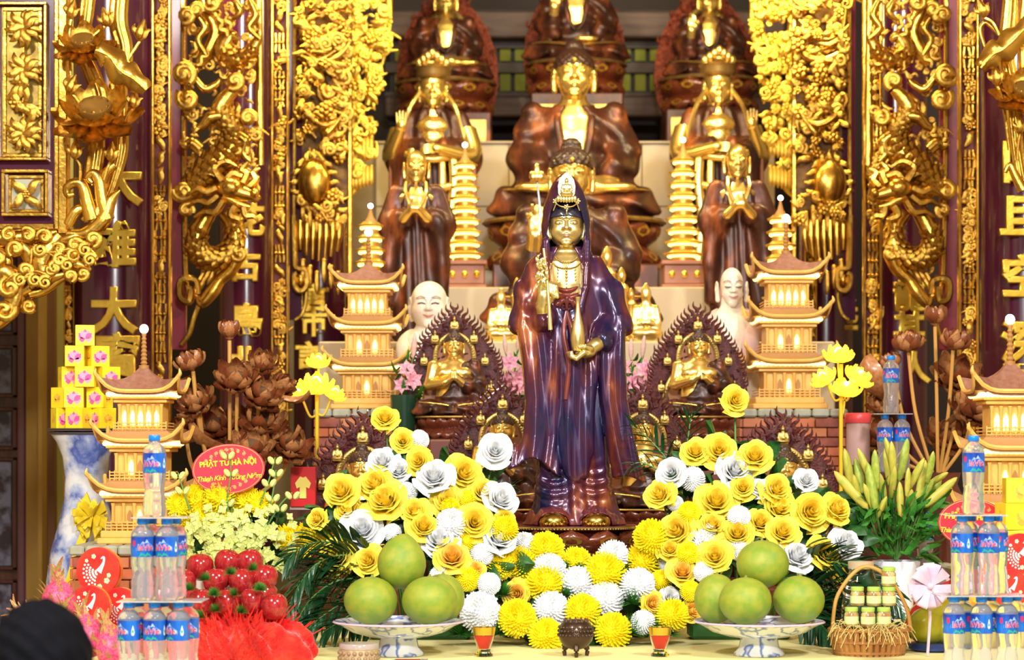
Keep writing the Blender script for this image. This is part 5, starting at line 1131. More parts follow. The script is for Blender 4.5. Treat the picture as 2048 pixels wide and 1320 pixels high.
# palm fronds
def frond(parent, pts, d0, d1, L, n, seed, gap=1.):
    """pts: rachis in pixels; leaflets both sides"""
    rr = random.Random(seed); m = len(pts); path = spline([P(x, y, d0 + (d1 - d0)*i/(m - 1)) for i, (x, y) in enumerate(pts)], 6)
    fo = B().tube(path, lerps([.004, .0012], len(path)), 5).obj('palm_frond', STEM, parent)
    off = parent.location
    for k in range(n):
        t = (k + .5)/n; i = min(int(t*(len(path) - 1)), len(path) - 2); p = path[i].lerp(path[i+1], t*(len(path) - 1) - i); tg = (path[i+1] - path[i]).normalized()
        for sg in (-1, 1):
            sd = tg.cross(Vector((0, 1, .2))).normalized()*sg; v = tg*.8 + sd*.75*(1 - t*.5) + Vector((0, -.25 + rr.uniform(-.2, .2), rr.uniform(-.1, .1)))
            link('leaflet', BLADEM, fo, p - off, aim(v, rr.uniform(-.6, .6)), L*S(d0)*(1 - .55*t)*rr.uniform(.8, 1.15))
for i, pts in enumerate(([(760, 1130), (690, 1110), (630, 1130), (592, 1180)], [(760, 1160), (680, 1160), (620, 1200), (586, 1262)], [(770, 1190), (700, 1200), (640, 1236), (604, 1270)], [(760, 1200), (700, 1230), (650, 1262)], [(740, 1120), (670, 1086), (610, 1090), (575, 1120)], [(730, 1140), (650, 1140), (604, 1156), (575, 1220)])):
    frond(arL, pts, 6.40, 6.25, 120, 20, i)
for i, pts in enumerate(([(1580, 1120), (1650, 1120), (1720, 1140), (1790, 1190)], [(1590, 1180), (1660, 1180), (1730, 1214), (1780, 1262)], [(1590, 1230), (1650, 1230), (1690, 1256), (1720, 1276)], [(1600, 1210), (1680, 1210), (1750, 1236), (1800, 1268)], [(1590, 1150), (1660, 1130), (1740, 1150), (1810, 1230)], [(1600, 1200), (1640, 1246), (1664, 1274)])):
    frond(arR, pts, 6.40, 6.25, 120, 20, 20 + i)
frond(arR, [(1370, 1010), (1340, 930), (1300, 880), (1262, 850)], 6.58, 6.60, 90, 12, 40); frond(arR, [(1380, 1000), (1372, 920), (1378, 860), (1384, 826)], 6.58, 6.60, 90, 10, 41); frond(arR, [(1372, 1000), (1330, 950), (1286, 926), (1262, 930)], 6.57, 6.59, 80, 9, 42)
frond(arL, [(960, 1010), (1000, 980), (1030, 970)], 6.58, 6.6, 60, 7, 43)
# ---------------------------------------------------------------- offerings on the table
PORC = mat('blue_white_porcelain', (.82, .85, .92), .12, coat=.5, ramps=((.45, (.82, .85, .93)), (.485, (.10, .17, .52)), (.515, (.25, .33, .66)), (.55, (.83, .86, .94))), nscale=16, ndet=2)
PORCW = mat('white_porcelain', (.84, .86, .94), .12, coat=.5)
POM = mat('pomelo_skin', (.20, .31, .028), .38, col2=(.33, .36, .035), nscale=2.2, bump=.25, bscale=260, bdist=.002, spec=.4)
def local(b, name, m, par, sm=True, sharp=50): o = b.obj(name, m, None, sm, None, sharp); o.parent = par; return o
def dish(px, label):
    d = 6.0; t = thing('footed_dish', label, 'dish', (P(px, 0, d).x, d, .001), 'blue and white footed dishes')
    local(B().lathe([(.068, 0), (.070, .006), (.055, .022), (.050, .048)], 40), 'foot', PORC, t)
    local(B().lathe([(.045, .046), (.085, .052), (.128, .064), (.158, .082), (.178, .090), (.176, .094), (.150, .086), (.10, .070), (0.001, .064)], 56, rf=lambda a, i: 1 + (.008*math.sin(a*24) if 3 < i < 6 else 0)), 'bowl', PORC, t)
    local(B().lathe([(.176, .089), (.180, .091), (.176, .095)], 56, cap=False), 'rim_line', mat('pink_rim', (.62, .45, .55), .2), t)
    return t
dish(797, 'blue and white footed dish holding pomelos beside the red tulle'); dish(1518, 'blue and white footed dish holding pomelos beside the wicker basket')
def pom_mesh(tall):
    def fn(t, a): return 1 + .015*math.sin(3*t + 2*a)
    b = B(); prof = []
    for i in range(15):
        a = PI*i/14; r = math.sin(a); z = -math.cos(a); 
        if tall and z > 0: r *= 1 - .26*z*z; z *= 1.18
        if not tall and z > .8: z -= .05*(z - .8)*5*(.2)
        prof.append((max(r, .002), z))
    return b.lathe(prof, 26, rf=lambda t, i: 1 + .012*math.sin(3*t + i*.3)).mesh('pomelo', POM, True, None, 0)
PT, PR = pom_mesh(True), pom_mesh(False)
NUB = B().lathe([(.10, .93), (.11, .97), (.05, 1.02), (.05, 1.07), (.001, 1.08)], 10).mesh('stem_end', mat('stem_end', (.20, .24, .04), .6))
def pomelo(px, py, wd, ht, d, tall, label):
    c = P(px, py, d); s = S(d); o = link('pomelo', PT if tall else PR, None, c, (R.uniform(-.12, .12), R.uniform(-.12, .12), R.uniform(0, 6)), (wd/2*s, wd/2*s, ht/2*s))
    tag(o, label, 'pomelo', 'pomelos on the dishes'); 
    if not tall: link('stem_end', NUB, o)
pomelo(803, 1127, 98, 102, 6.02, True, 'pear-shaped pomelo on top of the pile next to the palm leaves')
pomelo(742, 1201, 108, 96, 5.97, False, 'yellow-green pomelo nearest the red tulle on its dish')
pomelo(859, 1201, 112, 98, 5.95, False, 'front green pomelo beside the white pompon chrysanthemum')
pomelo(884, 1196, 92, 98, 6.11, False, 'pomelo half hidden behind the front green one, vase-side dish')
pomelo(1525, 1128, 106, 96, 6.02, False, 'round pomelo on top of the pile beside the wicker basket')
pomelo(1432, 1197, 88, 100, 6.05, False, 'darker green pomelo on the censer side of its dish')
pomelo(1491, 1202, 106, 96, 5.93, False, 'front middle pomelo with a yellow glint below the round top one')
pomelo(1597, 1199, 104, 96, 6.0, False, 'pomelo nearest the wicker basket on its dish')
# tea glasses
GLASS = mat('clear_glass', (1, 1, 1), .02, trans=1., ior=1.3)
REDT = mat('red_drink', (.85, .03, .01), .05, trans=.5, ior=1.33, emit=.05)
def tea(px, label):
    d = 5.97; t = thing('tea_glass', label, 'glass', (P(px, 0, d).x, d, .001), 'glasses of red drink')
    local(B().lathe([(.024, 0), (.025, .004), (.017, .012), (.018, .018), (.026, .045), (.031, .078), (.0295, .078), (.0245, .046), (.015, .02), (.001, .018)], 28), 'glass', GLASS, t)
    local(B().lathe([(.001, .0185), (.0145, .0205), (.0238, .046), (.0262, .056), (.001, .056)], 28), 'drink', REDT, t)
    local(B().lathe([(.0285, .058), (.0315, .0785), (.0318, .0785), (.029, .058)], 28, cap=False), 'gold_band', mat('gilt_band', (.75, .5, .06), .2, .9), t)
tea(968, 'red tea glass in front of the white pompon, left of the censer'); tea(1320, 'red tea glass right of the round bronze censer')
# censer
BRZ = mat('dark_bronze', (.075, .042, .026), .32, .7, coat=.2)
d = 5.97; cs = thing('bronze_censer', 'small round dark bronze censer on three legs', 'censer', (P(1152, 0, d).x, d, .001))
local(B().lathe([(.012, .018), (.03, .024), (.044, .042), (.048, .058), (.046, .066), (.001, .066)], 32), 'bowl', BRZ, cs)
local(B().lathe([(.001, .0665), (.047, .0665), (.046, .078), (.038, .092), (.02, .1), (.001, .101)], 32), 'lid', BRZ, cs)
for k in range(26):
    a = 2*PI*k/26
    for j, (r_, z) in enumerate(((.0478, .058), (.0470, .069), (.0452, .079))): local(B().ball((r_*math.cos(a + j*.12), r_*math.sin(a + j*.12), z), (.004, .004, .0045), 6, 4), 'lattice_bead', BRZ, cs)
for k in range(12): a = 2*PI*k/12; local(B().lathe([(.006, 0), (.003, .007), (.0005, .012)], 6, (.03*math.cos(a), .03*math.sin(a), .092)), 'lid_petal', BRZ, cs)
for a in (-PI/2, PI/6, 5*PI/6): local(B().tube(spline([(.026*math.cos(a), .026*math.sin(a), .03), (.036*math.cos(a), .036*math.sin(a), .016), (.034*math.cos(a), .034*math.sin(a), 0)], 4), lerps([.010, .007, .005], 9), 8, 1, (0, 0, 1)), 'leg', BRZ, cs)
# small lidded clear box and pen
bx_ = thing('lidded_box', 'low round clear box with brown medallion pattern at the bottom edge', 'box', (P(718, 0, 5.8).x, 5.8, .001))
local(B().lathe([(.05, 0), (.051, .006), (.051, .040)], 40, rf=None), 'body', mat('tan_pattern', (.42, .30, .18), .4, col2=(.55, .42, .28), nscale=60), bx_); local(B().lathe([(.0525, .036), (.053, .046), (.050, .050), (.001, .050)], 40), 'lid', mat('milky_lid', (.62, .52, .48), .15, trans=.4), bx_)
for k in range(20):
    a = 2*PI*k/20
    for z in (.012, .026): local(B().ball((.0512*math.cos(a + z*6), .0512*math.sin(a + z*6), z), (.006, .006, .006), 8, 5), 'medallion', mat('medallion', (.30, .20, .11), .4), bx_)
pn = thing('pen', 'dark red pen lying at the bottom edge before the dish', 'pen', P(818, 1312, 5.78) * 1); pn.location.z = .001
local(B().tube([(-.035, 0, .005), (.03, 0, .005)], .005, 8), 'barrel', mat('maroon_plastic', (.25, .01, .02), .25), pn); local(B().tube([(.03, 0, .005), (.05, 0, .005)], .0055, 8), 'cap', mat('pen_metal', (.6, .6, .65), .2, .9), pn); local(B().tube([(-.035, 0, .005), (-.045, 0, .005)], [.0045, .001], 8), 'tip', BRZ, pn)

# water bottles
PET = mat('bottle_plastic', (.93, .95, 1), .06, trans=.86, ior=1.10, coat=.3)
CAPB = mat('cap_blue', (.01, .20, .72), .3, col2=(.012, .22, .75), nscale=3)
LBL = mat('label_blue', (.012, .10, .52), .25, ramps=((.35, (.006, .03, .30)), (.65, (.012, .16, .62))), nscale=18, ndet=1, coat=.4)
LBW = mat('label_white', (.85, .9, .96), .4); LBR = mat('label_crimson', (.50, .02, .12), .4); LBG = mat('label_green', (.02, .36, .22), .4); LBP = mat('label_tag_red', (.7, .02, .10), .4)
BH, BR = .196, .0272
def wrapb(poly, r, z0): 
    n = len(poly); return B().add([(r*math.sin(x/r), -r*math.cos(x/r), z0 + z) for x, z in poly] + [(0, 0, 0)]*0, [tuple(range(n))])
def make_bottle():
    t = thing('water_bottle', 'x', 'bottle', (0, 0, 0), 'stacked water bottles'); H = BH; q = BR/.138
    prof = [(.06, .0), (.115, .002), (.132, .02), (.138, .06), (.137, .12), (.130, .17), (.134, .21), (.129, .25), (.117, .31), (.121, .37), (.130, .43), (.136, .48), (.138, .52), (.138, .79), (.132, .825), (.108, .865), (.075, .895), (.060, .91), (.060, .96), (.001, .96)]
    local(B().lathe([(r*q, z*H) for r, z in prof], 36, rf=lambda a, i: 1 + (.030*math.sin(a*9 + (i % 2)*1.5) if 3 <= i <= 10 else 0)), 'body', PET, t, sharp=30)
    local(B().lathe([(.064*q, .925*H), (.070*q, .93*H), (.071*q, .985*H), (.064*q, H), (.001, H)], 30, rf=lambda a, i: 1 + .02*math.sin(a*30)*(i in (1, 2))), 'cap', CAPB, t)
    R1 = .1395*q; z0 = .535*H
    lb_ = local(B().lathe([(R1, z0), (R1, z0 + .245*H)], 40, cap=False), 'label', LBL, t)
    for k in range(2):
        a0 = k*PI
        def turn(o): o.rotation_euler = (0, 0, a0); return o
        w_ = R1*.86
        turn(local(wrapb([(x*w_, z*H) for x, z in [(-1, .075), (1, .075), (1, .12), (.6, .15), (.35, .17), (.1, .215), (-.1, .17), (-.3, .19), (-.6, .14), (-1, .11)]], R1 + .0004, z0), 'mountain_print', mat('label_pale', (.30, .50, .84), .4), lb_, False))
        turn(local(wrapb([(x*w_, z*H) for x, z in [(-1.0, .066), (1.0, .066), (1.0, .078), (-1.0, .078)]], R1 + .0008, z0), 'green_line', LBG, lb_, False))
        for dx in (-.35, .25): turn(local(wrapb([((x*.42 + dx)*w_, z*H) for x, z in [(-1, .004), (1, .004), (.3, .045), (.1, .035), (-.2, .058)]], R1 + .0008, z0), 'hill_print', LBG, lb_, False))
        turn(link('lettering', LAV[1], lb_, (0, 0, z0 + .112*H))); turn(link('lettering', LAV[0], lb_, (0, 0, z0 + .112*H)))
        a1 = R1*1.28
        turn(local(wrapb([(a1 + x*R1*.16, z*H) for x, z in [(0, .06), (.7, .07), (1, .10), (.7, .13), (0, .19), (-.7, .13), (-1, .10), (-.7, .07)]], R1 + .0006, z0), 'drop_print', LBW, lb_, False))
        turn(local(wrapb([(a1 + x*R1*.11, z*H) for x, z in [(-1, .085), (0, .10), (1, .085), (.8, .12), (0, .14), (-.8, .12)]], R1 + .001, z0), 'leaf_print', LBG, lb_, False))
        turn(local(wrapb([(-R1*1.1 + x*R1*.13, z*H) for x, z in [(-1, .14), (0, .125), (1, .14), (1, .20), (-1, .20)]], R1 + .0006, z0), 'tag_print', LBP, lb_, False))
    return t
LAV = [text_mesh('laVie', .0205, LBR, .0002, 0, .0003, 0, 1.0, BR + .0022), text_mesh('laVie', .0205, LBW, .0001, 0, .0008, 0, 1.0, BR + .0016)]
bot = make_bottle(); _first = [True]
def bottle(px, d, zb, label, rz):
    loc = Vector((P(px, 0, d).x, d, zb))
    if _first[0]: _first[0] = False; bot.location = loc; bot['label'] = label; bot.rotation_euler = (0, 0, rz); return bot
    return dup(bot, loc, label, rz)
TRAY = mat('clear_sheet', (.85, .9, .95), .1, trans=.6, ior=1.2)
def sheet(px0, px1, d0, d1, z, label): return lone('plastic_sheet', B().box(P(px0, 0, d0).x, P(px1, 0, d0).x, d0, d1, z, z + .0025, .0008), TRAY, label, 'sheet', smooth=False)
def tower(xs, d, rots, who, lay2):
    b3, b2, b1 = xs; dz = BH + .0035; dep = .058
    nm = ('left', 'middle', 'right')
    for k, x in enumerate(b3):
        bottle(x, d, .001, f'water bottle in the bottom front row {who}, {nm[k]} one', rots[k]); bottle(x + 19, d + dep, .001, f'water bottle in the bottom back row {who}, {nm[k]} one', rots[k] + 1.0)
    sheet(b3[0] - 26, b3[-1] + 46, d - .035, d + dep + .035, .001 + BH + .0003, f'thin clear sheet under the middle tier of bottles {who}')
    for k, x in enumerate(b2):
        bottle(x, d, .001 + dz, f'water bottle in the middle tier front row {who}, {nm[k*2]} one', rots[3 + k])
        if lay2: bottle(x + 17, d + dep, .001 + dz, f'water bottle in the middle tier back row {who}, {nm[k*2]} one', rots[3 + k] + 1.3)
    sheet(b2[0] - 24, b2[-1] + 40, d - .035, d + dep + .035, .001 + dz + BH + .0003, f'thin clear sheet under the topmost bottle {who}')
    bottle(b1, d + .01, .001 + 2*dz, f'topmost single water bottle of the tower {who}', rots[5])
tower(((258, 309, 357), (285, 334), 309), 5.26, (-.75, -.1, -.8, .45, -.25, -.15), 'beside the apples', True)
tower(((1908, 1963, 2014), (1924, 1977), 1947), 5.46, (.35, -.75, .35, -.85, -.2, .1), 'beside the lilac bow', True)
# a smaller group behind the lilies, standing on a wooden box
zb_ = P(0, 945, 7.45).z
wbx = thing('wooden_box', 'brown wooden box behind the lilies carrying three water bottles', 'box', (P(1790, 0, 7.45).x, 7.45, FZ))
B().box(wbx.location.x - .13, wbx.location.x + .13, 7.33, 7.57, FZ, zb_ - .02, .005).obj('body', WOODD, wbx, False); B().box(wbx.location.x - .14, wbx.location.x + .14, 7.32, 7.58, zb_ - .02, zb_ - .001, .003).obj('lid', WOODD, wbx, False)
bottle(1770, 7.45, zb_, 'water bottle behind the lilies, below the single one, vase side', -.3); bottle(1804, 7.45, zb_, 'water bottle behind the lilies, below the single one, edge side', .2)
sheet(1748, 1826, 7.41, 7.49, zb_ + BH + .0003, 'thin clear sheet under the single bottle behind the lilies'); bottle(1782, 7.45, zb_ + BH + .0035, 'single water bottle standing on two others above the lilies', -.1)
rb = thing('red_carton', 'small red carton hidden behind the white lily vase', 'box', (P(1850, 0, 6.75).x, 6.75, .001)); B().box(rb.location.x - .06, rb.location.x + .06, 6.68, 6.82, .001, .175, .003).obj('carton', mat('red_card', (.55, .015, .02), .5), rb, False); B().box(rb.location.x - .062, rb.location.x + .062, 6.678, 6.822, .14, .178, .003).obj('lid', mat('red_card', (.55, .015, .02), .5), rb, False)
bottle(1850, 6.75, .179, 'lone water bottle half hidden beside the lily leaves', .4)

# apples on a mound of red tulle
REDN = mat('red_tulle', (.80, .012, .015), .45, 0, trans=.15, ior=1.1, col2=(.95, .06, .03), nscale=20, ndet=4, bump=.9, bscale=30, bdist=.02, sheen=.3)
RM = thing('apple_stand', 'paper tray stand wrapped in crumpled bright red tulle under the apples', 'stand', (P(480, 0, 5.75).x, 5.75, .001))
def tul(X, Y, Z):
    a = np.arctan2(Y, X); D = ell(X, Y, Z, (0, .0, -.01), (.165, .13, .135)); D = smin(D, ell(X, Y, Z, (.11, -.04, .02), (.09, .08, .09)), .03); D = smin(D, ell(X, Y, Z, (-.08, -.05, .0), (.08, .07, .10)), .03)
    D = D - .010*np.sin(a*13 + Z*40) - .006*np.sin(X*120 + Y*60)*np.sin(Z*90 + X*40)
    return np.maximum(D, -Z)
link('tulle', sdf('tulle', tul, (-.24, -.2, -.005), (.26, .2, .16), .0055, REDN), RM)
fr = B(); rr = random.Random(4)
for k in range(500):
    a, e = rr.uniform(PI, 2*PI), rr.uniform(0, 1.3); p = Vector((.16*math.cos(a)*math.cos(e), .13*math.sin(a)*math.cos(e), .12*math.sin(e) + .01)); v = p.normalized() + Vector((rr.uniform(-.6, .6), rr.uniform(-.5, .2), rr.uniform(-.2, .8))); q_2 = p + v*rr.uniform(.02, .05); s = Vector((v.z, 0, -v.x)).normalized()*.0025
    fr.add([p - s, p + s, q_2 + s*.3, q_2 - s*.3], [(0, 1, 2, 3)])
fo_ = link('tulle_fringe', fr.mesh('tulle_fringe', REDN, False), RM); fo_['kind'] = 'stuff'
def apple_mesh():
    prof = [(.001, -.80), (.18, -.90), (.42, -.93), (.70, -.72), (.92, -.30), (1.0, .12), (.93, .50), (.72, .80), (.45, .92), (.22, .86), (.06, .70), (.001, .64)]
    return B().lathe(prof, 24, rf=lambda t, i: 1 + .03*math.cos(5*t)*(1 if i < 4 else .2)).mesh('apple', mat('apple_red', (.26, .004, .014), .16, col2=(.42, .025, .02), nscale=4, ndet=6, coat=.6, stretch=(3, 3, .7)), True, None, 0)
APM = apple_mesh(); ASM = B().tube([(0, 0, .62), (.05, 0, .85), (.12, 0, 1.08)], [.05, .04, .05], 6).mesh('stem', mat('apple_stem', (.12, .07, .03), .6))
AP = [(366, 1166, 'leftmost, touching the water bottles'), (400, 1134, 'upper row, leftmost'), (455, 1126, 'upper row, middle of three'), (500, 1126, 'upper row, right of three'), (432, 1163, 'second row, dark and shiny, left'), (484, 1164, 'second row, middle'), (529, 1156, 'second row, darkest, by the palm leaves'), (403, 1206, 'third row, left'), (455, 1206, 'third row, middle'), (505, 1203, 'third row, right'), (549, 1214, 'third row end, by the palm leaves'), (378, 1200, 'half hidden behind third row left'), (528, 1190, 'half hidden behind third row right')]
for i, (x, y, lab) in enumerate(AP):
    dd = 5.70 + (1206 - y)*.0016 + (.06 if i > 10 else 0); o = link('apple', APM, None, P(x, y, dd), (rr.uniform(-.3, .3), rr.uniform(-.3, .3), rr.uniform(0, 6)), 27.5*S(dd)); tag(o, 'red apple in the apple pile: ' + lab, 'apple', 'red apples in the pile'); link('stem', ASM, o)
pst_ = RM; ofx = P(455, 0, 5.90).x - RM.location.x
PAP = mat('white_paper', (.75, .72, .72), .7)
for z0, z1, r_ in ((0, .10, .13), (.10, .165, .115), (.165, .215, .085)): local(B().lathe([(r_, z0), (r_*1.04, z1 - .01), (r_*.98, z1), (.001, z1)], 24, (ofx, .17, 0), True, .6, lambda a, i: 1 + .02*math.sin(a*16)), 'tray', PAP, pst_)
for i, (x, y) in enumerate(((410, 1160), (378, 1180), (470, 1190), (428, 1190), (520, 1180), (460, 1148), (505, 1140), (400, 1235), (432, 1222), (482, 1225))):
    o = link('green_tuft', FERN, pst_, P(x, y, 5.66) - pst_.location, (0, 0, i), 34*S(5.7)); o['kind'] = 'stuff'
# ---------------------------------------------------------------- big vase with the pyramid of yellow boxes
VD = 7.42; VS = S(VD); vx = P(172, 0, VD).x; vz = P(0, 866, VD).z
VASEM = mat('vase_porcelain', (.80, .83, .88), .2, coat=.3, ramps=((.42, (.80, .83, .87)), (.50, (.42, .50, .74)), (.56, (.07, .12, .45)), (.64, (.30, .38, .68)), (.70, (.78, .82, .88))), nscale=8, ndet=6)
vs_ = thing('floor_vase', 'tall blue and white porcelain vase carrying the yellow boxes', 'vase', (vx, VD, FZ))
hv = vz - FZ
local(B().lathe([(.09, 0), (.10, .02), (.095, .10), (.115, .30), (.128, .55), (.130, .80), (.128, .92), (.135, hv - .58), (.132, hv - .50), (.118, hv - .40), (.090, hv - .30), (.072, hv - .22), (.070, hv - .15), (.078, hv - .08), (.098, hv - .03), (.117, hv - .004), (.118, hv), (.110, hv), (.09, hv - .03)], 44), 'body', VASEM, vs_)
local(B().lathe([(.118, hv - .006), (.122, hv - .002), (.118, hv + .002)], 44, cap=False), 'rim', mat('vase_rim', (.10, .08, .10), .3), vs_)
RIB = mat('yellow_ribbon', (.95, .72, .02), .4, sheen=.2)
bw = thing('yellow_bow', 'big yellow ribbon bow tied round the neck of the floor vase', 'bow', P(186, 1032, VD - .15))
rr = random.Random(3)
for k in range(26):
    a = rr.uniform(0, 2*PI); e = rr.uniform(.2, 1.2); v = Vector((math.cos(a)*1.15, -e*.8, math.sin(a)*.8)).normalized()*rr.uniform(28, 44)*VS; w_ = Vector((-v.z, 0, v.x)).normalized()*9*VS
    local(B().grid(lambda u, t_: tuple(v*(.15 + math.sin(t_*PI)*.9) + w_*((u - .5)*2*(.4 + .6*math.sin(t_*PI))) + Vector((0, -.012*math.cos(t_*PI), .010*math.sin(u*5 + k)))), 3, 8), 'loop', RIB, bw, True, 0)
for pts in ([(0, 0, 0), (-22, -6, -50), (-40, -4, -110), (-52, 0, -150)], [(0, 0, 0), (12, -6, -40), (6, -4, -70)]):
    p = [v*VS for v in spline(pts, 6)]; local(B().tube(p, 8*VS, 6, .12, (0, 1, 0)), 'tail', RIB, bw)
tr_ = thing('round_tray', 'round tray on the vase mouth under the yellow boxes', 'tray', (vx, VD, vz + .003)); local(B().lathe([(.09, 0), (.128, .004), (.130, .010), (.001, .010)], 40), 'plate', mat('tray_grey', (.25, .22, .22), .3, .4), tr_); local(B().lathe([(.128, .005), (.133, .010), (.128, .0125)], 40, cap=False), 'rim', mat('tray_rim', (.08, .06, .06), .3), tr_)
BOXY = mat('box_yellow', (.95, .70, .012), .4, col2=(.98, .78, .03), nscale=20, coat=.2)
PNK = mat('print_pink', (.86, .10, .36), .5); PNK2 = mat('print_light_pink', (.92, .36, .55), .5); ORG = mat('print_orange', (.85, .42, .04), .5)
def lotus_print(m1, m2):
    b1, b2 = B(), B()
    for k, (a, L) in enumerate(((-1.25, .40), (-.85, .44), (-.42, .47), (0, .5), (.42, .47), (.85, .44), (1.25, .40), (-1.75, .3), (1.75, .3))):
        c, s_ = math.cos(a), math.sin(a); y = -.001 - .0012*(k % 3)
        pl = [(0, 0), (.10, .35), (.11, .65), (0, 1), (-.11, .65), (-.10, .35)]
        (b1 if k % 2 else b2).add([((x*1.2*c + z*L/.5*.5*s_), y, (-x*1.2*s_ + z*L/.5*.5*c) - .2) for x, z in pl], [tuple(range(6))])
    return b1.mesh('lotus_print', m1, False), b2.mesh('lotus_print', m2, False)
LP = lotus_print(PNK, PNK2); LPO = lotus_print(ORG, mat('print_amber', (.90, .55, .06), .5))
YB = B().box(-.5, .5, -.5, .5, 0, 1, .012).mesh('carton', BOXY, False)
def ybox(name, x, y, z, w_, h, rz, label, cat='box', group='yellow lotus boxes in the pyramid', pr=None, dep=None):
    t = thing(name, label, cat, (x, y, z), group); t.rotation_euler = (0, 0, rz); dep = dep or w_
    link('carton', YB, t, None, None, (w_, dep, h))
    for r_, off in ((0, dep), (PI/2, w_), (-PI/2, w_)):
        q = min(w_, h)*1.35 if r_ == 0 else min(w_, h)*.95
        for m_ in (pr or (LP if r_ == 0 else LPO)): link('lotus_print', m_, t, (math.sin(r_)*off*.502, -math.cos(r_)*off*.502, h*.52), (0, 0, r_), (q*.8, q*.4, q*.8))
    return t
z = vz + .0145; bhh = .0695; bwid = .070
rows = [([(-.078, .0, .5), (-.012, -.062, -.35), (.062, -.03, -.8), (.0, .07, .2)], ('vase-edge side', 'front', 'pagoda side', 'back')), ([(-.072, .0, .9), (-.030, -.045, .12), (.052, -.030, -.35), (.01, .06, .2)], ('vase-edge side', 'front', 'pagoda side', 'back')), ([(-.056, .0, .4), (.008, -.048, .08), (.072, .005, .6)], ('vase-edge side', 'front middle', 'pagoda side')), ([(-.030, -.03, .1), (.040, -.005, .5)], ('front one', 'rear one')), ([(.0, -.02, .22)], ('single',))]
nmr = ('lowest layer', 'second layer', 'third layer', 'fourth layer', 'topmost')
for j, (L, who) in enumerate(rows):
    for (dx, dy, rz), wn in zip(L, who): ybox('lotus_box', vx + dx, VD + dy, z, bwid*(.92 if j < 3 else .9), bhh - .0006, rz, f'yellow box with pink lotus, {nmr[j]} of the pyramid, {wn}')
    z += bhh

# ---------------------------------------------------------------- left bouquet with the red oval sign
BD = 6.55; bq = thing('sympathy_bouquet', 'yellow chrysanthemum and pale green hydrangea bouquet behind the apples', 'bouquet', (P(455, 0, BD).x, BD, .001))
local(B().lathe([(.09, 0), (.12, .10), (.13, .16), (.11, .16), (.001, .14)], 24), 'pot', mat('pot_brown', (.12, .06, .04), .5), bq)
SPI = pompon(170, .8, 1.15, .035, CHY, 61, -.2, .5)
rr = random.Random(12)
for x, y, dia in ((392, 1000, 62), (440, 992, 70), (490, 1000, 66), (410, 1028, 60), (360, 1010, 56), (455, 1030, 50), (520, 1010, 56), (384, 1040, 56), (580, 1080, 66), (620, 1070, 60), (604, 1092, 60), (645, 1078, 54)):
    dd = BD - .03 + rr.uniform(0, .04); link('chrysanthemum', SPI, bq, P(x, y, dd) - bq.location, aim((rr.uniform(-.4, .4), -1, rr.uniform(.1, .8)), rr.uniform(0, 6)), dia*S(dd))
HYD = mat('hydrangea_green', (.52, .62, .13), .55, col2=(.68, .72, .26), nscale=8, spec=.2)
fl = B()
for k in range(4):
    a = k*PI/2; c, s_ = math.cos(a), math.sin(a)
    fl.add([(0, 0, .02), (.3*c - .26*s_, .3*s_ + .26*c, .08), (.62*c, .62*s_, .12), (.3*c + .26*s_, .3*s_ - .26*c, .08)], [(0, 1, 2, 3)])
FLT = fl.mesh('floret', HYD, False)
for k in range(230):
    x, y = rr.gauss(470, 62), rr.gauss(1078, 34)
    if not (348 < x < 590 and 1015 < y < 1150): continue
    dd = BD - .02 - .10*math.cos((x - 470)/130)*math.cos((y - 1080)/80) + rr.uniform(-.02, .02)
    link('floret', FLT, bq, P(x, y, dd) - bq.location, aim(((x - 470)*.006, -1, (1075 - y)*.008 + rr.uniform(-.3, .3)), rr.uniform(0, 6)), rr.uniform(15, 24)*S(dd))
for k in range(46): link('leaf', LEAFM, bq, P(rr.uniform(360, 590), rr.uniform(1020, 1140), BD + .03) - bq.location, aim((rr.uniform(-1, 1), -.5, rr.uniform(-.2, 1)), rr.uniform(0, 6)), rr.uniform(36, 60)*S(BD))
for pts in ([(460, 1060), (455, 1000), (462, 940), (455, 905)], [(530, 1060), (545, 990), (552, 940)], [(530, 1060), (560, 1010), (585, 985)], [(380, 1020), (365, 975), (356, 945)], [(520, 1010), (538, 960), (550, 915)]):
    so = ptube(B(), pts, BD - .06, [2.2, 1.2], 5).obj('orchid_spray', STEM, bq)
    for k, (x, y) in enumerate(pts[1:]):
        for j in (-1, 1): link('bud', B().ball((0, 0, 0), (.009, .008, .014), 6, 5).mesh('bud', HYD), so, P(x + j*8, y + 6, BD - .06) - bq.location, (0, j*.6, 0))
SGR = mat('sign_red', (.78, .03, .055), .22, coat=.5); SGO = mat('sign_orange', (.95, .34, .10), .4); SGY = mat('sign_yellow', (1.0, .70, .03), .4)
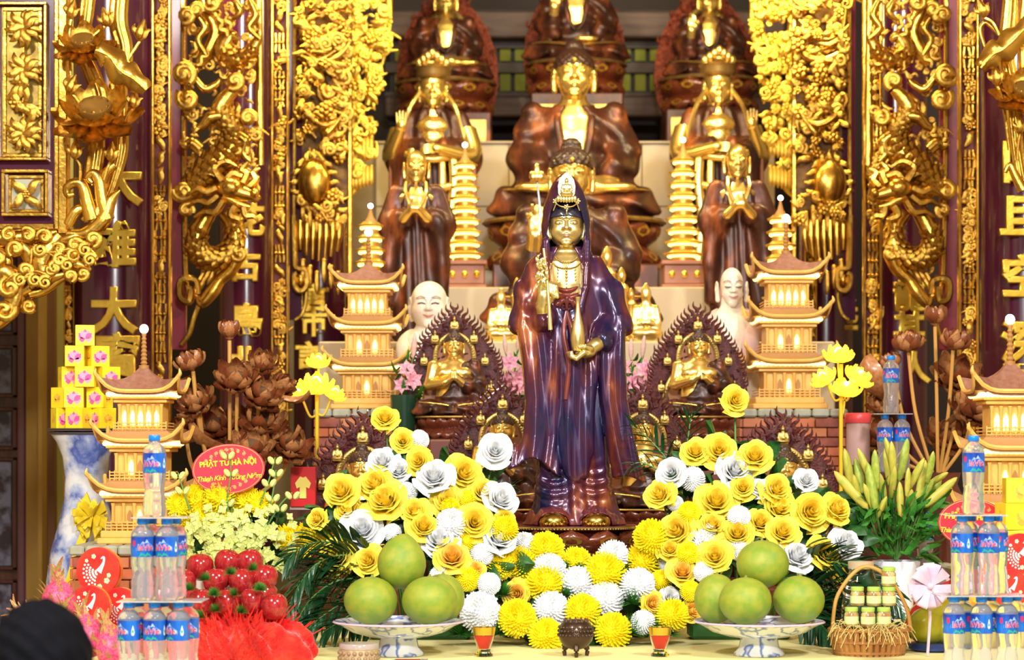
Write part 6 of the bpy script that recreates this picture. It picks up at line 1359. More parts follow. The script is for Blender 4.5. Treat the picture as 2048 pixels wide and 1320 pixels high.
def oval_sign(px, py, wd, ht, d, label, rot):
    s = S(d); t = thing('oval_sign', label, 'sign', P(px, py, d)); t.rotation_euler = (0, rot, 0)
    el = lambda k, n=40: [(k*wd/2*s*math.cos(2*PI*i/n), k*ht/2*s*math.sin(2*PI*i/n)) for i in range(n)]
    local(B().prism(el(1), -.003, .003), 'board', SGR, t, False)
    p = [Vector((x, -.003, z)) for x, z in el(.955)]; local(B().tube(p + [p[0]], .0014, 5), 'border', SGO, t)
    for txt, z, sz, sh, m_ in (('PHẬT TỬ HÀ NỘI', .12, 14.5, 0, SGY), ('Thành Kính Tưởng Niệm', -.17, 14, .25, SGY)):
        link('lettering', text_mesh(txt, sz*s, m_, .0006, 0, .0009 if not sh else .0003, sh, .9 if sh else 1.0), t, (0, -.0042, z*ht*s))
    for sg in (-1, 1):
        for k in range(-4, 5):
            put_ = link('scroll_print', tpl('cloud_scroll', SGO), t, (k*.075*wd*s, -.0035, sg*(.385 - .012*k*k)*ht*s), (0, k*.6, 0), (8*s, 2*s, 8*s))
    local(B().tube([(0, .008, -ht*.3*s), (0, .008, -ht*1.3*s)], .004, 6), 'stake', STEM, t)
    return t
oval_sign(457, 938, 146, 100, 6.5, 'red oval sign with yellow dedication lettering above the apples', -.07)
oval_sign(1945, 1046, 138, 96, 6.35, 'red oval sign mostly hidden behind stacked water bottles', .05)

# ---------------------------------------------------------------- carved wooden lotuses
WLO = mat('lotus_wood', (.33, .115, .035), .3, col2=(.48, .22, .08), nscale=12, coat=.35); WLS = mat('stem_wood', (.60, .31, .07), .4, coat=.2); WLD = mat('lotus_wood_dark', (.21, .055, .018), .3, coat=.35)
def wl_petal(m): return B().grid(lambda u, v: ((u - .5)*.62*math.sin(PI*min(1, .1 + v*.88))**.75, -.30*math.sin(PI*v*.8) - .0 + .55*(u - .5)**2, v*.9), 4, 6).mesh('petal', m, True, None, 0)
WP = [wl_petal(WLO), wl_petal(WLD)]
WBUD = B().lathe([(.02, 0), (.16, .10), (.22, .28), (.17, .5), (.06, .68), (.01, .74)], 14).mesh('bud', WLO); WPOD = B().lathe([(.05, 0), (.14, .12), (.26, .26), (.27, .30), (.001, .31)], 18).mesh('pod', mat('pod_wood', (.30, .16, .07), .6, bump=.8, bscale=200))
def wlotus(par, px, py, sz, d, tilt, op, rr):
    sz *= .88; s = sz*S(d); b = P(px, py + sz*.35, d); v = Vector((tilt, -.85 if op > .6 else -.2, 1)); o = link('lotus', WBUD if op < .75 else WPOD, par, b - par.location, aim(v, rr.uniform(0, 6)), s)
    for ring, (n, tl, l) in enumerate(((5, .25*op, .72), (7, .75*op, .78), (8, 1.25*op, .72))):
        if op < .4 and ring == 2: continue
        for k in range(n): a = 2*PI*(k + ring*.5)/n; link('petal', WP[(ring + k) % 2], o, (.06*math.sin(a), -.06*math.cos(a), .05), (tl, 0, a), l*rr.uniform(.9, 1.1))
    return b
def wood_lotuses(label, base, flowers, d, vase, leaves):
    t = thing('wooden_lotuses', label, 'lotus carving', base, 'carved wooden lotus bouquets'); rr = random.Random(int(base[0]*100))
    for px, py, sz, tilt, op in flowers:
        dd = d + rr.uniform(-.12, .12); b = wlotus(t, px, py, sz, dd, tilt, op, rr); f0 = Vector((t.location.x + (b.x - t.location.x)*.2, t.location.y, vase[2]))
        m_ = b.lerp(f0, .5) + Vector(((b.x - f0.x)*.25, 0, 0)); B().tube(spline([b, m_, f0], 6), .0065, 7).obj('stem', WLS, t)
    for px, py, a, sz in leaves:
        p0 = P(px, py, d - .02); o = link('leaf', WP[0], t, p0 - t.location, aim((math.sin(a), -.2, math.cos(a)), .3), sz*S(d))
    local(B().lathe([(vase[0]*.6, 0), (vase[0]*.95, .10), (vase[0], .25), (vase[0]*.7, vase[2] - .10 - base[2]), (vase[0]*.5, vase[2] - .04 - base[2]), (vase[0]*.6, vase[2] - base[2]), (vase[0]*.5, vase[2] - base[2])], 28), 'pot', mat('pot_lacquer', (.17, .035, .02), .15, coat=.6), t)
    return t
wood_lotuses('brown carved wooden lotuses left of the yellow lotus lamp', (P(460, 0, 7.25).x, 7.25, FZ), [(459, 662, 62, 0, .35), (386, 722, 66, -.3, .55), (474, 745, 84, .1, .8), (398, 792, 74, -.5, .9), (522, 718, 64, .3, .7), (518, 775, 80, .6, .9), (436, 838, 84, -.2, 1.0), (520, 828, 92, .2, 1.0), (560, 762, 56, .8, .7), (500, 880, 84, .3, 1.0), (372, 850, 64, -.6, .8), (580, 880, 76, .3, 1.0)], 7.25, (.13, 0, P(0, 1010, 7.25).z), [(440, 900, -.7, 90), (560, 800, 1.2, 70), (400, 880, -1.2, 80), (540, 890, .9, 80), (380, 760, -1.5, 60)])
wood_lotuses('brown carved wooden lotuses right of the lit lotus lamp in a red pot', (P(1875, 0, 7.8).x, 7.8, FZ), [(1870, 634, 64, 0, .35), (1817, 684, 70, -.1, .55), (1906, 680, 66, .2, .6), (1912, 736, 92, .1, 1.0), (1944, 800, 90, .4, 1.0), (1788, 722, 56, -.4, .4), (1760, 856, 80, -.3, .9), (1896, 860, 84, 0, 1.0), (1770, 800, 60, -.5, .8)], 7.8, (.14, 0, P(0, 945, 7.8).z), [(1765, 800, -.3, 110), (1900, 850, .2, 90), (1955, 850, .9, 90)])

# glowing yellow lotus lamps
LGP = mat('lamp_petal', (1, .72, .05), .35, emit=1.6, ecol=(1, .62, .03)); LGC = mat('lamp_core', (1, .9, .4), .4, emit=9., ecol=(1, .82, .25)); LGS = mat('lamp_stem', (.72, .48, .02), .35)
LPP = B().grid(lambda u, v: ((u - .5)*.62*math.sin(PI*min(1, .12 + v*.86))**.75, -.28*math.sin(PI*v*.8) + .5*(u - .5)**2, v*.85), 4, 5).mesh('petal', LGP, True, None, 0)
def lotus_lamp(label, base, fl_, d, zf):
    t = thing('lotus_lamp', label, 'lamp', base, 'yellow lotus lamps'); rr = random.Random(2)
    for px, py, sz, tilt in fl_:
        s = sz*S(d); b = P(px, py + sz*.3, d); o = link('lit_flower', B().ball((0, 0, .30), (.17, .17, .26), 10, 7).mesh('bulb', LGC), t, b - t.location, aim((tilt, -.3, 1)), s)
        for ring, (n, tl) in enumerate(((6, .35), (8, .85))):
            for k in range(n): a = 2*PI*(k + ring*.5)/n; link('petal', LPP, o, (.05*math.sin(a), -.05*math.cos(a), .03), (tl, 0, a), .75)
        e = Vector((t.location.x, t.location.y, b.z - .05)); B().tube(spline([b, b.lerp(e, .5) + Vector((0, 0, -.03)), e], 5), .004, 6).obj('stem', LGS, t)
    B().tube([t.location, Vector((t.location.x, t.location.y, P(0, fl_[0][1] + 20, d).z))], .007, 8).obj('pole', LGS, t)
    local(B().lathe([(.07, 0), (.07, .012), (.02, .03), (.008, .05)], 20), 'foot', LGS, t)
lotus_lamp('lit yellow lotus lamp between the wooden lotuses and brick pedestal', (P(634, 0, 7.5).x, 7.5, .119), [(637, 722, 44, 0), (633, 768, 66, 0), (606, 786, 48, -.6), (662, 784, 44, .6)], 7.5, FZ)
lotus_lamp('lit yellow lotus lamp above the lilies beside the brick pedestal', (P(1682, 0, 7.35).x, 7.35, .119), [(1676, 708, 56, 0), (1655, 752, 50, -.7), (1708, 750, 56, .7), (1690, 776, 56, .1)], 7.35, FZ)

# ---------------------------------------------------------------- lily buds in the white vase
LD = 6.55; lv = thing('lily_bouquet', 'closed yellow-green lily buds in a white vase beside the basket', 'bouquet', (P(1792, 0, LD).x, LD, .001))
zr = P(0, 1122, LD).z
local(B().lathe([(.055, 0), (.06, .01), (.05, .06), (.052, zr*.5), (.062, zr*.8), (.072, zr - .003), (.070, zr), (.058, zr*.8), (.001, zr*.7)], 36, rf=lambda a, i: 1 + (.04*math.sin(a*10) if i in (5, 6) else 0)), 'vase', PORCW, lv)
LB1 = mat('lily_bud_yellow', (.58, .46, .07), .45, col2=(.36, .42, .05), nscale=9, stretch=(1, 1, .5)); LB2 = mat('lily_bud_green', (.22, .36, .04), .45, col2=(.42, .46, .07), nscale=9)
LBM = [B().lathe([(.02, 0), (.09, .08), (.125, .3), (.14, .55), (.115, .8), (.06, .94), (.01, 1)], 12, rf=lambda a, i: 1 + .10*math.cos(3*a)).mesh('bud', m_) for m_ in (LB1, LB1, LB2)]
rr = random.Random(21); base = Vector((lv.location.x, LD, zr))
for px, py, L, tl in [(1696, 940, 96, -.30), (1702, 980, 110, -.7), (1680, 1000, 80, -1.0), (1720, 960, 100, -.35), (1744, 975, 110, -.3), (1752, 940, 90, -.1), (1730, 930, 80, -.2), (1775, 935, 86, .05), (1779, 905, 70, 0), (1806, 920, 96, .1), (1815, 965, 66, 0), (1786, 965, 80, .1), (1765, 985, 90, -.1), (1842, 965, 100, .35), (1860, 935, 76, .15), (1846, 990, 86, .5), (1880, 985, 100, .8), (1872, 960, 70, 1.0), (1690, 1010, 70, -1.2), (1760, 1020, 70, .15), (1832, 950, 84, .2), (1740, 1000, 80, -.25), (1800, 1000, 80, .0), (1820, 1010, 80, .3), (1720, 1010, 80, -.6), (1866, 990, 84, .6), (1714, 985, 90, -.5), (1785, 920, 84, -.05)]:
    dd = LD - rr.uniform(.0, .10); v = Vector((math.sin(tl) + rr.uniform(-.3, .3), rr.uniform(-.8, .2), math.cos(tl))).normalized(); s = L*S(dd)*.92; c = P(px, py, dd); b0 = c - v*s*.5
    link('bud', rr.choice(LBM), lv, b0 - lv.location, aim(v, rr.uniform(0, 6)), (s*.74, s*.74, s)); B().tube(spline([b0, b0.lerp(base, .5) + Vector(((b0.x - base.x)*.15, 0, 0)), base], 4), .0028, 5).obj('stem', STEM, lv)
LLF = B().grid(lambda u, v: ((u - .5)*.22*math.sin(PI*min(1, .1 + v*.88))**.7, -.15*math.sin(PI*v), v), 2, 6).mesh('leaf', mat('lily_leaf', (.05, .24, .02), .4, col2=(.025, .14, .02), nscale=8), True, None, 0)
for k in range(240):
    px, py = rr.uniform(1708, 1876), rr.uniform(1004, 1118)
    if abs(px - 1792) > 88 - max(0, py - 1040)*.35: continue
    dd = LD - rr.uniform(-.05, .10); link('leaf', LLF, lv, P(px, py, dd) - lv.location, aim(((px - 1792)*.012 + rr.uniform(-.5, .5), rr.uniform(-.9, .2), rr.uniform(-.4, 1)), rr.uniform(0, 6)), rr.uniform(34, 62)*S(dd))
# pink lilies behind the big statue
PKP = mat('pink_lily', (.80, .20, .36), .5, col2=(.90, .62, .66), nscale=14, spec=.2); PKB = mat('pink_bud', (.72, .60, .40), .5, col2=(.80, .40, .42), nscale=8)
LPT = B().grid(lambda u, v: ((u - .5)*.34*math.sin(PI*min(1, .12 + v*.86))**.8, -.0 - .35*v*v + .2*abs(u - .5), .75*v - .30*v*v), 3, 6).mesh('petal', PKP, True, None, 0)
LBT = B().lathe([(.02, 0), (.10, .2), (.12, .55), (.05, .95), (.01, 1)], 10).mesh('bud', PKB)
LYC = B().lathe([(.02, 0), (.06, .1), (.05, .22), (.01, .3)], 8).mesh('lily_flower', PKP)
def pink_lilies(label, px, d, zb, flowers, buds):
    t = thing('pink_lilies', label, 'lilies', (P(px, 0, d).x, d, zb), 'pink lilies behind the statue'); rr = random.Random(px)
    H = P(0, 790, d).z - zb; local(B().lathe([(.035, 0), (.045, .03), (.04, H*.6), (.05, H), (.04, H)], 20), 'vase', mat('dark_green_vase', (.02, .06, .03), .2), t)
    top = t.location + Vector((0, 0, H))
    for x, y, sz in flowers:
        dd = d - rr.uniform(0, .06); c = P(x, y, dd); o = link('lily_flower', LYC, t, c - t.location, aim((rr.uniform(-.6, .6), -1, rr.uniform(-.2, .6)), 0), sz*S(dd))
        for k in range(6): link('petal', LPT, o, None, (.5, 0, k*PI/3), .85)
        B().tube([c, top], .003, 5).obj('stem', STEM, t)
    for x, y, sz, tl in buds: c = P(x, y, d - .03); link('bud', LBT, t, c - t.location, aim((math.sin(tl), -.2, math.cos(tl))), sz*S(d)); B().tube([c, top], .003, 5).obj('stem', STEM, t)
    for k in range(14): link('leaf', LLF, t, P(px + rr.uniform(-30, 30), rr.uniform(720, 800), d) - t.location, aim((rr.uniform(-1, 1), -.4, rr.uniform(0, 1))), rr.uniform(30, 50)*S(d))
pink_lilies('pink lilies right behind the standing statue, beside its gold vase hand', 1268, 8.1, .301, [(1250, 738, 60), (1290, 745, 64), (1264, 768, 60), (1300, 772, 54), (1240, 770, 50)], [(1262, 720, 44, 0), (1284, 716, 46, .1), (1248, 712, 40, -.2)])
pink_lilies('pink lilies behind the standing statue, beside its dark sleeve', 1024, 8.1, .301, [(1020, 726, 54), (1034, 755, 60), (1010, 764, 50), (1040, 780, 50)], [(1012, 708, 40, -.1), (1034, 702, 44, .15)])
pink_lilies('pink lilies squeezed between the lit pagoda and the praying buddha', 808, 7.92, .301, [(812, 742, 50), (822, 760, 54), (804, 770, 46)], [(826, 716, 50, .1)])
# ---------------------------------------------------------------- basket, bow, tins, fruit, gift boxes
WICK = mat('wicker', (.42, .19, .045), .5, col2=(.30, .12, .03), nscale=30)
KD = 6.02; bk = thing('wicker_basket', 'wicker gift basket with arched handle beside the lily-side dish', 'basket', (P(1738, 0, KD).x, KD, .001))
bz = P(0, 1256, KD).z
for k in range(34):
    a = 2*PI*k/34; r0, r1 = .088, .104; local(B().tube([(r0*math.cos(a), r0*.8*math.sin(a), 0), (r1*math.cos(a), r1*.8*math.sin(a), bz)], .0088, 6), 'upright', WICK, bk)
for z in (.008, bz*.5, bz - .004): r_ = .088 + .016*z/bz; local(B().tube([(1.06*r_*math.cos(a), 1.06*r_*.8*math.sin(a), z) for a in [2*PI*i/30 for i in range(31)]], .005, 6), 'weave_band', WICK, bk)
local(B().lathe([(.001, bz*.75), (.095, bz*.78), (.095, bz*.86), (.001, bz*.95)], 24, (0, 0, 0), True, .8), 'green_lining', mat('lime_paper', (.42, .58, .06), .6), bk)
local(B().tube(spline([(-.10, .0, bz), (-.085, 0, bz + .09), (-.02, 0, bz + .165), (.05, 0, bz + .14), (.10, 0, bz + .06), (.115, 0, bz - .01)], 7), .0055, 8), 'handle', mat('handle_cane', (.55, .28, .06), .4), bk)
rr = random.Random(31); stw = B()
for k in range(120):
    a = rr.uniform(PI, 2*PI); p = Vector((.10*math.cos(a), .085*math.sin(a), bz + rr.uniform(-.01, .015))); q = p + Vector((rr.uniform(-.03, .03), -.01, rr.uniform(-.05, .02))); stw.tube([p, p.lerp(q, .5) + Vector((0, -.008, .008)), q], .0009, 4)
so = local(stw, 'straw', mat('straw', (.72, .58, .22), .6), bk); so['kind'] = 'stuff'
JG = mat('jar_food', (.34, .16, .06), .15, coat=.7, col2=(.62, .50, .20), nscale=40); JL = mat('lime_lid', (.40, .58, .10), .3); JP = mat('jar_label', (.62, .72, .32), .5)
def jar_proto():
    t = thing('food_jar', 'x', 'jar', (0, 0, 0), 'lime-lidded jars in the basket')
    local(B().lathe([(.016, 0), (.019, .003), (.0195, .034), (.016, .040), (.0155, .042)], 20), 'glass', JG, t); local(B().lathe([(.0175, .041), (.018, .043), (.018, .051), (.016, .0525), (.001, .0525)], 20), 'lid', JL, t)
    local(B().lathe([(.0197, .008), (.0199, .028)], 20, cap=False), 'label', JP, t); return t
jp = jar_proto(); first = True
for x, dy, lv_, lab in ((-.055, -.045, 0, 'front row by the palm leaves'), (-.012, -.058, 0, 'front row middle'), (.032, -.05, 0, 'front row by the lilac bow'), (-.034, -.012, 1, 'second layer by the palm leaves'), (.010, -.018, 1, 'second layer middle'), (.052, -.012, 1, 'second layer by the handle'), (.052, -.012, 2, 'topmost, beside the handle')):
    loc = Vector((bk.location.x + x, KD + dy, bz + .008 + lv_*.0535)); lb = 'lime-lidded jar in the basket, ' + lab
    if first: first = False; jp.location = loc; jp['label'] = lb
    else: dup(jp, loc, lb, rr.uniform(0, 6))
cj = thing('clear_jar', 'large clear glass jar standing behind the basket handle', 'jar', (P(1722, 0, 6.2).x, 6.2, .001)); local(B().lathe([(.05, 0), (.055, .01), (.055, .17), (.04, .20), (.034, .22), (.034, .235)], 28), 'glass', GLASS, cj); local(B().lathe([(.036, .225), (.037, .245), (.001, .246)], 24), 'lid', mat('jar_tan_lid', (.55, .42, .26), .4), cj)
LIL = mat('lilac_ribbon', (.62, .42, .58), .5, sheen=.3, col2=(.72, .54, .68), nscale=30)
bo2 = thing('lilac_bow', 'pale lilac ribbon bow between the basket and the bottles', 'bow', P(1858, 1172, 5.95))
for k in range(16):
    a = k*2*PI/16 + rr.uniform(-.15, .15); v = Vector((math.cos(a), -rr.uniform(.1, .6), math.sin(a)*1.05)).normalized()*rr.uniform(40, 56)*S(5.95); w_ = Vector((-v.z, 0, v.x)).normalized()*11*S(5.95)
    local(B().grid(lambda u, t_: tuple(v*(.1 + .9*math.sin(t_*PI*.92)) + w_*((u - .5)*2*(.3 + .7*math.sin(t_*PI))) + Vector((0, -.014*math.cos(t_*PI), 0))), 3, 8), 'loop', LIL, bo2, True, 0)
local(B().ball((0, -.02, 0), .009, 8, 6), 'knot', LIL, bo2); local(B().tube([(0, 0, 0), (.005, .01, -.09), (0, .02, bo2.location.z*-1 + .002)], [.005, .004, .004], 6), 'tail', LIL, bo2)
yb = thing('fruit_bag', 'yellow-green cellophane fruit parcel under the lilac bow', 'parcel', (P(1868, 0, 6.13).x, 6.13, .001))
YF = mat('yellow_fruit', (.62, .55, .03), .3, col2=(.45, .50, .03), nscale=8, coat=.5)
for x, z, r_ in ((-.018, .062, .052), (.030, .060, .048), (.004, .115, .040)): local(B().ball((x, 0, z + .005), r_, 16, 12), 'fruit', YF, yb)
local(B().lathe([(.055, 0), (.07, .006), (.072, .022), (.06, .024)], 24), 'tray', mat('blue_tray', (.02, .05, .25), .3), yb)
local(B().lathe([(.075, .01), (.088, .05), (.07, .11), (.03, .15), (.012, .165), (.03, .185)], 24, cap=False, rf=lambda a, i: 1 + .06*math.sin(a*8 + i)), 'cellophane', mat('cellophane', (.92, .95, .75), .05, trans=1, ior=1.05), yb)

# round red tins with a white peacock
TINR = mat('tin_red', (.72, .02, .025), .3, coat=.4, col2=(.80, .06, .03), nscale=14); TINO = mat('tin_side', (.80, .22, .04), .35, coat=.3)
PEA = B()
PEA.tube(spline([(.15, -.03, .55), (.30, -.03, .62), (.30, -.03, .40), (.18, -.03, .15), (.05, -.03, -.05)], 6), lerps([.02, .06, .06, .10, .16], 25), 8, .15)
for j in range(5):
    for k in range(5 + j): a = 2.6 + (k - (4 + j)/2)*.26; r_ = .15 + j*.15; PEA.ball((.05 + r_*math.cos(a + .9), -.03, -.05 + r_*math.sin(a + .9)*1.0), (.058, .012, .058), 6, 4)
PEAM = PEA.mesh('peacock_print', mat('print_white', (.86, .82, .82), .5)); PEAM2 = B()
for x, z, r_ in ((.45, -.45, .16), (.55, -.2, .12), (-.2, .65, .13), (.1, -.72, .14), (-.55, .45, .10)):
    for k in range(5): a = k*1.257; PEAM2.ball((x + r_*.5*math.cos(a), -.025, z + r_*.5*math.sin(a)), (r_*.45, .008, r_*.45), 6, 4)
PEAF = PEAM2.mesh('flower_print', mat('print_cream', (.88, .66, .45), .5))
def tin(px, py, r_, d, label, rz=-.25):
    s = r_*S(d); t = thing('round_tin', label, 'tin', P(px, py + r_, d) + Vector((0, 0, .001)), 'red peacock tins'); t.rotation_euler = (0, 0, rz)
    b = B().lathe([(1.0, 0), (1.0, .42)], 40); b.v = [(x, z_, y + 1) for x, y, z_ in b.v]; b.v = [(x*s, y*s, z_*s) for x, y, z_ in b.v]; local(b, 'side', TINO, t)
    b = B().lathe([(.001, -.03), (.96, -.03), (1.02, -.01), (1.02, .12)], 40); b.v = [(x*s, z_*s, (y + 1)*s) for x, y, z_ in b.v]; local(b, 'lid', TINR, t)
    link('peacock_print', PEAM, t, (0, -.015*s, s), None, s*.95); link('flower_print', PEAF, t, (0, -.015*s, s), None, s*.95)
stz = lambda py, d: P(0, py, d).z
tin(196, 1142, 46, 6.58, 'uppermost red round tin with white peacock, leaning before the dark bricks'); tin(178, 1214, 42, 6.2, 'red peacock tin just above the dragon fruit'); tin(238, 1216, 40, 6.25, 'red peacock tin touching the water bottles'); tin(206, 1286, 40, 6.1, 'lowest red peacock tin, partly behind the bottles')
tin(2040, 1108, 40, 6.1, 'red peacock tin at the picture edge beside the yellow gift boxes', .2); tin(2022, 1178, 38, 6.0, 'red peacock tin behind the edge-side water bottles', .2)
tb1 = thing('red_carton', 'stacked red carton under the uppermost peacock tin', 'box', (P(196, 0, 6.62).x, 6.62, .001)); B().box(tb1.location.x - .07, tb1.location.x + .07, 6.57, 6.69, .001, P(0, 1188, 6.58).z, .003).obj('carton', mat('red_card', (.55, .015, .02), .5), tb1, False); B().box(tb1.location.x - .072, tb1.location.x + .072, 6.568, 6.692, P(0, 1188, 6.58).z - .03, P(0, 1188, 6.58).z + .0005, .002).obj('lid', TINR, tb1, False)
tb2 = thing('red_carton', 'low red carton under the two middle peacock tins', 'box', (P(206, 0, 6.3).x, 6.3, .001)); B().box(tb2.location.x - .12, tb2.location.x + .12, 6.18, 6.36, .001, P(0, 1256, 6.2).z - .001, .003).obj('carton', mat('red_card', (.55, .015, .02), .5), tb2, False); B().box(tb2.location.x - .122, tb2.location.x + .122, 6.178, 6.362, .03, .05, .002).obj('lid', TINR, tb2, False)
# dragon fruit
DFM = mat('dragon_fruit_skin', (.66, .03, .16), .4, col2=(.80, .14, .22), nscale=10); DFL = mat('dragon_fruit_scale', (.66, .06, .16), .5, col2=(.38, .46, .06), nscale=9)
DFB = B().ball((0, 0, 0), (.8, .8, 1.05), 18, 12).mesh('fruit', DFM); DSC = B().grid(lambda u, v: ((u - .5)*.5*(1 - v*.85), -.28*v*v + .04, v), 2, 5).mesh('scale', DFL, True, None, 0)
def dragonfruit(px, py, r_, d, label, tl):
    t = thing('dragon_fruit', label, 'dragon fruit', P(px, py, d), 'dragon fruits'); t.scale = (r_*S(d),)*3; t.rotation_euler = (.2, tl, .3*px); rr = random.Random(px); link('fruit', DFB, t)
    for j, z in enumerate((-.7, -.35, 0, .35, .65)):
        n = 6 if j < 4 else 5
        for k in range(n): a = 2*PI*(k + .5*(j % 2))/n; q = .8*math.sqrt(max(.05, 1 - (z/1.05)**2)); link('scale', DSC, t, (q*math.sin(a)*.95, -q*math.cos(a)*.95, z), (.55 - z*.3, 0, a), rr.uniform(.42, .58))
    for k in range(6): link('scale', DSC, t, (.15*math.sin(k), .15*math.cos(k), .95), (.25, 0, k*1.05), rr.uniform(.8, 1.3))
dragonfruit(118, 1206, 44, 6.1, 'dragon fruit with tall green tips below the floor vase', -.1); dragonfruit(176, 1272, 44, 5.7, 'dragon fruit beside the dark-haired head', .6); dragonfruit(226, 1300, 42, 5.62, 'dragon fruit touching the lowest water bottles', -.5); dragonfruit(60, 1246, 36, 6.0, 'small greenish dragon fruit nearest the dark door', -1.1); dragonfruit(112, 1280, 46, 5.9, 'dragon fruit hidden behind the dark-haired head', 0.)
# yellow gift boxes at the right edge
for j, (px, y1, w_, h, rz, lab) in enumerate(((1950, 1250, .11, .15, .1, 'yellow gift box standing lowest behind the edge-side bottles'), (2044, 1250, .12, .21, .0, 'tall yellow gift box at the picture edge, lowest row'))):
    t = ybox('gift_box', P(px, 0, 6.25).x, 6.25, .001, w_, P(0, 1060, 6.25).z if j else P(0, 1100, 6.25).z, rz, lab, 'box', 'yellow gift boxes at the edge', LPO, .1)
ybox('gift_box', P(2040, 0, 6.25).x, 6.25, P(0, 1060, 6.25).z + .002, .115, .075, .1, 'yellow gift box at the picture edge, second from top', 'box', 'yellow gift boxes at the edge', LPO, .1); ybox('gift_box', P(2044, 0, 6.25).x, 6.25, P(0, 1060, 6.25).z + .078, .10, .07, -.1, 'yellow gift box at the picture edge, topmost', 'box', 'yellow gift boxes at the edge', LPO, .1)
# red boxed robe and pink jar further back
rbx = thing('robe_box', 'red display box with a small yellow robe beside the lamp pole', 'box', (P(606, 0, 7.3).x, 7.3, .119)); z0, z1 = P(0, 1014, 7.3).z, P(0, 934, 7.3).z
hx = 25*S(7.3); B().box(rbx.location.x - hx, rbx.location.x + hx, 7.3, 7.36, z0, z1, .002).obj('case', mat('case_red', (.55, .015, .02), .3, coat=.4), rbx, False); B().box(rbx.location.x - hx - .004, rbx.location.x + hx + .004, 7.31, 7.37, z0 - .01, z0, .001).obj('case_edge', mat('silver_edge', (.6, .55, .5), .3, .8), rbx, False)
rp = [(-.3, -.75), (.3, -.75), (.28, 0), (.55, -.1), (.7, .25), (.25, .7), (0, .62), (-.25, .7), (-.7, .25), (-.55, -.1), (-.28, 0)]
B().prism([(rbx.location.x + x*hx*.9, (z0 + z1)/2 + z*.05) for x, z in rp], 7.296, 7.299).obj('robe_print', mat('robe_yellow', (.82, .66, .14), .5), rbx, False)
B().box(rbx.location.x - .05, rbx.location.x + .05, 7.3, 7.4, .119, z0 - .01, .003).obj('stand', WOODD, rbx, False)
pj = thing('pink_jar', 'pink topped jar beside the brick pedestal behind the lilies', 'jar', (P(1716, 0, 7.6).x, 7.6, P(0, 930, 7.6).z)); q = S(7.6)
local(B().lathe([(22*q, 0), (24*q, 10*q), (23*q, 86*q)], 24), 'body', mat('jar_grey_pink', (.45, .28, .26), .4), pj); local(B().lathe([(25*q, 84*q), (27*q, 90*q), (27*q, 100*q), (24*q, 104*q), (.001, 104*q)], 24), 'lid', mat('jar_red_lid', (.70, .07, .08), .35), pj)
B().box(pj.location.x - .05, pj.location.x + .05, 7.55, 7.65, FZ, pj.location.z - .001, .003).obj('foot', WOODD, pj, False)
# the dark-haired head of a worshipper in the lower corner
ph = thing('person', 'dark-haired head of a person seen from behind in the corner', 'person', (P(80, 0, 3.7).x, 3.7, FZ)); s = S(3.7); hz = P(0, 1342, 3.7).z - FZ
def bodyf(X, Y, Z):
    D = ell(X, Y, Z, (0, 0, hz - .005), (.076, .092, .105)); D = smin(D, cap(X, Y, Z, (0, .01, hz - .2), (0, .005, hz - .08), .052), .03); A = np.abs(X)
    D = smin(D, cap(A, Y, Z, (.05, .01, hz - .24), (.17, .01, hz - .28), .06, .055), .05); D = smin(D, ell(X, Y, Z, (0, .01, hz - .48), (.19, .11, .26)), .06); D = smin(D, chain(A, Y, Z, [(.19, .01, hz - .30), (.22, -.02, hz - .55), (.16, -.16, hz - .66)], [.05, .042, .03]), .03)
    return smin(D, ell(X, Y, Z, (0, .0, hz - .72), (.17, .16, .10)), .08)
link('body', sdf('body', bodyf, (-.3, -.25, hz - .85), (.3, .2, hz + .13), .014, mat('dark_shirt', (.03, .03, .04), .7)), ph)
link('hair', sdf('hair', lambda X, Y, Z: ell(X, Y, Z, (0, .005, hz + .012), (.086, .104, .108)) - .004*np.sin(X*150 + Z*60)*np.sin(Y*110 + Z*90), (-.12, -.14, hz - .12), (.12, .14, hz + .13), .006, mat('black_hair', (.004, .004, .006), .8, spec=.1)), ph)
ph_leg = B().box(-.17, .17, -.2, .2, 0, hz - .76, .05); local(ph_leg, 'folded_legs', mat('dark_shirt', (.03, .03, .04), .7), ph)

# ---------------------------------------------------------------- near carved board, lotus carving and cloud bracket (left), lotus carving (right)
ND = 7.35
bd_ = thing('carved_board', 'purple board with gold framed bamboo panels in the upper left corner', 'carving', P(50, 455, ND + .03))
pbox(B(), -700, 108, -100, 452, ND + .03, .04).obj('board', LACQ, bd_, False)
def frame(par, x0, x1, y0, y1, w_, d, m, nm, th=.03):
    for a in ((x0, x1, y0, y0 + w_), (x0, x1, y1 - w_, y1), (x0, x0 + w_, y0 + w_, y1 - w_), (x1 - w_, x1, y0 + w_, y1 - w_)): pbox(B(), *a, d, th, .002).obj(nm, m, par, False)
frame(bd_, -12, 93, 3, 320, 6, ND, GOLD, 'outer_frame'); frame(bd_, 5, 84, 14, 314, 8, ND + .015, GOLD, 'inner_frame'); pbox(B(), 4, 84, 14, 314, ND + .022, .006).obj('panel_ground', mat('dark_gilt2', (.20, .12, .02), .4, .6, col2=(.40, .28, .05), nscale=25), bd_, False)
frame(bd_, 2, 96, 338, 432, 7, ND, GOLD, 'outer_frame'); frame(bd_, 16, 88, 350, 425, 7, ND + .015, GOLD, 'inner_frame'); pbox(B(), 16, 88, 350, 425, ND + .022, .006).obj('panel_ground', mat('pale_ground', (.45, .42, .30), .3, .3), bd_, False)
pbox(B(), -700, 107, 447, 458, ND - .005, .05, .002).obj('bottom_rail', GOLD, bd_, False)
LEAFG = tpl('leaf', GOLD); rr = random.Random(77)
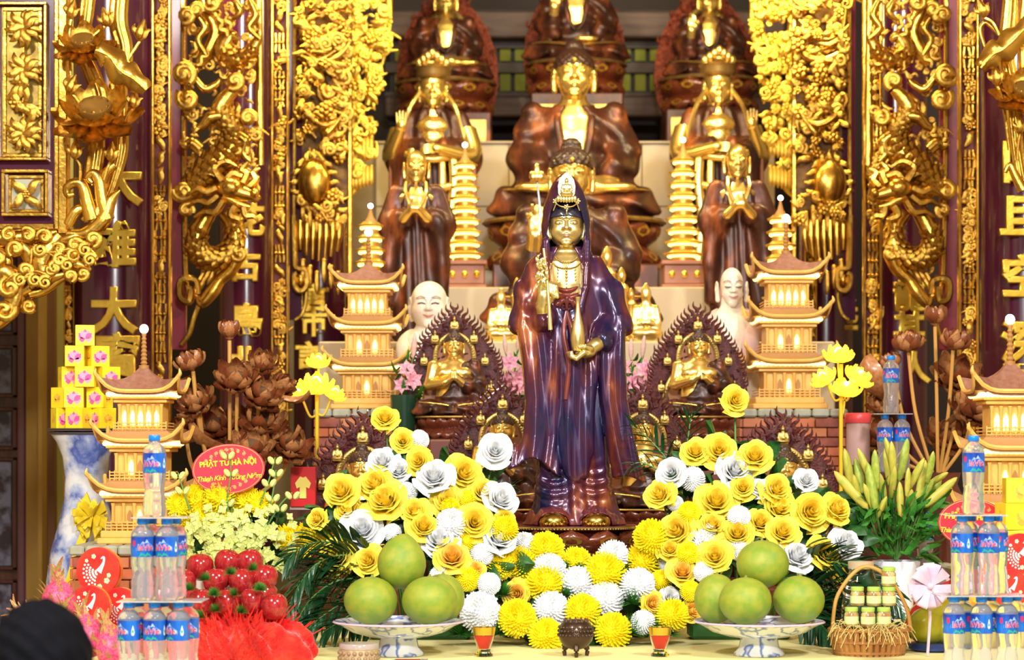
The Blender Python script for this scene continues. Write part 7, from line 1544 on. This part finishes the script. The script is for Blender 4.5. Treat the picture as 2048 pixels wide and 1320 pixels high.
for cy in (55, 140, 268):
    for k in range(11): a = k*2*PI/11 + rr.uniform(-.2, .2); L = rr.uniform(34, 46); put('leaf', bd_, 47 + 15*math.sin(a), cy - 17*math.cos(a), ND - .005 - .006*(k % 3), L, a, GOLD)
for cy in (205,):
    put('rosette', bd_, 30, 205, ND - .01, 34, 0, GOLD)
    for k in range(8): put('leaf', bd_, rr.uniform(28, 68), rr.uniform(180, 235), ND - .005, 44, rr.uniform(-1, 1), GOLD)
ptube(B(), [(48, 30), (47, 100), (46, 180), (48, 240), (50, 300)], ND, 3, 6).obj('bamboo_stem', GOLD, bd_)
for a in (PI/4, 3*PI/4, 5*PI/4, 7*PI/4): put('leaf', bd_, 52 + 17*math.sin(a), 388 - 17*math.cos(a), ND, 46, a, GOLD)
put('rosette', bd_, 52, 388, ND - .012, 20, 0, GOLD)
# lotus stems carving
def lotus_bloom(t, px, py, d, sz, tilt=0.):
    s = S(d); c = P(px, py, d); n = 0
    o = B().lathe([(.001, .26), (.34, .28), (.36, .22), (.30, .05), (.12, -.12)], 18).mesh('seed_pod', mat('pod_gilt', (.42, .24, .05), .45, .8)); pod = link('lotus_bloom', o, t, c - t.location, (0.75, tilt, 0), sz*s)
    for ring, (n, tl, L, z) in enumerate(((9, .2, .46, -.05), (7, .75, .75, 0), (7, 1.5, .8, .0))):
        for k in range(n):
            a = 2*PI*(k + ring*.5)/n; link('petal', GPET, pod, (.22*math.sin(a), -.22*math.cos(a), z - .1), (tl, 0, a), L)
GPET = B().grid(lambda u, v: ((u - .5)*.85*math.sin(PI*min(1, .15 + v*.83))**.75, -.12*math.sin(PI*v) + .35*(u - .5)**2, v), 4, 6).mesh('petal', GOLD, True, None, 0)
def ribbed(t, pts, d, r_, nm='stem'):
    """thick grooved stem made of one swept tube with ridges"""
    p = pline(pts, d, 6); rad = [q*S(d) for q in lerps(r_, len(p))] if hasattr(r_, '__len__') else [r_*S(d)]*len(p)
    B().tube(p, rad, 40, .7, bumps=lambda i, k, m, n: 1 + .13*math.cos(k*2*PI*8/n)).obj(nm, GOLD, t)
def lotus_carving(mx, d, label, blooms, stems, buds, leafs, extra):
    t = thing('lotus_carving', label, 'carving', P(mx(200), 480, d), 'gilded lotus-stem carvings')
    for pts, r_ in stems: ribbed(t, [(mx(x), y) for x, y in pts], d, r_)
    for px, py, sz in blooms: lotus_bloom(t, mx(px), py, d - .06, sz)
    for px, py, sz, a, tail in buds:
        o = link('bud', B().lathe([(.03, -.4), (.18, -.28), (.22, -.05), (.15, .22), (.03, .5)], 12, rf=lambda q, i: 1 + .12*math.cos(5*q)).mesh('bud', GOLD), t, P(mx(px), py, d - .05) - t.location, (0, a, 0), sz*S(d))
        for k in (-1, 1): link('sepal', LEAFG, o, (k*.2, -.02, -.1), (0, k*.5, 0), .6)
        ptube(B(), [(mx(x), y) for x, y in [(px, py + sz*.35)] + tail], d - .04, [3.5, 3.5, 3], 6).obj('bud_stem', GOLD, t)
    for pts, w_ in leafs:                                   # curled lotus leaf seen from the edge
        p = pline([(mx(x), y) for x, y in pts], d - .12, 6); n = len(p)
        def lf_(u, v, k_=0.):
            f = u*(n - 1); i = min(int(f), n - 2); c = p[i].lerp(p[i+1], f - i); tg = (p[i+1] - p[i]).normalized(); sd = tg.cross(Vector((0, 1, 0))); vv = 2*v - 1
            ww = w_*S(d)*(.25 + .75*math.sin(PI*min(1, .06 + u*.9))**.6)*(1 + .10*math.sin(u*19 + vv*2))
            return tuple(c + sd*(ww*vv) + Vector((0, -.5*ww*(1 - vv*vv) - .10*ww*math.sin(u*17)*vv + k_, .12*ww*math.sin(u*22)*abs(vv))))
        b = B().grid(lf_, 30, 8); b.grid(lambda u, v: lf_(u, 1 - v, .012), 30, 8); b.obj('curled_leaf', GOLD, t, True, None, 0)
        ptube(B(), [(mx(x), y) for x, y in pts], d - .12 - w_*S(d)*.5, [2, 3, 3, 2], 6).obj('leaf_rib', GOLD, t)
    for pts, r_ in extra: ptube(B(), [(mx(x), y) for x, y in pts], d - .03, r_, 10).obj('wave_scroll', GOLD, t)
    return t
lc = lotus_carving(lambda x: x, ND, 'gilded lotus blooms and ribbed stems beside the purple carved board', [(167, 92, 66), (192, 232, 96)],
    [([(180, -40), (172, 30), (165, 80)], [14, 14, 12]), ([(168, 110), (185, 150), (200, 190), (200, 225)], [12, 15, 16, 14]), ([(192, 262), (192, 300), (186, 345), (185, 372)], [16, 17, 16, 15]), ([(244, -40), (236, 40), (248, 95), (246, 150)], [16, 18, 16, 15]), ([(236, 160), (238, 230), (240, 300), (226, 360), (212, 400)], [17, 16, 15, 12, 8])],
    [(143, 20, 44, .3, [(138, 80), (142, 150)]), (282, 62, 50, .3, [(262, 110), (258, 118)]), (143, 170, 46, .4, [(156, 200), (164, 214)]), (268, 200, 42, .2, [(256, 230), (250, 246)]), (150, 300, 46, .1, [(160, 330), (160, 362)]), (222, 305, 44, .1, [(214, 340), (208, 360)]), (212, 36, 46, -.3, [(200, 60), (182, 76)])],
    [([(192, 100), (218, 112), (240, 140), (268, 158), (292, 180)], 26)],
    [([(185, 440), (176, 410), (166, 372), (148, 366), (134, 376), (136, 390), (148, 388)], [18, 16, 12, 10, 9, 7, 4]), ([(215, 440), (204, 400), (198, 360), (186, 346), (176, 356), (184, 366)], [16, 14, 12, 9, 7, 4]), ([(134, 468), (170, 470), (206, 440), (222, 400), (240, 380)], [10, 16, 17, 12, 2]), ([(136, 450), (150, 425), (165, 418), (174, 430), (164, 440)], [10, 12, 10, 8, 4]), ([(186, 470), (192, 430), (206, 405), (200, 395), (190, 402)], [12, 12, 9, 6, 4]), ([(230, 330), (212, 345), (205, 370)], [8, 9, 6])])
pbox(B(), 116, 134, -100, 468, ND - .03, .06, .004).obj('side_post', GOLD, lc, False); pbox(B(), 109, 117, -100, 460, ND - .01, .05, .002).obj('side_moulding', GOLD, lc, False)
rc_ = lotus_carving(lambda x: x, 7.5, 'gilded lotus stems and curled leaf cut by the upper right picture edge', [(2048, 190, 70)],
    [([(2024, -40), (2018, 40), (2012, 110), (2024, 180), (2036, 300), (2050, 380)], [13, 15, 15, 15, 13, 12]), ([(2060, -40), (2050, 60), (2054, 160)], [13, 14, 13])],
    [(1964, 18, 44, -.4, [(1985, 45), (1998, 70)]), (1992, 152, 48, -.2, [(2005, 200), (2018, 300)]), (2040, 250, 40, 0, [(2036, 290), (2034, 320)])],
    [([(1962, 136), (1984, 110), (2008, 96), (2040, 66), (2064, 40)], 24)],
    [([(1998, 70), (1972, 46), (1960, 60), (1970, 96)], [3, 4, 4, 4]), ([(2046, 380), (2030, 350), (2020, 330), (2010, 345)], [12, 9, 7, 4])])
pbox(B(), 2064, 2086, -100, 468, 7.47, .06, .004).obj('side_post', GOLD, rc_, False)
# cloud bracket under the board
cb_ = thing('cloud_bracket', 'gilded dragon-cloud bracket below the purple board at the left edge', 'carving', P(40, 660, ND - .02))
for pts, r_ in ([(-60, 470), (0, 478), (60, 474), (115, 466)], [16, 18, 16, 10]), ([(120, 470), (96, 500), (80, 530), (100, 552), (128, 548)], [14, 22, 24, 18, 10]), ([(20, 480), (40, 490), (60, 510), (68, 545), (60, 575)], [14, 16, 18, 16, 12]), ([(60, 575), (40, 590), (42, 612), (58, 620), (66, 610), (56, 604)], [14, 12, 10, 8, 6, 4]), ([(-20, 560), (10, 545), (30, 570), (26, 610), (0, 640), (-30, 660)], [20, 22, 22, 20, 18, 14]), ([(100, 510), (130, 520), (160, 530), (182, 540)], [14, 16, 14, 3]), ([(104, 490), (140, 478), (170, 470), (196, 462), (200, 452)], [10, 14, 14, 12, 6]), ([(60, 590), (90, 580), (120, 560), (134, 552)], [10, 10, 8, 5]), ([(-20, 500), (6, 510), (14, 530), (0, 545)], [16, 14, 12, 8]):
    ptube(B(), pts, ND - .03, r_, 12).obj('cloud_limb', GOLD, cb_)
for x, y, sz in ((32, 498, 46), (50, 540, 44), (118, 498, 34), (150, 490, 40), (186, 478, 44), (166, 548, 34), (20, 575, 56), (10, 620, 56), (-4, 520, 50), (58, 612, 36), (100, 540, 36), (140, 552, 34), (90, 474, 40), (56, 470, 40), (18, 470, 40)): put('cloud_curl', cb_, x, y, ND - .055, sz, rr.uniform(0, 6), GOLD, rr.random() < .5, 1.4)
for x, y, a in ((120, 520, .8), (134, 530, 1.2), (148, 512, .6), (110, 535, 1.5), (170, 500, .9), (40, 560, .2), (80, 500, -.6), (70, 560, .3), (180, 520, 1.6), (90, 565, 1.2)): put('cloud_scroll', cb_, x, y, ND - .06, 34, a, GOLD)
B().ball(P(150, 508, ND - .07), .012, 10, 7).obj('eye', GOLD2, cb_)
